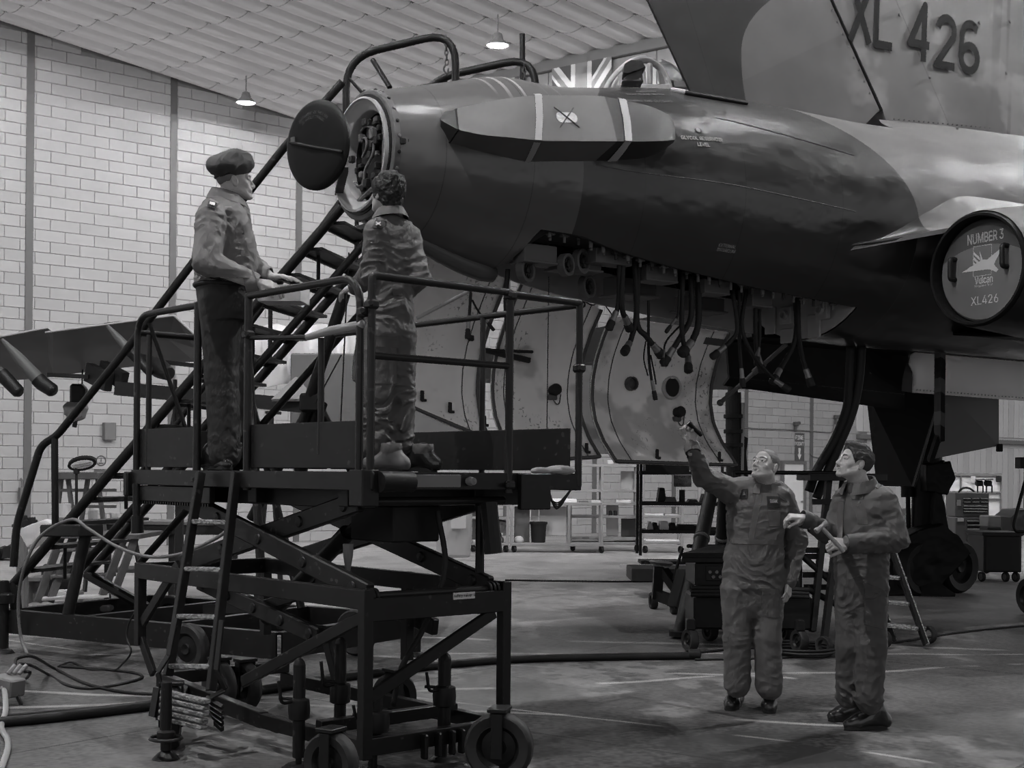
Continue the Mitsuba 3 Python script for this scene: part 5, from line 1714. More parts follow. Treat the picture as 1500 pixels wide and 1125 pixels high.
# wide double steps
M('step_grey', .075, .45)
ws = thing('wide_steps', 'wide dark work steps with ribbed treads behind the chassis', 'steps')
for a, b in (((90, 785), (55, 882)), ((108, 785), (73, 882)), ((183, 785), (150, 872)), ((199, 785), (166, 872))):
    add(ws, 'stile', beam(P(*a, 15.4), P(*b, 15.2), .035, .085), 'step_grey')
add(ws, 'platform', px_box(82, 783, 202, 789, 15.3, 1.1), 'step_grey')
for y, x0, x1 in ((806, 88, 186), (844, 74, 170)):
    add(ws, 'tread', [beam(P(x0, y, 15.3), P(x1, y - 3, 15.5), .24, .03, ch=.005)], 'step_grey')
add(ws, 'tread', [beam(P(62, 877, 15.1), P(160, 872, 15.3), .3, .02)], 'pale_thing')
for a, b in (((196, 785), (206, 836)), ((132, 785), (124, 866))):
    add(ws, 'rear_leg', beam(P(*a, 16.0), P(*b, 16.1), .03, .06), 'step_grey')
sl = thing('step_ladder', 'pair of dark A-frame trestles standing on the steps below the mirror', 'ladder')
add(sl, 'top', beam(P(86, 697, 16.2), P(147, 697, 16.2), .25, .09, ch=.01), 'step_grey')
for a, b in (((90, 700), (80, 784)), ((100, 702), (110, 784)), ((129, 700), (116, 784)), ((143, 700), (154, 784))):
    add(sl, 'leg', beam(P(*a, 16.2), P(*b, 16.2), .04, .07), 'step_grey')
for y in (718, 742):
    add(sl, 'rung', beam(P(84, y, 16.2), P(170, y, 16.2), .05, .035), 'step_grey')
mr = thing('oval_mirror', 'oval inspection lamp on a thin stand in front of the block wall', 'lamp')
md = 15.8
ax = unit([.12, -.75, -.45])
mc = P(121, 677, md)
mx = unit(np.cross([0, 0, 1.0], ax))
my = np.cross(ax, mx)
tilt = .22
ex, ey = mx * math.cos(tilt) + my * math.sin(tilt), -mx * math.sin(tilt) + my * math.cos(tilt)
ell = sa.scale(sg.Point(0, 0).buffer(1, 32), .165, .085)
add(mr, 'rim', place(prism(ell, .05), mc, ex, ey), 'dark_thing')
add(mr, 'panel', place(mv(prism(sa.scale(ell, .78, .62), .01), (0, 0, .046)), mc, ex, ey), 'white_thing')
for k in (-.018, .014):
    add(mr, 'tube', place(box((0, k, .062), (.22, .012, .01), .003), mc, ex, ey), 'alu')
add(mr, 'stand', [rod(P(112, 684, md), P(112, 784, md), .016), rod(P(112, 684, md), P(112, 694, md), .035), rod(P(112, 781, md), P(112, 784, md), .09, 14)], 'dark_thing')
one('crate', [px_box(36, 846, 42, 884, 16.0, .4), px_box(40, 846, 60, 852, 16.0, .4), px_box(40, 852, 60, 884, 16.15, .3)], 'mid_thing', 'pale open wooden crate on the floor behind the chassis', 'crate')
one('black_drum', lathe([(.001, 0), (.19, 0), (.2, .02), (.2, .34), (.18, .36), (.001, .34)], np.array([P(64, 858, 16.9)[0], 16.9, .205]), (1, .15, 0), 24), 'dark_thing', 'black drum lying behind the steps', 'drum', smooth=40)
one('white_tub', px_box(76, 866, 114, 883, 16.1, .25, .02), 'white_thing', 'white plastic tub beside the black drum', 'tub')
one('floor_tray', px_box(142, 887, 160, 897, 12.6, .16, .02), 'mid_thing', 'small grey tray resting inside the chassis', 'tray')
one('axle_stand', [px_box(393, 603, 399, 640, 15.0, .1), beam(P(396, 640, 15.05), P(374, 895, 15.05), .05, .06), beam(P(396, 640, 15.05), P(414, 895, 15.05), .05, .06), px_box(388, 602, 408, 606, 14.96, .2)], 'dark_thing', 'black axle stand seen between the man in the beret and the railing', 'stand')
one('axle_stand', [beam(P(258, 598, 15.0), P(250, 640, 15.0), .05, .05), beam(P(256, 600, 15.0), P(290, 596, 15.0), .05, .06), px_box(255, 598, 268, 897, 15.0, .1)], 'dark_thing', 'black stand half hidden left of the man in the beret', 'stand')

# ---------------------------------------------------------------- shelving at the back
RD = 27.2


def castor(x, y, d, r=.06):
    c = P(x, y, d)
    c[2] = r
    ty, hb = wheel(c, [.8, .6, 0], r, .05, 14)
    return cat([ty, hb])


def rack(lab, x0, x1, d, ys, ytop, mat='alu', feet=True, posts=None, depth=.55, base=None):
    t = thing('shelving_rack', lab, 'shelving')
    zt = P(x0, ytop, d)[2]
    for x in posts or (x0, x1):
        a = P(x, 700, d)
        for dd in (0, depth):
            add(t, 'post', box((a[0], d + dd, (zt + .14) / 2), (.055, .055, zt - .14), .004), mat)
    for y in ys:
        add(t, 'shelf', px_box(x0, y - 1.6, x1, y + 1.6, d - .02, depth), mat)
    if feet:
        for x in (x0 + 3, x1 - 3):
            for dd in (0, depth):
                add(t, 'castor', castor(x, 800, d + dd), 'dark_thing', smooth=40)
    return t


rack('low castored shelving rack beside the wrapped drum', 690, 744, RD, (739, 759, 797), 738)
rack('long castored shelving rack with the clear dome', 750, 884, RD, (738, 798), 737, posts=(750, 834, 882))
rack('tall castored shelving rack left of the black frame rack', 836, 936, RD + .7, (682, 719, 738, 757, 789, 796), 680, posts=(836, 882, 934))
rack('pale castored shelving rack seen through the black frame', 942, 1000, RD + .2, (740, 757, 795), 690)
rack('shelving rack glimpsed behind the man with the torch', 1030, 1058, RD + .3, (757, 794), 690)
bf_ = thing('black_frame_rack', 'tall black frame rack with two loaded shelves below the belly door', 'shelving')
FD = 23.2
for x in (939, 1066):
    for dd in (0, .6):
        a = P(x, 700, FD)
        add(bf_, 'post', box((a[0], FD + dd, 1.0), (.045, .045, 1.6)), 'dark_thing')
for y in (693, 738, 779, 825):
    add(bf_, 'shelf' if y in (738, 779) else 'rail', px_box(939, y - 2, 1066, y + 2, FD, .6), 'dark_thing')
add(bf_, 'crate', px_box(946, 676, 1010, 692, FD, .5), 'dark_thing')
add(bf_, 'castor', cat([castor(945, 830, FD), castor(1060, 830, FD)]), 'dark_thing')
a = P(1009, 703, FD)
bs_ = thing('shelf_notice', 'grey notice board hanging in the black frame rack', 'notice')
add(bs_, 'board', px_box(987, 695, 1013, 713, FD - .03, .02), 'mid_thing')
for i, s in enumerate(('RESTRICTED', 'ITEMS', 'DO NOT USE')):
    v, f = text(s, .045, .002)
    c = P(1000, 699 + i * 5.2, FD - .034)
    add(bs_, 'lettering', (np.stack([c[0] + v[:, 0] * .8, c[1] - v[:, 2], c[2] + v[:, 1]], 1), f), 'dark_thing')


def things(name, lab, catg, spec):
    """spec: (pixel box, depth, thickness, material)."""
    for ((x0, y0, x1, y1), d, th, m), l in zip(spec, lab):
        one(name, px_box(x0, y0, x1, y1, d, th, .012), m, l, catg)


things('carton', ['white tray on top of the low rack beside the wrapped drum', 'dark box on the middle shelf of the low rack, left end', 'white box on the middle shelf of the low rack, right end', 'grey carton on the long rack above the black bin', 'long white package on top of the long rack', 'small grey carton on the long rack right of the white package', 'small pale carton at the right end of the long rack top', 'pale carton on the topmost shelf of the tall rack, left', 'flat grey package on the topmost shelf of the tall rack', 'tall white panel box standing in the tall rack beside the dome', 'pale square panel at the back of the tall rack, upper right', 'grey carton on the bottom shelf of the tall rack, right', 'small dark item on the tall rack shelf, the left of two', 'small dark item on the tall rack shelf, the right of two', 'white packing on the middle shelf of the tall rack', 'white tray on the pale rack behind the black frame, upper left', 'pale tray on the pale rack behind the black frame, upper right', 'long white tray on the bottom shelf of the pale rack', 'flat pale carton on the bottom shelf of the tall rack', 'pale tray on the bottom shelf of the low rack'], 'box', [
    ((692, 734, 716, 738), RD + .1, .3, 'white_thing'), ((700, 748, 712, 758), RD + .1, .3, 'dark_thing'), ((718, 747, 728, 757), RD + .1, .3, 'white_thing'), ((796, 731, 812, 737), RD + .1, .3, 'mid_thing'),
    ((808, 731, 845, 737), RD + .1, .3, 'white_thing'), ((848, 734, 862, 737), RD + .1, .2, 'mid_thing'), ((866, 733, 880, 737), RD + .1, .2, 'pale_thing'), ((890, 674, 905, 680), RD + .8, .3, 'pale_thing'),
    ((908, 677, 930, 681), RD + .8, .3, 'mid_thing'), ((888, 740, 906, 785), RD + 1.1, .1, 'white_thing'), ((909, 690, 933, 718), RD + 1.3, .05, 'pale_thing'), ((910, 760, 932, 786), RD + 1.1, .1, 'mid_thing'),
    ((892, 748, 897, 756), RD + .75, .08, 'dark_thing'), ((899, 748, 904, 756), RD + .75, .08, 'dark_thing'), ((902, 732, 925, 737), RD + .8, .3, 'white_thing'), ((945, 752, 972, 756), RD + .3, .3, 'white_thing'), ((974, 753, 996, 756), RD + .3, .3, 'pale_thing'),
    ((945, 791, 996, 794), RD + .3, .3, 'white_thing'), ((900, 793, 932, 795), RD + .8, .3, 'pale_thing'), ((693, 793, 735, 796), RD + .1, .3, 'pale_thing')])
things('leaning_board', ['tall grey board leaning in the long rack behind the posts', 'wide pale board leaning behind the black bin', 'tall grey board leaning in the low rack beside the wrapped drum', 'small white board leaning just left of the black bin'], 'board', [((753, 742, 776, 795), RD + .35, .03, 'mid_thing'), ((790, 742, 830, 785), RD + .45, .03, 'pale_thing'), ((690, 742, 707, 790), RD + .5, .03, 'mid_thing'), ((778, 742, 789, 765), RD + .5, .03, 'white_thing')])
PARTS_ = ['pale wrapped part at the left end of the lower shelf of the black frame rack', 'dark round part second from the left on the lower shelf of the black frame rack', 'white wrapped part in the middle of the lower shelf of the black frame rack', 'dark part right of the white wrapped part in the black frame rack', 'long dark part on the lower shelf of the black frame rack behind the jack leg', 'dark upright part on the upper shelf of the black frame rack, left', 'grey low part beside the dark upright part in the black frame rack', 'dark part right of the upright black cylinder in the black frame rack', 'dark part at the right end of the upper shelf of the black frame rack', 'dark part at the right end of the lower shelf of the black frame rack']
for k, (x0, y0, x1, y1, m) in enumerate(((946, 764, 956, 778, 'pale_thing'), (954, 766, 964, 778, 'dark_thing'), (964, 764, 980, 778, 'white_thing'), (978, 766, 990, 778, 'dark_thing'), (990, 768, 1024, 779, 'dark_thing'), (962, 715, 975, 737, 'dark_thing'), (972, 728, 990, 737, 'mid_thing'), (1006, 731, 1022, 737, 'dark_thing'), (1026, 724, 1040, 737, 'dark_thing'), (1030, 772, 1050, 784, 'dark_thing'))):
    one('stored_part',  lump([(x0, y1), (x1, y1), (x0 + 1, (y0 + y1) / 2), (x1 - 1, (y0 + y1) / 2), (x0 + 3, y0), (x1 - 3, y0)], .14, FD + .25, 20 + k, sub=.08, amp=.03), m, PARTS_[k], 'part', smooth=True)
one('black_tube', lathe([(.001, 0), (.05, 0), (.05, .23), (.001, .23)], P(999, 737, FD + .2), (0, 0, 1), 14), 'dark_thing', 'upright black cylinder on the upper shelf of the black frame rack', 'tube')
for k, (x0, y0, x1, y1, m) in enumerate(((712, 770, 735, 795, 'dark_thing'), (722, 762, 742, 780, 'mid_thing'), (706, 772, 722, 796, 'dark_thing'))):
    one('machine_part', lump([(x0, y1), (x1, y1), (x0, y0 + 4), (x1, y0 + 3), ((x0 + x1) / 2, y0)], .15, RD + .25, 40 + k, sub=.08, amp=.06), m, ('large dark machine part on the low rack behind the posts', 'grey machine part on top of the pile in the low rack', 'dark machine part at the left of the low rack beside the grey board')[k], 'machinery', smooth=20)
for k, (x, lab) in enumerate(((731, 'dark ball float on the low rack behind the posts'), (760, 'pale round ball float below the leaning board'))):
    one('ball_float', ball(P(x, 791, RD + .15), (.10, .10, .085), 2), ('mid_thing', 'pale_thing')[k], lab, 'float', smooth=True)
bn = thing('black_bin', 'black plastic bin standing on the long rack', 'bin')
c = P(788.5, 797, RD + .25)
add(bn, 'body', lathe([(.001, 0), (.135, 0), (.165, .42), (.15, .42), (.12, .02)], c, (0, 0, 1), 22), 'dark_thing', smooth=40)
add(bn, 'lid', lathe([(.18, .40), (.185, .44), (.17, .45), (.001, .45)], c, (0, 0, 1), 22), 'dark_thing', smooth=40)
scene['clear_plastic'] = {'type': 'thindielectric', 'int_ior': 1.35}
M('dome_haze', .34, .15)
dm = thing('clear_dome', 'clear plastic bubble dome standing on the rack shelf', 'dome')
c = P(857, 788, RD + .95)
add(dm, 'bubble', lathe([(.26, 0), (.27, .12), (.25, .24), (.20, .33), (.12, .375), (.001, .39)], c, (0, 0, 1), 28), 'clear_plastic', smooth=True)
add(dm, 'base_ring', lathe([(.25, 0), (.28, 0), (.28, .03), (.25, .03), (.25, 0)], c, (0, 0, 1), 28), 'mid_thing', smooth=40)
wd = thing('wrapped_drum', 'tall pale plastic-wrapped drum beside the lift', 'drum')
c = P(664, 800, 25.6)
c[2] = 0
v, f = lathe([(.001, 0), (.30, 0), (.32, .05), (.35, .5), (.345, .85), (.30, .93), (.27, 1.0), (.001, 1.0)], c, (0, 0, 1), 40)
m = trimesh.Trimesh(v, f).subdivide_to_size(.12)
v = np.array(m.vertices)
add(wd, 'body', (v + (meshkit.fbm(v * 6, 3, 5) - .5)[:, None] * .05, np.array(m.faces)), 'plastic_haze', smooth=True)
add(wd, 'wrap', px_box(660, 748, 683, 775, 25.15, .04, .015), 'pale_thing')

# ---------------------------------------------------------------- trestles, carts and cabinets on the right
aj = thing('tripod_jack', 'tall black tripod jack under the belly behind the man with the torch', 'jack')
JD = 14.6
jf = lambda x, d: np.array([P(x, 700, d)[0], d, .02])
add(aj, 'column', [rod(P(1074, 575, JD), P(1076, 780, JD), .085, 16), rod(P(1073, 560, JD), P(1074, 600, JD), .055, 14)], 'dark_thing', smooth=40)
for y in (610, 632, 652):
    add(aj, 'collar', lathe([(.085, -.02), (.11, -.02), (.11, .02), (.085, .02)], P(1075, y, JD), (0, 0, 1), 18), 'black_steel', smooth=40)
add(aj, 'gusset', sheet(np.array([[P(1086, 637, JD), P(1096, 642, JD)], [P(1086, 665, JD), P(1093, 664, JD)], [P(1086, 720, JD), P(1098, 722, JD)]]), .04), 'dark_thing')
add(aj, 'ram', rod(P(1088, 590, JD - .05), P(1087, 700, JD - .05), .02), 'alu', smooth=True)
for (x0, y0), (x1, d1) in (((1043, 715), (1000, 13.2)), ((1062, 720), (1054, 15.4)), ((1090, 715), (1150, 14.8))):
    add(aj, 'leg', tube([P(x0, y0, JD - .1), jf(x1, d1)], [.07, .085], 14), 'dark_thing', smooth=True)
    add(aj, 'leg_band', tube([P(x0, y0, JD - .1) * .65 + jf(x1, d1) * .35, P(x0, y0, JD - .1) * .63 + jf(x1, d1) * .37], .085, 14), 'mid_thing', smooth=True)
    add(aj, 'foot', rod(jf(x1, d1), jf(x1, d1) + [0, 0, .05], .12, 16), 'dark_thing')
add(aj, 'brace', [rod(P(1043, 722, JD), P(1090, 722, JD), .03), rod(P(1008, 800, 14.0), P(1060, 800, 14.6), .02)], 'dark_thing')

gp = thing('power_cart', 'black ground power cart on wheels behind the man with the torch', 'cart')
GD = 12.5
gz = lambda y, d=GD: P(1050, y, d)[2]
add(gp, 'lid', sheet(np.array([[P(999, 818, GD), P(1075, 818, GD)], [P(1042, 806, GD + .5), P(1110, 808, GD + .5)]]), .05), 'black_steel')
add(gp, 'lid_edge', px_box(999, 817, 1078, 824, GD - .01, .04), 'black_steel')
add(gp, 'housing', px_box(1018, 824, 1150, 860, GD, .7, .02), 'black_steel')
add(gp, 'control_panel', px_box(1034, 829, 1062, 851, GD - .012, .02), 'dark_thing')
for k in range(5):
    add(gp, 'dial', rod(P(1040 + k * 5, 838 + (k % 2) * 7, GD - .03), P(1040 + k * 5, 838 + (k % 2) * 7, GD), .016, 10), 'fitting_grey')
add(gp, 'tank', px_box(1016, 874, 1190, 922, GD + .05, .65, .02), 'black_steel')
for k in range(3):
    add(gp, 'cable_wrap', tube(bend([P(1012, 861 + k * 5, GD - .04), P(1100, 861 + k * 5, GD - .04), P(1185, 864 + k * 5, GD - .04)], .1), .022, 10), 'rubber', smooth=True)
add(gp, 'end_panel', px_box(1158, 800, 1176, 900, GD + .1, .6, .02), 'black_steel')
for x, r in ((1011, .105), (1171, .105)):
    c = P(x, 940, 12.2)
    c[2] = r
    ty, hb = wheel(c, [.9, .35, 0], r, .08, 22)
    k = add(gp, 'wheel', ty, 'tyre', smooth=40)
    add(k, 'hub', hb, 'black_steel', smooth=40)
    add(gp, 'castor_fork', box(c + [0, 0, .14], (.08, .12, .10), .01), 'black_steel')
for x in (1040, 1150):
    c = P(x, 930, 13.0)
    c[2] = .105
    ty, hb = wheel(c, [.9, .35, 0], .105, .08, 18)
    k = add(gp, 'wheel', ty, 'tyre', smooth=40)
    add(k, 'hub', hb, 'black_steel', smooth=40)
for k in range(5):
    a = np.linspace(0, 2 * np.pi, 33)
    c = floor_at(1165 + k * 1.5, 957)
    add(gp, 'cable_coil', tube(np.stack([c[0] + (.27 + .03 * (k % 3)) * np.cos(a), c[1] + (.30 + .03 * k) * np.sin(a), .02 + .022 * (k % 3) + 0 * a], 1), .013, 6, False), 'rubber', smooth=True)

sj = thing('trolley_jack', 'black trolley jack with a raised saddle left of the power cart', 'jack')
SJ = 14.2
sy = lambda y: P(960, y, SJ)[2]
add(sj, 'saddle', lathe([(.001, .0), (.10, .0), (.13, .03), (.11, .045), (.001, .05)], P(968, 828, SJ), (.1, 0, 1), 18), 'mid_thing', smooth=40)
add(sj, 'arm', [beam(P(965, 830, SJ), P(962, 878, SJ), .1, .10), beam(P(972, 836, SJ), P(1000, 876, SJ - .2), .1, .08), beam(P(1002, 836, SJ - .2), P(988, 890, SJ - .3), .12, .10), beam(P(964, 872, SJ), P(996, 884, SJ - .3), .1, .1)], 'black_steel')
add(sj, 'handle', rod(P(986, 850, SJ - .1), P(1000, 803, SJ - .1), .016), 'black_steel')
for x, y in ((957, 886), (988, 894), (1003, 888)):
    c = floor_at(x, y + 6)
    c[2] = .10
    ty, hb = wheel(c, [1, .1, 0], .10, .08, 18)
    add(sj, 'wheel', ty, 'tyre', smooth=40)
lowb = one('low_pallet', px_box(925, 834, 1030, 852, 17.2, .8, .01), 'dark_thing', 'low flat trolley standing on the floor behind the trolley jack', 'trolley')
one('saw_strip', px_box(908, 828, 1010, 831, 18.5, .1, .0), 'pale_thing', 'long pale toothed strip lying over the low trolley', 'strip')

# platform steps between and behind the two men
ps = thing('platform_steps', 'black wheeled platform steps with pale-edged treads behind the right man', 'steps')
PD = 12.9
for a, b, da, db in (((1214, 700), (1190, 925), PD, PD - .3), ((1236, 700), (1205, 955), PD, PD - .5)):
    add(ps, 'front_leg', beam(P(*a, da), P(*b, db), .05, .11, up=(0, 1, 0)), 'black_steel')
for y, x0, x1 in ((700, 1186, 1240), (735, 1190, 1232), (806, 1176, 1216), (815, 1176, 1198), (842, 1176, 1222), (860, 1178, 1215)):
    add(ps, 'cross_rail', beam(P(x0, y, PD - .1), P(x1, y, PD - .1), .05, .05), 'black_steel')
add(ps, 'platform', px_box(1186, 694, 1300, 704, PD - .1, .6), 'black_steel')
add(ps, 'side_rail', [rod(P(1075, 692, PD), P(1245, 693, PD), .02), rod(P(1075, 692, PD), P(1076, 760, PD), .02)], 'black_steel', smooth=True)
for dd, x0 in ((0, 1300), (.62, 1255)):
    add(ps, 'stile', beam(P(1284 - (1300 - x0), 745, PD + .1 + dd), P(1356 - (1300 - x0), 944, PD - .4 + dd), .03, .10, up=(0, 1, 0)), 'black_steel')
    add(ps, 'stile_edge', beam(P(1288 - (1300 - x0), 745, PD + .08 + dd), P(1359 - (1300 - x0), 944, PD - .42 + dd), .035, .018, up=(0, 1, 0)), 'worn_edge')
for y, x1 in ((809, 1308), (847, 1322), (885, 1336), (921, 1350)):
    s = (y - 745) / 199
    a = P(x1, y, PD + .1 - .5 * s)
    q = a + [-.42, .5, .0]
    add(ps, 'tread', beam(a, q, .16, .03, ch=.004), 'worn_edge', label='pale-edged tread')
for x, y in ((1294, 950), (1360, 943), (1207, 960)):
    c = floor_at(x, y)
    c[2] = .085
    ty, hb = wheel(c, [.8, .6, 0], .085, .06, 18)
    add(ps, 'wheel', ty, 'tyre', smooth=40)
add(ps, 'brace', [rod(P(1176, 815, PD - .2), P(1226, 860, PD - .2), .03), rod(P(1182, 862, PD - .2), P(1226, 886, PD - .2), .03)], 'black_steel', smooth=True)

# black hoses hanging from the belly to the ground
for k, (pts, r, lab) in enumerate(((((1246, 508), (1244, 560), (1240, 600), (1222, 645), (1196, 690), (1185, 720)), .045, 'black hose hanging from the jet behind the two men, the left one'), (((1262, 508), (1258, 560), (1248, 605), (1228, 655), (1208, 700), (1196, 730)), .045, 'black hose hanging from the jet behind the two men, the right one'))):
    one('hanging_hose', tube(spline([P(x, y, 13.4) for x, y in pts], 8), r, 10), 'rubber', lab, 'hose', smooth=True)

# tool chests
TD = 22.4


def chest(lab, x0, x1, yt, ym, yb, d, seed):
    t = thing('tool_chest', lab, 'tool chest')
    fl = 690 + 5 + EYE * FPX / d
    add(t, 'top_box', px_box(x0, yt, x1, ym, d, .5, .01), 'red_grey')
    add(t, 'lower_cabinet', px_box(x0, ym + 1, x1 + 1, yb, d - .03, .55, .01), 'red_grey')
    w = x1 - x0
    for i in range(3):
        for y in (731, 736):
            k = add(t, 'drawer', px_box(x0 + w * .25 + i * w * .25, y - 1.8 + yt - 722, x0 + w * .48 + i * w * .25, y + 1.8 + yt - 722, d - .02, .03, .004), 'dark_thing')
            add(k, 'pull', px_box(x0 + w * .26 + i * w * .25, y - 1.2 + yt - 722, x0 + w * .47 + i * w * .25, y + .2 + yt - 722, d - .04, .02, .004), 'alu')
    for y in (742, 746, 750):
        k = add(t, 'drawer', px_box(x0 + w * .25, y - 1.8 + yt - 722, x1 - 2, y + 1.8 + yt - 722, d - .02, .03, .004), 'dark_thing')
        add(k, 'pull', px_box(x0 + w * .26, y - 1.2 + yt - 722, x1 - 2.5, y + .2 + yt - 722, d - .04, .02, .004), 'alu')
    for y in (764, 770, 776, 783, 790, 796, 809):
        k = add(t, 'drawer', px_box(x0 + w * .36, y - 2.4 + yt - 722, x1 - 1, y + 2.6 + yt - 722, d - .05, .03, .004), 'dark_thing')
        add(k, 'pull', px_box(x0 + w * .37, y - 1.6 + yt - 722, x1 - 1.5, y + .2 + yt - 722, d - .07, .02, .004), 'alu')
    add(t, 'lock_plate', px_box(x0 + 3, 732 + yt - 722, x0 + 9, 741 + yt - 722, d - .02, .02, .004), 'alu')
    add(t, 'sticker', px_box(x0 + 4, 759 + yt - 722, x0 + 13, 764 + yt - 722, d - .05, .015, .002), 'pale_thing')
    for x in (x0 + 5, x0 + 19, x1 - 4):
        c = P(x, 830, d + .1)
        c[2] = .075
        ty, hb = wheel(c, [.9, .3, 0], .075, .05, 16)
        k = add(t, 'castor', ty, 'tyre', smooth=40)
        add(k, 'hub', hb, 'fitting_grey', smooth=40)


chest('tall grey tool chest with many drawers beside the black cart', 1399, 1449, 722, 757, 824, TD, 1)
chest('second tool chest half hidden behind the undercarriage', 1318, 1350, 745, 770, 826, TD + 1.5, 2)
tc = thing('tool_cart', 'black tool cart on castors at the right edge', 'cart')
CD_ = 20.6
add(tc, 'body', px_box(1441, 783, 1497, 838, CD_, .75, .015), 'black_steel')
add(tc, 'side_panel', px_box(1444, 786, 1494, 836, CD_ - .012, .02, .006), 'dark_thing')
add(tc, 'top', px_box(1439, 780, 1499, 785, CD_ - .03, .8, .006), 'dark_thing')
for x in (1425, 1438, 1473, 1488):
    c = P(x, 840, CD_ + .1)
    c[2] = .075
    ty, hb = wheel(c, [.9, .3, 0], .075, .05, 16)
    k = add(tc, 'castor', ty, 'tyre', smooth=40)
    add(k, 'hub', hb, 'fitting_grey', smooth=40)
one('grey_case', px_box(1447, 756, 1466, 772, 21.8, .4, .01), 'fitting_grey', 'pale grey case on the chest behind the black cart', 'case')
one('black_case', px_box(1447, 772, 1468, 780, 21.4, .4, .02), 'dark_thing', 'black soft case under the pale grey case', 'case')
one('covered_machine', lump([(1468, 782), (1468, 757), (1480, 746), (1510, 745), (1510, 782)], .4, 23.0, 60, sub=.15, amp=.03), 'dark_thing', 'dark sloping machine behind the tool cart', 'machine', smooth=30)
hr = thing('handle_trolley', 'black trolley frame cut by the right edge of the photo', 'trolley')
add(hr, 'frame', tube(bend([P(1512, 690, 17.5), P(1503, 700, 17.5), P(1484, 770, 17.5), P(1488, 779, 17.5), P(1515, 779, 17.5)], .12), .022, 10), 'black_steel', smooth=True)
add(hr, 'box', px_box(1495, 670, 1515, 686, 17.5, .2), 'dark_thing')
c = P(1508, 858, 15.8)
c[2] = .21
ty, hb = wheel(c, [1, .25, 0], .21, .10, 26)
k = add(hr, 'wheel', ty, 'tyre', smooth=40)
add(k, 'hub', hb, 'black_steel', smooth=40)
add(hr, 'axle_bar', beam(c + [0, .1, 0], P(1510, 779, 17.5), .05, .05), 'black_steel')
bdr = thing('frame_board', 'framed white board standing behind the tool chest', 'board')
add(bdr, 'panel', px_box(1383, 695, 1467, 760, 25.5, .02), 'white_thing')
for q in ((1381, 693, 1468, 697), (1381, 693, 1384, 821), (1465, 693, 1468, 821), (1407, 696, 1409, 722), (1381, 720, 1468, 722), (1447, 730, 1467, 732)):
    add(bdr, 'frame', px_box(*q, 25.44, .05), 'fitting_grey')
for q, m in (((1385, 697, 1395, 708), 'fitting_grey'), ((1459, 697, 1467, 706), 'dark_thing'), ((1422, 697, 1429, 707), 'pale_thing')):
    add(bdr, 'note', px_box(*q, 25.42, .01), m)
fl_ = thing('work_lights', 'pair of dark work lights on stands above the tool chest', 'lamp')
for x in (1436, 1449):
    add(fl_, 'lamp_head', [px_box(x - 5, 704, x + 5, 712, 22.6, .12, .02), sheet(np.array([[P(x - 7, 704, 22.5), P(x + 6, 703, 22.5)], [P(x - 7, 703, 22.8), P(x + 6, 702, 22.8)]]), .01)], 'dark_thing')
    add(fl_, 'bracket', [rod(P(x - 4, 711, 22.65), P(x - 4, 723, 22.65), .01), rod(P(x + 4, 711, 22.65), P(x + 4, 722, 22.65), .01)], 'dark_thing')
one('carry_handle', tube(bend([P(1404, 721, 22.5), P(1409, 715, 22.5), P(1419, 714, 22.5), P(1427, 720, 22.5)], .1), .016, 8), 'dark_thing', 'dark curved handle of a case on top of the tool chest', 'handle', smooth=True)

# ---------------------------------------------------------------- hoses, cables and bits on the floor


def on_floor(pts, r, n=8):
    q = [floor_at(x, y) for x, y in pts]
    q = spline(q, n)
    q[:, 2] = r
    return tube(q, r, 10)


one('floor_hose', on_floor([(-30, 1068), (60, 1060), (130, 1052), (220, 1041), (330, 1026), (470, 1003), (600, 985), (740, 972), (880, 968), (1016, 966)], .032), 'rubber', 'thick black hose lying across the floor under the lift', 'hose', smooth=True)
one('floor_cable', on_floor([(-30, 1056), (60, 1048), (140, 1041), (220, 1032), (340, 1018), (480, 994), (640, 975)], .014), 'rubber', 'black cable beside the thick hose across the floor', 'cable', smooth=True)
e = floor_at(1018, 966)
one('hose_end', lathe([(.03, 0), (.045, .01), (.045, .10), (.02, .11), (.001, .11)], e + [-.06, .0, .045], (1, .0, 0), 14), 'rubber', 'dark plug at the end of the floor hose by the power cart', 'plug', smooth=40)
one('floor_cable', on_floor([(1018, 968), (1120, 966), (1180, 962), (1260, 950), (1340, 938), (1420, 926), (1530, 915)], .010), 'rubber', 'thin black cable running from the power cart to the right edge', 'cable', smooth=True)
one('floor_cable', on_floor([(820, 962), (900, 968), (1000, 960), (1080, 952), (1150, 950)], .010), 'rubber', 'thin black cable passing behind the man with the torch', 'cable', smooth=True)
one('floor_cable', on_floor([(740, 851), (900, 853), (1010, 852)], .012), 'rubber', 'thin dark cable across the floor before the shelving', 'cable', smooth=True)
# connector box and loops at the left
cb = thing('connector_box', 'grey cable junction box on legs at the lower left edge', 'box')
b0 = floor_at(8, 1030)
bx = place(box((0, 0, .12), (.20, .14, .12), .01), b0, unit([.86, -.4, -.12]), unit([.4, .86, .0]))
add(cb, 'body', bx, 'fitting_grey')
add(cb, 'leg', [beam(b0 + [.07, -.02, .09], b0 + [.13, -.06, 0.0], .015, .025), beam(b0 + [-.08, .02, .1], b0 + [-.12, -.02, 0.0], .015, .025)], 'dark_thing')
for k in range(3):
    add(cb, 'socket', rod(b0 + [.0 + .035 * k, .05, .19], b0 + [.03 + .04 * k, .09, .245], .016), 'alu', smooth=True)
one('pale_hose', tube(spline([b0 + [.0, -.07, .12], b0 + [.03, -.10, .10], floor_at(8, 1052) + [0, 0, .05], floor_at(2, 1070) + [0, 0, .02], floor_at(12, 1092) + [0, 0, .02], floor_at(6, 1120) + [0, 0, .02], floor_at(-8, 1150) + [0, 0, .02]], 8), .018, 10), 'plastic_haze', 'pale ribbed hose curling down from the junction box', 'hose', smooth=True)
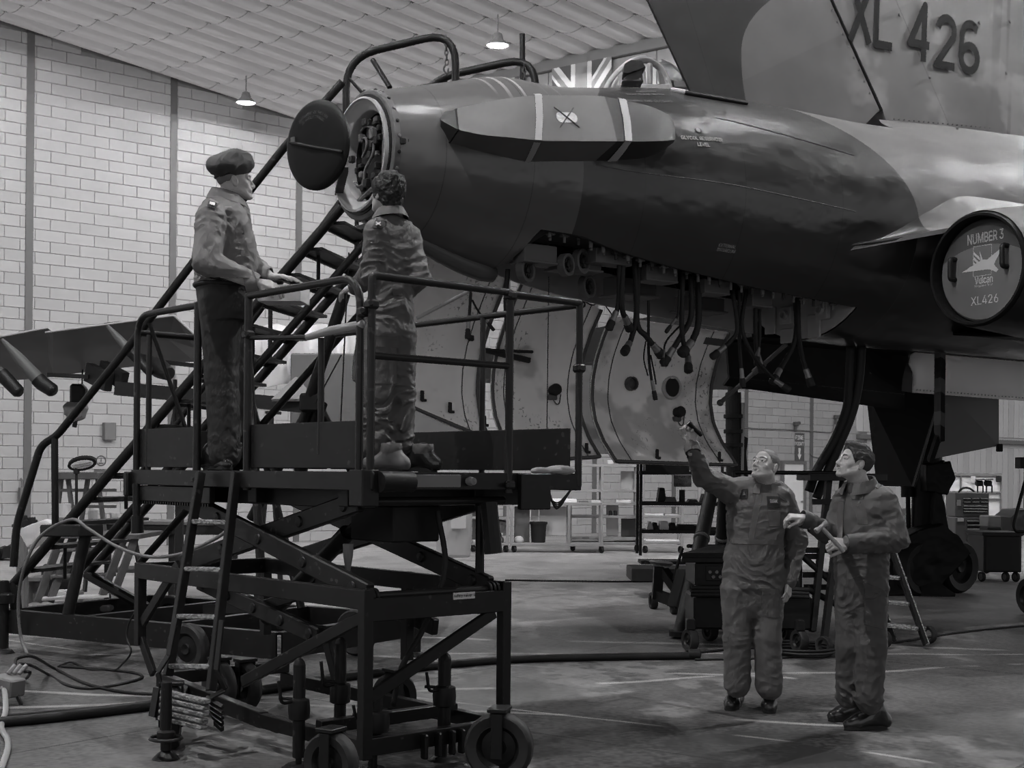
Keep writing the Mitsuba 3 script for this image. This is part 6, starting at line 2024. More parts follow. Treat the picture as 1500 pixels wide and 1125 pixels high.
fz = lambda x, y, z=0.0: floor_at(x, y) + [0, 0, z]
one('looped_cable', tube(spline([b0 + [.03, .09, .245], P(25, 965, b0[1] + .2), P(48, 962, b0[1] + .3), fz(80, 985, .03), fz(130, 1005, .012), fz(200, 1018, .012), fz(300, 1018, .012), fz(420, 1010, .012)], 8), .011, 8), 'rubber', 'black cable arching from the junction box to the lift', 'cable', smooth=True)
one('looped_cable', tube(spline([b0 + [.07, .09, .245], P(30, 972, b0[1] + .2), P(46, 975, b0[1] + .2), fz(70, 990, .012), fz(100, 1006, .010), fz(140, 1010, .010), fz(200, 998, .010), fz(205, 990, .010), fz(170, 984, .010), fz(90, 978, .010)], 8), .010, 8), 'rubber', 'black cable lying in a wide loop on the floor left of the lift', 'cable', smooth=True)
one('looped_cable', tube(spline([b0 + [.1, .08, .2], P(44, 985, b0[1] + .1), fz(38, 1000, .03), fz(26, 1002, .03)], 8), .011, 8), 'rubber', 'short black cable loop hooked behind the junction box', 'cable', smooth=True)
one('draped_cable', tube(spline([fz(40, 962, .02), P(30, 930, 11.55), P(27, 880, 11.5), P(36, 830, 11.4), P(60, 785, 11.35), P(104, 761, 11.2), P(130, 775, 11.1), P(170, 800, 11.0), P(215, 815, 10.8), P(262, 812, 10.6), P(310, 792, 10.3), P(335, 776, 10.2)], 8), .014, 8), 'fitting_grey', 'grey cable draped over the chassis prop and up to the lift', 'cable', smooth=True)
one('wire_loop', tube(spline([P(197, 898, 9.75), P(188, 915, 9.78), P(186, 935, 9.78), P(192, 955, 9.72), P(180, 972, 9.9), fz(165, 984, .01), fz(130, 982, .01), fz(105, 972, .01), fz(85, 978, .01)], 8), .007, 6), 'rubber', 'thin black wire hanging from the lift frame to the floor', 'wire', smooth=True)


# ---------------------------------------------------------------- people: distance fields meshed by surface nets
def smin(a, b, k):
    h = np.clip(.5 + .5 * (b - a) / k, 0, 1)
    return b + (a - b) * h - k * h * (1 - h)


class Field:
    def __init__(self, lo, hi, h):
        self.lo, self.h = np.asarray(lo, float), h
        self.n = np.ceil((np.asarray(hi) - self.lo) / h).astype(int) + 1
        self.f = np.full(self.n, 1.0, np.float32)

    def sub(self, lo, hi, m):
        a = np.maximum(np.floor((np.asarray(lo) - m - self.lo) / self.h).astype(int), 0)
        b = np.minimum(np.ceil((np.asarray(hi) + m - self.lo) / self.h).astype(int) + 1, self.n)
        if np.any(b <= a):
            return None, None
        g = np.stack(np.meshgrid(*[self.lo[i] + self.h * np.arange(a[i], b[i]) for i in range(3)], indexing='ij'), -1)
        return tuple(slice(x, y) for x, y in zip(a, b)), g

    def put(self, s, d, k, cut=False):
        self.f[s] = -smin(-self.f[s], d, k) if cut else smin(self.f[s], d, k)

    def cone(self, a, b, r1, r2, k=.02, cut=False):
        a, b = np.asarray(a, float), np.asarray(b, float)
        r = max(r1, r2)
        s, p = self.sub(np.minimum(a, b) - r, np.maximum(a, b) + r, k * 2 + .03)
        if s is None:
            return
        ab = b - a
        t = np.clip(((p - a) @ ab) / max(ab @ ab, 1e-9), 0, 1)
        self.put(s, np.linalg.norm(p - a - t[..., None] * ab, axis=-1) - (r1 + (r2 - r1) * t), k, cut)

    def chain(self, pts, rs, k=.02):
        for i in range(len(pts) - 1):
            self.cone(pts[i], pts[i + 1], rs[i], rs[i + 1], k)

    def ell(self, c, r, R=np.eye(3), k=.02, cut=False):
        """Ellipsoid with axes R (columns)."""
        c, r = np.asarray(c, float), np.asarray(r, float)
        m = r.max()
        s, p = self.sub(c - m, c + m, k * 2 + .03)
        if s is None:
            return
        q = (p - c) @ R
        k0, k1 = np.linalg.norm(q / r, axis=-1), np.linalg.norm(q / r ** 2, axis=-1)
        self.put(s, k0 * (k0 - 1) / np.maximum(k1, 1e-6), k, cut)

    def column(self, rows, rv, fv, k=.03, cap=.02):
        """Upright trunk: rows of (centre point, half width, half depth) from low to high."""
        C = np.array([r[0] for r in rows], float)
        z, a, b = C[:, 2], np.array([r[1] for r in rows]), np.array([r[2] for r in rows])
        m = max(a.max(), b.max())
        s, p = self.sub(C.min(0) - m, C.max(0) + m, .04)
        zz = p[..., 2]
        f = lambda q: PchipInterpolator(z, q)(np.clip(zz, z[0], z[-1]))
        u, v = (p[..., 0] - f(C[:, 0])) * rv[0] + (p[..., 1] - f(C[:, 1])) * rv[1], (p[..., 0] - f(C[:, 0])) * fv[0] + (p[..., 1] - f(C[:, 1])) * fv[1]
        A_, B_ = f(a), f(b)
        q = (np.abs(u / A_) ** 2.4 + np.abs(v / B_) ** 2.4) ** (1 / 2.4)
        d = (q - 1) * np.minimum(A_, B_)
        self.put(s, np.maximum(d, np.maximum(z[0] - zz, zz - z[-1])), k)

    def folds(self, spots, base=.003, freq=(11, 11, 17), seed=0, band=.05):
        """Cloth folds: ridged noise, stronger round the spots (centre, radius, amount)."""
        i = np.nonzero(np.abs(self.f) < band)
        p = self.lo + self.h * np.stack(i, -1)
        w = np.full(len(p), base)
        for c, r, a in spots:
            w = w + a * np.exp(-((p - np.asarray(c)) ** 2).sum(1) / r ** 2)
        wob = (meshkit.noise(p * 5, seed + 9) - .5)[:, None] * np.array([.12, .12, .25])
        q = (p + wob) * np.asarray(freq, float)
        rdg = 1 - 2 * np.abs(meshkit.noise(q, seed) - .5) * 1.6
        rdg2 = 1 - 2 * np.abs(meshkit.noise(q * 1.9 + 7, seed + 3) - .5) * 1.6
        rdg, rdg2 = np.sign(rdg) * np.abs(rdg) ** 1.4, np.sign(rdg2) * np.abs(rdg2) ** 1.4
        self.f[i] -= (1.75 * w * (rdg * .9 + rdg2 * .6 - .45)).astype(np.float32)

    def mesh(self, relax=1):
        """Naive surface nets."""
        f, n = self.f, self.n
        ins = f < 0
        crn = [(i, j, k) for i in (0, 1) for j in (0, 1) for k in (0, 1)]
        cnt = sum(ins[i:n[0] - 1 + i, j:n[1] - 1 + j, k:n[2] - 1 + k].astype(np.int8) for i, j, k in crn)
        cell = np.argwhere((cnt > 0) & (cnt < 8))
        idx = np.full(n - 1, -1, np.int64)
        idx[tuple(cell.T)] = np.arange(len(cell))
        acc, w = np.zeros((len(cell), 3)), np.zeros(len(cell))
        for a in crn:
            for ax in range(3):
                if a[ax]:
                    continue
                b = list(a)
                b[ax] = 1
                fa, fb = f[tuple((cell + a).T)], f[tuple((cell + b).T)]
                m = (fa < 0) != (fb < 0)
                t = fa[m] / (fa[m] - fb[m])
                q = np.tile(np.array(a, float), (m.sum(), 1))
                q[:, ax] += t
                acc[m] += q
                w[m] += 1
        v = self.lo + self.h * (cell + acc / w[:, None])
        faces = []
        for ax in range(3):
            u_, v_ = (ax + 1) % 3, (ax + 2) % 3
            sl0, sl1 = [slice(None)] * 3, [slice(None)] * 3
            sl0[ax], sl1[ax] = slice(0, -1), slice(1, None)
            e = np.argwhere(ins[tuple(sl0)] != ins[tuple(sl1)])
            e = e[(e[:, u_] > 0) & (e[:, v_] > 0) & (e[:, u_] < n[u_] - 1) & (e[:, v_] < n[v_] - 1)]
            flip = ins[tuple(e.T)]
            du, dv = np.eye(3, dtype=int)[u_], np.eye(3, dtype=int)[v_]
            q = np.stack([idx[tuple(x.T)] for x in (e - du - dv, e - dv, e, e - du)], 1)
            q = np.where(flip[:, None], q, q[:, ::-1])
            faces.append(q)
        q = np.vstack(faces)
        q = q[(q >= 0).all(1)]
        return v, np.vstack([q[:, [0, 1, 2]], q[:, [0, 2, 3]]])


def basis(fwd, roll=0.0):
    """Columns: right, forward, up of a head looking along fwd."""
    f = unit(fwd)
    r = unit(np.cross(f, [0, 0, 1.0]))
    u = np.cross(r, f)
    return np.stack([r * math.cos(roll) + u * math.sin(roll), f, u * math.cos(roll) - r * math.sin(roll)], 1)


def head_field(c, R, hgt=1.0, neck=None, neck_r=.058, jaw=1.0):
    W = lambda x, y, z: np.asarray(c) + R @ (np.array([x, y, z]) * hgt)
    F = Field(np.asarray(c) - .20, np.asarray(c) + .17, .0027)
    F.ell(W(0, -.012, .034), (.075, .095, .082), R)
    F.ell(W(0, .026, -.022), (.061, .064, .084), R, .02)
    for s in (-1, 1):
        F.cone(W(s * .048, .002, -.052), W(s * .018, .066, -.092), .021 * jaw, .017, .02)
        F.ell(W(s * .040, .056, -.024), (.022, .018, .018), R, .018)
        F.cone(W(s * .040, .070, .021), W(s * .010, .084, .018), .011, .010, .012)
        F.ell(W(s * .031, .103, .0), (.019, .021, .0125), R, .008, cut=True)
        F.ell(W(s * .011, .098, -.041), (.009, .010, .008), R, .006)
        F.cone(W(s * .045, .074, .0065), W(s * .018, .083, .007), .005, .0045, .004)
        F.cone(W(s * .042, .076, -.010), W(s * .018, .082, -.010), .004, .004, .005)
        F.ell(W(s * .077, -.010, -.008), (.008, .020, .033), R @ rotx(.2), .006)
        F.ell(W(s * .088, -.004, -.004), (.006, .010, .017), R, .004, cut=True)
        F.cone(W(s * .018, .094, -.046), W(s * .036, .066, -.072), .0012, .0012, .006, cut=True)
    F.cone(W(0, .083, .012), W(0, .108, -.033), .0075, .0105, .010)
    F.ell(W(0, .105, -.037), (.010, .009, .008), R, .008)
    F.ell(W(0, .074, -.058), (.030, .022, .026), R, .018)
    F.cone(W(-.020, .084, -.062), W(.020, .084, -.062), .0075, .0075, .008)
    F.cone(W(-.015, .085, -.074), W(.015, .085, -.074), .007, .007, .008)
    F.cone(W(-.022, .0935, -.0675), W(.022, .0935, -.0675), .002, .002, .003, cut=True)
    F.ell(W(0, .078, -.098), (.021, .018, .016), R, .015)
    if neck is not None:
        F.cone(W(0, -.022, -.05), neck, neck_r, neck_r * 1.06, .03)
    return F, W


def hand_prims(F, wrist, d, nb, curl=(.5, .7, .4), spread=.06, thumb=(.7, .3, .5), side=1, s=1.0, fingers=None):
    """wrist point, direction of the palm, normal of its back; side: +1 the thumb lies at cross(d, nb)."""
    d, nb = unit(d), np.asarray(nb, float)
    nb = unit(nb - d * (nb @ d))
    x = np.cross(d, nb) * side
    w = np.asarray(wrist, float)
    F.cone(w - d * .05, w, .026 * s, .025 * s, .01)
    lens = ((.043, .026, .020), (.047, .030, .022), (.044, .028, .021), (.035, .021, .018))
    for i, L in enumerate(lens):
        off = (.031, .011, -.010, -.029)[i]
        kb = w + d * ((.088, .092, .088, .080)[i]) * s + x * off * s
        F.cone(w + x * off * .6 * s + d * .01, kb, .017 * s, .0125 * s, .012)
        cs = fingers[i] if fingers else curl
        q, ang = kb, 0.0
        sp = spread * (1.3, .35, -.45, -1.4)[i]
        for j in range(3):
            ang += cs[j]
            dd = (d * math.cos(sp) + x * math.sin(sp)) * math.cos(ang) - nb * math.sin(ang)
            e = q + dd * L[j] * s
            r0 = (.0098, .0088, .0078)[j] * s * (1, 1.02, 1, .9)[i]
            F.cone(q, e, r0, r0 * .92, .003)
            q = e
    tb = w + x * .026 * s + d * .025 * s - nb * .006
    a1 = unit(x * math.sin(thumb[0]) + d * math.cos(thumb[0]) - nb * thumb[1])
    F.cone(w + d * .012 + x * .012, tb + a1 * .03 * s, .018 * s, .013 * s, .01)
    t1 = tb + a1 * .040 * s
    a2 = unit(a1 * math.cos(thumb[2]) + (d * .7 - nb * .5 - x * .3) * math.sin(thumb[2]))
    F.cone(tb + a1 * .02, t1, .0125 * s, .0112 * s, .006)
    F.cone(t1, t1 + a2 * .032 * s, .011 * s, .0095 * s, .003)
    F.cone(t1 + a2 * .032 * s, t1 + a2 * .056 * s - nb * .004, .0098 * s, .0075 * s, .003)


def hand_mesh(*a, **k):
    w = np.asarray(a[0])
    F = Field(w - .20, w + .20, .0030)
    hand_prims(F, *a, **k)
    return F.mesh()


def surf_pt(mesh, x, y, out=0.0):
    """The nearest point towards us of the mesh on the pixel's ray, moved out along the local normal."""
    m = mesh['tm']
    r = unit(ray(x, y))
    d = m['v'] - ORG
    e = np.linalg.norm(d - np.outer(d @ r, r), axis=1)
    i = np.nonzero((e < .014) & (m['n'] @ r < .15))[0]
    if len(i) == 0:
        i = np.array([e.argmin()])
    z = (d @ r)[i]
    near = i[z < z.min() + .045]
    c = near[e[near].argsort()[:6]]
    n = unit(m['n'][c].mean(0))
    dist = (d @ r)[c].mean()
    return ORG + r * dist + n * out, n


def tmesh(m):
    v, f = m
    n = np.zeros_like(v)
    fn = np.cross(v[f[:, 1]] - v[f[:, 0]], v[f[:, 2]] - v[f[:, 0]])
    for k in range(3):
        np.add.at(n, f[:, k], fn)
    n /= np.linalg.norm(n, axis=1, keepdims=True) + 1e-12
    return {'tm': {'v': v, 'n': n}}


def cloth_patch(tm, quad, nx=6, ny=6, out=.005, thick=.006):
    """A piece of cloth lying on a garment inside the four pixels (clockwise from upper left)."""
    q = np.array(quad, float)
    g = []
    for j in np.linspace(0, 1, ny):
        row = []
        for i in np.linspace(0, 1, nx):
            p = (q[0] * (1 - i) + q[1] * i) * (1 - j) + (q[3] * (1 - i) + q[2] * i) * j
            row.append(surf_pt(tm, *p, out=out)[0])
        g.append(row)
    g = np.array(g)
    for _ in range(2):
        h = g.copy()
        h[1:-1] = .5 * g[1:-1] + .25 * (g[2:] + g[:-2])
        g = h
    return sheet(g, -thick)


def seam(tm, pts, r=.0025, out=.003):
    return tube(spline([surf_pt(tm, *p, out=out)[0] for p in pts], 5), r, 6)


def boot(heel, toe, ank, w=.047, lo=0.0):
    """One boot: heel and toe points on the ground, ankle point."""
    heel, toe, ank = (np.asarray(q, float) for q in (heel, toe, ank))
    g = heel[2]
    F = Field(np.minimum(np.minimum(heel, toe), ank) - .09, np.maximum(np.maximum(heel, toe), ank) + .09, .005)
    up = np.array([0, 0, 1.0])
    ball_ = heel + (toe - heel) * .68
    F.cone(heel + up * .045, ank, .042, .052, .03)
    F.cone(heel + up * .05, ball_ + up * .045, .044, w * .98, .03)
    F.cone(ank - up * .02, ball_ + up * .05, .048, w * .86, .04)
    F.cone(ball_ + up * .038, toe - unit(toe - heel) * .035 + up * .036, w, w * .78, .02)
    z = F.lo[2] + F.h * np.arange(F.n[2])
    F.f = np.maximum(F.f, (g + .012 - z)[None, None, :].astype(np.float32))
    up_m = F.mesh()
    d = unit(toe - heel)
    sd = np.array([-d[1], d[0], 0])
    pl = sg.LineString([(.02, 0), (np.linalg.norm(toe - heel) * .68, 0)]).buffer(.040).union(sg.Point(np.linalg.norm(toe - heel) * .70, 0).buffer(w)).union(sg.Point(np.linalg.norm(toe - heel) - .045, 0).buffer(w * .85)).convex_hull
    sole = cat([place(prism(pl, .022), heel + up * .004, d, sd, up), place(prism(pl.intersection(sg.box(-.1, -.2, .085, .2)), .012), heel - up * .0, d, sd, up)])
    return up_m, sole


def skin_tex(p, n, uv):
    v = .37 * (.9 + .2 * mikit.fbm(p.x * 60, p.y * 60, p.z * 60, 2))
    return mi.Color3f(v, v * .975, v * .965)


M('skin', .4, .6, spec=.3, tex=skin_tex, bump=(lambda p, n, uv: mikit.fbm(p.x * 110, p.y * 110, p.z * 110, 2), .0012))


def weave(base, amp=.25):
    def f(p, n, uv):
        v = base * (1 - amp / 2 + amp * mikit.fbm(p.x * 9, p.y * 9, p.z * 9, 3))
        return mi.Color3f(v, v * .97, v * .965)
    return f


CB_ = (lambda p, n, uv: mikit.fbm(p.x * 34, p.y * 34, p.z * 26, 3), .010, 2e-3)
M('overall_a', .1, .62, tex=weave(.088), bump=CB_, sheen=.25)
M('overall_b', .1, .62, tex=weave(.060), bump=CB_, sheen=.2)
M('overall_c', .1, .62, tex=weave(.085), bump=CB_, sheen=.2)
M('shirt', .1, .65, tex=weave(.14), bump=CB_, sheen=.25)
M('trouser_black', .02, .6, tex=weave(.022), bump=CB_)
M('trouser_stripe', .05, .6)
M('beret_cloth', .04, .75, sheen=.4, bump=(lambda p, n, uv: mikit.fbm(p.x * 60, p.y * 60, p.z * 60, 2), .004))
M('hair_grey', .13, .6, bump=(lambda p, n, uv: mikit.fbm(p.x * 160, p.y * 160, p.z * 60, 2), .006))
M('hair_brown', .035, .5, bump=(lambda p, n, uv: mikit.fbm(p.x * 120, p.y * 120, p.z * 40, 3), .012))
M('hair_dark', .018, .45, bump=(lambda p, n, uv: mikit.fbm(p.x * 90, p.y * 90, p.z * 50, 3), .014))
M('boot_gloss', .012, .16, spec=.7)
M('boot_worn', .10, .5)
M('eye_white', .30, .4)
M('eye_dark', .015, .2)
M('lip', .22, .45)
M('patch_dark', .02, .6)
M('cuff_dark', .05, .6)
M('hammer_wood', .24, .5)
M('tray_card', .50, .6)


def face_bits(key, W, R, hair, brow=True):
    for s in (-1, 1):
        e = add(key, 'eye', ball(W(s * .031, .0735, -.001), .0126, 2), 'eye_white', smooth=True)
        add(e, 'iris', ball(W(s * .0305, .0808, -.0005), .0066, 2), 'eye_dark', smooth=True)
        if brow:
            add(key, 'eyebrow', tube(spline([W(s * .013, .0945, .019), W(s * .024, .0925, .0225), W(s * .036, .086, .0235), W(s * .048, .075, .018)], 4), np.linspace(.0036, .0016, 13), 6), hair, smooth=True)
    add(key, 'lips', [tube(spline([W(-.022, .085, -.066), W(-.008, .0935, -.063), W(0, .094, -.064), W(.008, .0935, -.063), W(.022, .085, -.066)], 4), .0026, 6), tube(spline([W(-.019, .086, -.069), W(0, .0945, -.0725), W(.019, .086, -.069)], 4), .0032, 6)], 'lip', smooth=True)


def hair_mesh(c, R, W, r, cutp, lower, noise_amp, seed, extra=(), ear=True, h=.0032, freq=38):
    """Hair: a thickened scalp cut by the hairline plane (normal, offset) and above the nape height."""
    F = Field(np.asarray(c) - .19, np.asarray(c) + .19, h)
    F.ell(W(0, -.014, .036), np.array([.075, .096, .083]) + r, R, .01)
    for e in extra:
        F.ell(W(*e[0]), e[1], R, .02)
    i = np.nonzero(np.abs(F.f) < .05)
    p = F.lo + F.h * np.stack(i, -1)
    q = (p - np.asarray(c)) @ R
    d = F.f[i] - noise_amp * (meshkit.fbm(q * [freq, freq * .5, freq * .6], 3, seed) - .45)
    n, o = unit(cutp[0]), cutp[1]
    d = np.maximum(d, q @ n - o - .014 * (meshkit.fbm(q * 70, 2, seed + 4) - .5))
    low = lower + .35 * np.maximum(q[:, 1] + .02, 0)
    d = np.maximum(d, low - q[:, 2])
    if ear:
        d = np.maximum(d, .030 - np.hypot(q[:, 1] + .006, (q[:, 2] + .012) * .9) - 10 * (np.abs(q[:, 0]) < .055))
    g = np.full(F.f.shape, 1.0, np.float32)
    g[i] = d
    F.f = g
    return F.mesh()


def garment(prims, lo, hi, spots, h=.0085, base=.003, seed=0, freq=(11, 11, 17)):
    F = Field(lo, hi, h)
    for fn in prims:
        fn(F)
    F.folds(spots, base, freq, seed)
    return F.mesh()


def person(label):
    return thing('person', label, 'person')


def body_core(rows, limbs, rv, fv):
    """The figure under the clothes, one coarse skin."""
    C = np.array([r[0] for r in rows])
    allp = np.vstack([C] + [np.array(l[0]) for l in limbs])
    F = Field(allp.min(0) - .2, allp.max(0) + .2, .016)
    F.column([(r[0], r[1] * .82, r[2] * .82) for r in rows], rv, fv)
    for pts, rs in limbs:
        F.chain(pts, [q * .72 for q in rs], .03)
    return F.mesh()


# ---- the man with the torch
ZA = 9.13
J = lambda x, y, d=0.0: P(x, y, ZA + d)
pa = person('man in grey overalls raising a small torch in his right hand')
rv, fv = unit([1, .12, 0]), unit([-.12, -1, 0])          # width axis, facing
rowsA = [(J(1103, 905), .11, .07), (J(1103, 880), .165, .11), (J(1103, 850), .188, .132), (J(1104, 820), .186, .140), (J(1105, 792), .172, .138), (J(1107, 765), .180, .142), (J(1110, 740), .186, .138), (J(1113, 722), .170, .112), (J(1116, 711), .10, .08)]
limbA = [([J(1076, 722, .0), J(1030, 698, -.10), J(1013, 654, -.22)], [.088, .066, .050]),
         ([J(1147, 735, .03), J(1166, 792, .04), J(1156, 850, -.04)], [.088, .070, .055]),
         ([J(1078, 866), J(1080, 935, -.01), J(1080, 1002, .02)], [.105, .092, .086]),
         ([J(1126, 866), J(1124, 935, -.02), J(1127, 1006, -.01)], [.105, .092, .088])]
gA = garment([lambda F: F.column(rowsA, rv, fv)] + [lambda F, l=l: F.chain(l[0], l[1], .020) for l in limbA] + [lambda F: F.cone(J(1090, 715), J(1138, 722), .075, .080, .05)],
             J(985, 1045, .5) - [0, .95, 0], J(1200, 640, .5) - [0, .12, 0] + [.05, 0, .05],
             [(J(1030, 700, -.1), .12, .006), (J(1166, 795, .0), .11, .008), (J(1100, 860, -.1), .14, .004), (J(1080, 1005), .10, .005), (J(1126, 1010), .10, .005), (J(1110, 795, -.1), .10, .004), (J(1070, 740, 0), .10, .006)], seed=1, base=.0035)
F_, W_ = head_field(J(1120.5, 683, -.06), basis([-.64, -.66, .42]), 1.03, J(1124, 716, .0), .060)
RA = basis([-.64, -.66, .42])
hl = hand_mesh(J(1013, 652, -.23), [.02, -.05, 1.0], [.55, .75, -.1], curl=(.75, .9, .6), thumb=(.5, .55, .5), side=1)
hr_ = hand_mesh(J(1155, 851, -.05), [-.10, -.25, -1.0], [.75, -.55, -.1], curl=(.55, .75, .5), thumb=(.45, .4, .4), side=-1, s=1.02)
add(pa, 'body', cat([body_core(rowsA, limbA, rv, fv), F_.mesh(), hl, hr_]), 'skin', smooth=True)
ka = add(pa, 'overalls', gA, 'overall_a', smooth=True)
tmA = tmesh(gA)
face_bits(pa, W_, RA, 'hair_grey')
add(pa, 'hair', hair_mesh(J(1120.5, 683, -.06), RA, W_, .0015, ((0, .86, -.50), .018), -.045, .003, 3), 'hair_grey', smooth=True)


def collar(key, c, rv, fv, rx, ry, h, mat, spread=.02, tilt=.3, open_=.35, name='collar'):
    """A standing and folded collar round the neck, open to the front."""
    g = []
    for a in np.linspace(open_, 2 * math.pi - open_, 30):
        o = rv * math.sin(a) + fv * math.cos(a)
        b = np.asarray(c) + rv * math.sin(a) * rx + fv * math.cos(a) * ry + np.array([0, 0, -tilt * math.cos(a) * ry])
        g.append([b + o * .004, b + np.array([0, 0, h]) - o * .002, b + np.array([0, 0, h * 1.05]) + o * .010, b + o * (spread + .012) + np.array([0, 0, h * .25]), b + o * (spread + .02) + np.array([0, 0, -h * .25])])
    return add(key, name, sheet(np.array(g), .004), mat, smooth=40)


collar(ka, J(1120, 716, -.01), rv, fv, .078, .078, .045, 'overall_a')
add(pa, 'rollneck', [lathe([(.070, -.03), (.074, 0), (.070, .022), (.060, .026)], J(1122, 713, -.02), (.05, .15, 1), 26)], 'overall_b', smooth=True)
add(ka, 'zip_flap', cloth_patch(tmA, [(1108, 724), (1117, 724), (1104, 792), (1095, 792)], 4, 12, .004), 'overall_a', smooth=True)
add(ka, 'chest_patch', cloth_patch(tmA, [(1123, 727), (1142, 728), (1142, 744), (1124, 744)], 5, 5, .006), 'patch_dark', smooth=True)
add(ka, 'pocket', cloth_patch(tmA, [(1124, 747), (1143, 747), (1142, 771), (1126, 771)], 5, 5, .005), 'overall_a', smooth=True)
add(ka, 'shoulder_badge', cloth_patch(tmA, [(1086, 717), (1096, 716), (1095, 731), (1083, 731)], 5, 5, .006), 'patch_dark', smooth=True)
bt = lambda tm, s, x, y, h, mat, key: add(key, 'badge_lettering', (lambda p, n, v, f: (p + np.outer(v[:, 0], unit(np.cross([0, 0, 1.0], n))) + np.outer(v[:, 1], [0, 0, 1.0]) + np.outer(v[:, 2], n), f))(*surf_pt(tm, x, y, .0125), *text(s, h, .0015, True)), mat)
bt(tmA, 'IGK', 1133, 735, .020, 'white_thing', ka)
p_, n_ = surf_pt(tmA, 1090, 723, .013)
add(ka, 'badge_emblem', place(prism([(-.010, -.012), (.010, -.012), (0, .014)], .0015), p_, unit(np.cross([0, 0, 1.0], n_)), [0, 0, 1.0], n_), 'fitting_grey')
add(ka, 'waistband', cloth_patch(tmA, [(1068, 789), (1146, 791), (1146, 798), (1068, 796)], 14, 3, .004), 'overall_a', smooth=True)
add(ka, 'thigh_pocket', cloth_patch(tmA, [(1116, 862), (1140, 862), (1140, 905), (1116, 903)], 6, 8, .005), 'overall_a', smooth=True)
add(ka, 'epaulette', cloth_patch(tmA, [(1138, 722), (1150, 731), (1153, 737), (1140, 728)], 5, 3, .006), 'cuff_dark', smooth=True)
for c, d, r in ((J(1014, 656, -.215), [.1, -.6, -1], .052), (J(1156, 846, -.03), [.05, -.4, -1], .057)):
    add(ka, 'cuff', lathe([(r, -.02), (r * 1.05, 0), (r, .035), (r * .9, .04), (r * .8, 0)], c, d, 22), 'cuff_dark' if r > .055 else 'overall_a', smooth=True)
for h_, t_, a_ in (((1082, 1030), (1068, 1042), (1080, 1012)), ((1126, 1036), (1127, 1046), (1127, 1016))):
    hp, tp = floor_at(*h_), floor_at(*t_)
    hp = hp + (hp - tp) * 0
    d = unit(tp - hp)
    hp = tp - d * .29
    u_, s_ = boot(hp, tp, np.array([hp[0], hp[1] + .0, .13]) + d * .05)
    k = add(pa, 'boot', u_, 'boot_gloss', smooth=True)
    add(k, 'sole', s_, 'rubber')
    for j in range(4):
        c = hp + d * (.13 + .022 * j) + np.array([0, 0, .115 - .008 * j])
        sd_ = np.array([-d[1], d[0], 0])
        add(k, 'lace', tube([c - sd_ * .03 - [0, 0, .008], c + [0, 0, .004], c + sd_ * .03 - [0, 0, .008]], .003, 6), 'rubber', smooth=True)
tor = thing('torch', 'small black torch held up in the raised hand', 'torch')
ta, tb_ = J(1028, 638, -.27), J(1006, 617, -.30)
add(tor, 'barrel', lathe([(.001, 0), (.012, .002), (.014, .01), (.014, .085), (.018, .10), (.019, .125), (.016, .126)], ta, tb_ - ta, 18), 'black_steel', smooth=40)
add(tor, 'lens', lathe([(.001, .124), (.017, .124)], ta, tb_ - ta, 18), 'alu')

# ---- the man with the hammer
ZB = 8.44
J = lambda x, y, d=0.0: P(x, y, ZB + d)
pb = person('dark-haired man in dark overalls standing at the right and holding a hammer')
rv, fv = unit([.62, .78, 0]), unit([-.80, -.60, 0])
rv = np.array([-fv[1], fv[0], 0]) * -1
rowsB = [(J(1262, 908), .10, .07), (J(1262, 880), .150, .115), (J(1262, 850), .168, .130), (J(1262, 822), .168, .138), (J(1262, 796), .165, .140), (J(1266, 770), .185, .148), (J(1268, 745), .192, .140), (J(1267, 727), .165, .110), (J(1264, 715), .09, .08)]
limbB = [([J(1296, 740, -.08), J(1312, 790, -.16), J(1246, 797, -.30)], [.085, .074, .056]),
         ([J(1238, 738, .10), J(1222, 785, .06), J(1180, 762, -.06)], [.085, .070, .052]),
         ([J(1275, 866, -.03), J(1277, 945, -.06), J(1273, 1026, -.03)], [.105, .090, .082]),
         ([J(1246, 866, .06), J(1245, 945, .04), J(1243, 1018, .10)], [.100, .084, .078])]
gB = garment([lambda F: F.column(rowsB, rv, fv)] + [lambda F, l=l: F.chain(l[0], l[1], .020) for l in limbB] + [lambda F: F.cone(J(1244, 727, .06), J(1288, 730, -.05), .075, .080, .05)],
             J(1155, 1075, .5) - [0, 1.0, 0], J(1335, 690, .5) - [0, .1, 0] + [.05, 0, .05],
             [(J(1312, 788, -.16), .13, .009), (J(1270, 800, -.3), .08, .006), (J(1222, 785, .05), .10, .006), (J(1265, 860, -.1), .14, .004), (J(1272, 1030), .14, .007), (J(1245, 1020), .1, .005), (J(1285, 880, -.15), .08, .005)], seed=2, base=.0035)
RB = basis([-.90, -.26, .30])
F_, W_ = head_field(J(1251, 678, -.02), RB, 1.0, J(1262, 718, .0), .060)
h1 = hand_mesh(J(1243, 797, -.31), [-1, -.12, .05], [.1, -.75, .6], curl=(.95, 1.1, .7), thumb=(.5, .6, .5), side=-1, s=1.02)
h2 = hand_mesh(J(1177, 759, -.07), [-1, -.25, .12], [.0, -.3, 1], curl=(.9, 1.2, .8), thumb=(.4, .5, .6), side=-1, fingers=((.5, .9, .5), (.95, 1.2, .8), (1.0, 1.2, .8), (1.0, 1.2, .8)))
add(pb, 'body', cat([body_core(rowsB, limbB, rv, fv), F_.mesh(), h1, h2]), 'skin', smooth=True)
kb = add(pb, 'overalls', gB, 'overall_b', smooth=True)
tmB = tmesh(gB)
face_bits(pb, W_, RB, 'hair_brown')
add(pb, 'moustache', tube([W_(-.025, .086, -.062), W_(-.012, .096, -.0545), W_(0, .099, -.053), W_(.012, .096, -.0545), W_(.025, .086, -.062)], [.0015, .004, .0045, .004, .0015], 8), 'hair_brown', smooth=True)
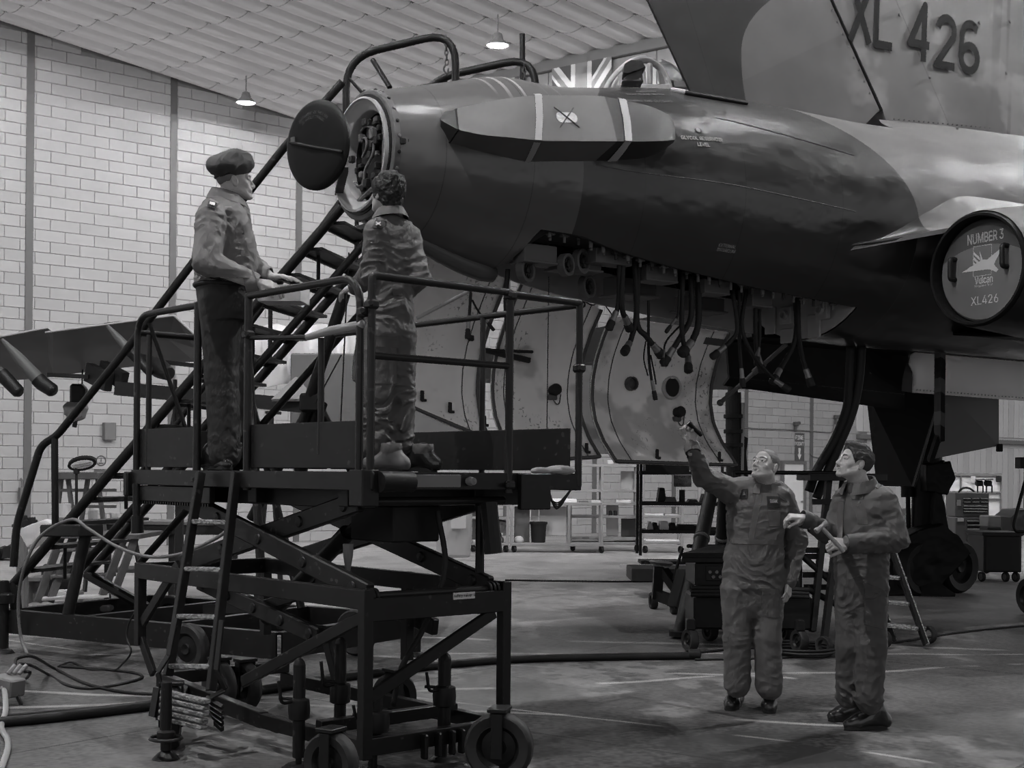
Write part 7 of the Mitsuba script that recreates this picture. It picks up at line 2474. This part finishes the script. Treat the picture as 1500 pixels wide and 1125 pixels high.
add(pb, 'hair', hair_mesh(J(1251, 678, -.02), RB, W_, .010, ((0, .86, -.50), .030), -.075, .022, 5, extra=(((0, .02, .098), (.055, .07, .03)),), freq=42), 'hair_brown', smooth=True)
collar(kb, J(1259, 716, -.01), rv, fv, .082, .085, .055, 'overall_b', open_=.30)
add(pb, 'rollneck', [lathe([(.072, -.03), (.076, 0), (.070, .03), (.060, .032)], J(1257, 713, -.02), (-.1, -.1, 1), 26)], 'overall_b', smooth=True)
add(kb, 'pocket_flap', cloth_patch(tmB, [(1246, 722), (1266, 724), (1265, 731), (1249, 732)], 6, 4, .006), 'overall_b', smooth=True)
add(kb, 'pocket', cloth_patch(tmB, [(1248, 732), (1266, 731), (1272, 768), (1257, 768)], 5, 7, .003), 'overall_b', smooth=True)
add(kb, 'epaulette', cloth_patch(tmB, [(1277, 703), (1290, 711), (1287, 717), (1274, 709)], 5, 4, .006), 'cuff_dark', smooth=True)
add(kb, 'thigh_pocket', cloth_patch(tmB, [(1267, 854), (1296, 868), (1293, 922), (1266, 914)], 6, 8, .006), 'overall_b', smooth=True)
add(kb, 'thigh_flap', cloth_patch(tmB, [(1265, 852), (1297, 866), (1297, 875), (1266, 862)], 6, 3, .012), 'overall_b', smooth=True)
add(kb, 'zip_flap', cloth_patch(tmB, [(1228, 735), (1237, 735), (1234, 800), (1226, 800)], 4, 12, .004), 'overall_b', smooth=True)
for c, d, r in ((J(1244, 797, -.30), [-1, -.12, 0], .060), (J(1179, 761, -.06), [-1, -.25, .25], .054)):
    add(kb, 'cuff', lathe([(r, -.03), (r * 1.06, -.01), (r * 1.02, .02), (r * .9, .022), (r * .75, -.02)], c, d, 22), 'cuff_dark', smooth=True)
for tpx, dpx, a_ in (((1236, 1070), [-.93, -.28, 0], 1271), ((1212, 1057), [-.93, -.20, 0], 1245)):
    tp = floor_at(*tpx)
    d = unit(dpx)
    hp = tp - d * .285
    u_, s_ = boot(hp, tp, hp + d * .055 + [0, 0, .125], .045)
    k = add(pb, 'shoe', u_, 'boot_gloss', smooth=True)
    add(k, 'sole', s_, 'rubber')
hm = thing('hammer', 'pale-headed hammer held by the man with the moustache', 'hammer')
ha, hb_ = J(1236, 808, -.34), J(1203, 772, -.36)
add(hm, 'handle', rod(ha, hb_, .013, 12), 'hammer_wood', smooth=True)
ex_ = unit(np.cross(hb_ - ha, [0, 1, 0]))
add(hm, 'head', [lathe([(.001, -.046), (.017, -.045), (.019, -.04), (.017, -.024), (.014, -.016), (.014, .016), (.017, .024), (.019, .04), (.017, .045), (.001, .046)], hb_, [.8, .25, .6], 18)], 'hammer_wood', smooth=40)

# ---- the man in the beret, on the lift
g1 = K(1.80, .22, DZK)
Z1 = g1[1]
J = lambda x, y, d=0.0: P(x, y, Z1 + d)
p1 = person('man in a beret standing on the lift and looking up at the tail hatch')
fv = unit([.90, .44, 0])
rv = np.array([fv[1], -fv[0], 0])
rows1 = [(J(328, 440), .155, .155), (J(328, 418), .155, .172), (J(331, 395), .160, .178), (J(332, 370), .165, .172), (J(330, 340), .172, .158), (J(328, 318), .170, .135), (J(328, 303), .140, .105), (J(333, 292), .085, .075)]
arm1 = [([J(309, 320, -.19), J(303, 385, -.28), J(372, 413, -.20)], [.090, .078, .058]), ([J(345, 320, .16), J(362, 385, .18), J(392, 404, .06)], [.09, .074, .054])]
leg1 = [([J(320, 440, -.06), J(324, 550, -.06), J(329, 668, -.08)], [.118, .098, .092]), ([J(334, 440, .07), J(345, 550, .05), J(352, 660, .04)], [.118, .096, .090])]
gS = garment([lambda F: F.column(rows1, rv, fv)] + [lambda F, l=l: F.chain(l[0], l[1], .018) for l in arm1] + [lambda F: F.cone(J(314, 308, -.10), J(344, 308, .10), .080, .080, .05)],
             J(260, 432, .5) - [0, 1.05, 0], J(412, 275, .5) - [0, .05, 0], [(J(304, 388, -.2), .13, .009), (J(330, 405, -.1), .14, .008), (J(310, 330, -.2), .10, .005), (J(350, 330, -.1), .10, .004)], seed=3, base=.0035)
rowsT = [(J(328, 470), .170, .140), (J(328, 440), .178, .155), (J(328, 414), .166, .168)]
gT = garment([lambda F: F.column(rowsT, rv, fv)] + [lambda F, l=l: F.chain(l[0], l[1], .022) for l in leg1],
             J(262, 690, .5) - [0, .95, 0], J(400, 408, .5) - [0, .05, 0], [(J(335, 650), .14, .005), (J(330, 470, -.1), .12, .002), (J(345, 640), .12, .004)], seed=4, base=.0012, freq=(9, 9, 9))
R1 = basis([.93, .30, .12])
F_, W_ = head_field(J(344, 266, .0), R1, 1.02, J(331, 297, .0), .062)
hA = hand_mesh(J(374, 414, -.20), [.95, .1, -.12], [.1, -.6, .8], curl=(.35, .5, .3), thumb=(.4, .4, .4), side=1, s=1.05)
hB = hand_mesh(J(392, 404, .05), [.98, -.05, -.05], [.0, -.2, 1], curl=(.12, .2, .15), spread=.05, thumb=(.4, .2, .3), side=-1, s=1.05)
add(p1, 'body', cat([body_core(rows1, arm1 + leg1, rv, fv), F_.mesh(), hA, hB]), 'skin', smooth=True)
ks = add(p1, 'shirt', gS, 'shirt', smooth=True)
kt = add(p1, 'trousers', gT, 'trouser_black', smooth=True)
tm1, tmT = tmesh(gS), tmesh(gT)
face_bits(p1, W_, R1, 'hair_grey')
add(p1, 'hair', hair_mesh(J(344, 266, .0), R1, W_, .002, ((0, .80, -.2), .0), -.065, .004, 7), 'hair_grey', smooth=True)
F = Field(J(344, 266) - .24, J(344, 266) + .26, .005)
F.ell(W_(0, -.005, .090), (.100, .124, .062), R1 @ rotx(-.05), .03)
F.ell(W_(.035, -.055, .092), (.100, .108, .058), R1 @ roty(.25), .05)
F.ell(W_(.01, .030, .125), (.085, .085, .055), R1, .05)
F.folds([(W_(.05, -.03, .12), .12, .006)], .003, (9, 9, 9), 8)
kbr = add(p1, 'beret', F.mesh(), 'beret_cloth', smooth=True)
a_ = np.linspace(0, 2 * np.pi, 41)
add(kbr, 'band', tube(np.array([W_(.084 * math.sin(a), -.008 + .104 * math.cos(a), .046 + .014 * math.cos(a)) for a in a_]), .009, 8, False), 'patch_dark', smooth=True)
collar(ks, J(333, 296, .0), rv, fv, .080, .088, .05, 'shirt', open_=.30)
add(ks, 'epaulette', cloth_patch(tm1, [(308, 292), (320, 297), (315, 308), (304, 303)], 5, 5, .006), 'shirt', smooth=True)
add(ks, 'rank_slide', cloth_patch(tm1, [(307, 296), (318, 300), (315, 308), (304, 304)], 5, 5, .012), 'patch_dark', smooth=True)
add(ks, 'rank_mark', cloth_patch(tm1, [(308, 299), (315, 301), (314, 304), (307, 302)], 4, 4, .018), 'white_thing', smooth=True)
add(ks, 'pocket_flap', cloth_patch(tm1, [(343, 335), (357, 338), (357, 345), (346, 346)], 6, 4, .007), 'shirt', smooth=True)
add(ks, 'pocket', cloth_patch(tm1, [(345, 345), (358, 344), (366, 374), (354, 376)], 5, 7, .003), 'shirt', smooth=True)
add(ks, 'button', ball(surf_pt(tm1, 354, 342, .014)[0], .006, 1), 'patch_dark')
add(ks, 'cuff', lathe([(.066, -.05), (.070, -.02), (.068, .02), (.058, .022), (.05, -.03)], J(371, 413, -.20), [.95, .1, .22], 24), 'shirt', smooth=True)
add(ks, 'cuff', lathe([(.058, -.04), (.062, -.01), (.058, .02), (.05, .022)], J(391, 404, .06), [.98, -.2, -.1], 24), 'shirt', smooth=True)
add(kt, 'belt', tube(np.array([J(328, 419) + rv * .170 * math.sin(a) + fv * .172 * math.cos(a) for a in a_]), .016, 8, False), 'patch_dark', smooth=True)
for tx, ty, d, dd in ((336, 687, [.60, -.80, 0], -.18), (373, 684, [.72, -.69, 0], -.06)):
    tp = J(tx, ty, dd)
    tp[2] = DZK
    d = unit(d)
    hp = tp - d * .30
    u_, s_ = boot(hp, tp, hp + d * .06 + [0, 0, .125], .047)
    k = add(p1, 'shoe', u_, 'boot_gloss', smooth=True)
    add(k, 'sole', s_, 'rubber')
tray = thing('carton_tray', 'open pale carton tray held by the man in the beret', 'tray')
tc_ = J(416, 430, .06)
tx_, ty_ = unit([.96, -.10, 0]), unit([.1, .96, 0])
for m in ([box((0, 0, -.055), (.26, .22, .006))], [box((0, -.11, -.01), (.26, .006, .10))], [box((0, .11, .005), (.26, .006, .13))], [box((-.13, 0, -.01), (.006, .22, .10))], [box((.13, 0, .0), (.006, .22, .12))]):
    add(tray, 'side', place(cat(m), tc_, tx_, ty_), 'tray_card')
add(tray, 'contents', place(cat([box((.03, .02, -.0), (.16, .15, .09), .01)]), tc_, tx_, ty_), 'fitting_grey')
pen = one('pen', rod(J(408, 408, .04), J(424, 413, .0), .006), 'patch_dark', 'dark pen lying across the carton tray', 'pen')

# ---- the young man in overalls, seen from behind
g2_ = K(1.0, .84, DZK)
Z2 = g2_[1]
J = lambda x, y, d=0.0: P(x, y, Z2 + d)
p2 = person('young man in overalls standing on the lift with his back turned')
fv = unit([-.55, .83, 0])
rv = np.array([fv[1], -fv[0], 0])
rows2 = [(J(566, 520), .09, .07), (J(567, 500), .140, .115), (J(568, 475), .152, .130), (J(570, 450), .145, .120), (J(573, 430), .124, .104), (J(575, 400), .130, .108), (J(576, 370), .142, .114), (J(575, 343), .140, .102), (J(573, 328), .115, .080), (J(571, 317), .07, .07)]
limb2 = [([J(552, 342, -.10), J(546, 400, -.08), J(522, 420, .12)], [.078, .068, .05]), ([J(600, 350, .05), J(613, 405, .0), J(593, 430, .10)], [.072, .064, .05]),
         ([J(556, 490, -.04), J(552, 575, -.03), J(553, 655, -.04)], [.112, .100, .088]), ([J(584, 490, .05), J(585, 575, .06), J(584, 652, .06)], [.108, .092, .080])]
g2m = garment([lambda F: F.column(rows2, rv, fv)] + [lambda F, l=l: F.chain(l[0], l[1], .03) for l in limb2] + [lambda F: F.cone(J(557, 337, -.05), J(594, 343, .04), .062, .062, .05)],
              J(500, 690, .5) - [0, .9, 0], J(650, 300, .5) - [0, .1, 0], [(J(546, 400, -.1), .11, .008), (J(560, 620), .18, .010), (J(585, 630), .14, .009), (J(570, 440, -.1), .12, .006), (J(618, 400), .1, .006)], seed=5, base=.004)
R2 = basis([-.70, .66, .22])
F_, W_ = head_field(J(566, 285, .0), R2, .98, J(571, 318, .0), .054)
hA = hand_mesh(J(523, 419, .12), [-.8, .35, -.2], [-.1, -.5, .9], curl=(.4, .5, .3), side=1, s=.95)
hB = hand_mesh(J(597, 428, .10), [-.8, .4, -.3], [.3, -.4, .8], curl=(.3, .4, .3), side=-1, s=.95)
add(p2, 'body', cat([body_core(rows2, limb2, rv, fv), F_.mesh(), hA, hB]), 'skin', smooth=True)
k2 = add(p2, 'overalls', g2m, 'overall_c', smooth=True)
tm2 = tmesh(g2m)
face_bits(p2, W_, R2, 'hair_dark')
add(p2, 'hair', hair_mesh(J(566, 285, .0), R2, W_, .018, ((0, .90, -.30), .050), -.100, .028, 9, extra=(((0, -.03, .10), (.068, .08, .045)), ((0, -.066, -.03), (.070, .050, .070))), freq=40, ear=False), 'hair_dark', smooth=True)
collar(k2, J(571, 320, .0), rv, fv, .074, .076, .045, 'overall_c', open_=.4)
add(k2, 'epaulette', cloth_patch(tm2, [(551, 323), (566, 326), (559, 336), (546, 334)], 5, 5, .008), 'patch_dark', smooth=True)
p_, n_ = surf_pt(tm2, 554, 330, .020)
ux = unit(np.cross([0, 0, 1.0], n_))
for s in (1, -1):
    add(k2, 'rank_bar', place(box((0, 0, 0), (.036, .009, .003)), p_, unit(ux + np.cross(n_, ux) * .8 * s), unit(np.cross(n_, ux) - ux * .8 * s)), 'white_thing')
add(k2, 'waist_tab', cloth_patch(tm2, [(574, 424), (589, 425), (589, 434), (575, 433)], 5, 4, .008), 'overall_c', smooth=True)
add(k2, 'thigh_pocket', cloth_patch(tm2, [(540, 505), (580, 505), (580, 562), (540, 562)], 7, 9, .006), 'overall_c', smooth=True)
add(k2, 'thigh_flap', cloth_patch(tm2, [(540, 492), (581, 493), (581, 509), (540, 507)], 7, 4, .012), 'overall_c', smooth=True)
for tx, ty, d, dd in ((524, 684, [-.93, .25, 0], -.05), (572, 680, [-.93, .3, 0], .08)):
    tp = J(tx, ty, dd)
    tp[2] = DZK
    d = unit(d)
    hp = tp - d * .28
    u_, s_ = boot(hp, tp, hp + d * .07 + [0, 0, .125], .046)
    k = add(p2, 'boot', u_, 'boot_worn' if tx < 550 else 'boot_gloss', smooth=True)
    add(k, 'sole', s_, 'rubber')
    add(k, 'cuff', lathe([(.062, -.01), (.066, .02), (.062, .05), (.05, .05)], hp + d * .07 + [0, 0, .12], (0, 0, 1), 18), 'overall_c', smooth=True)
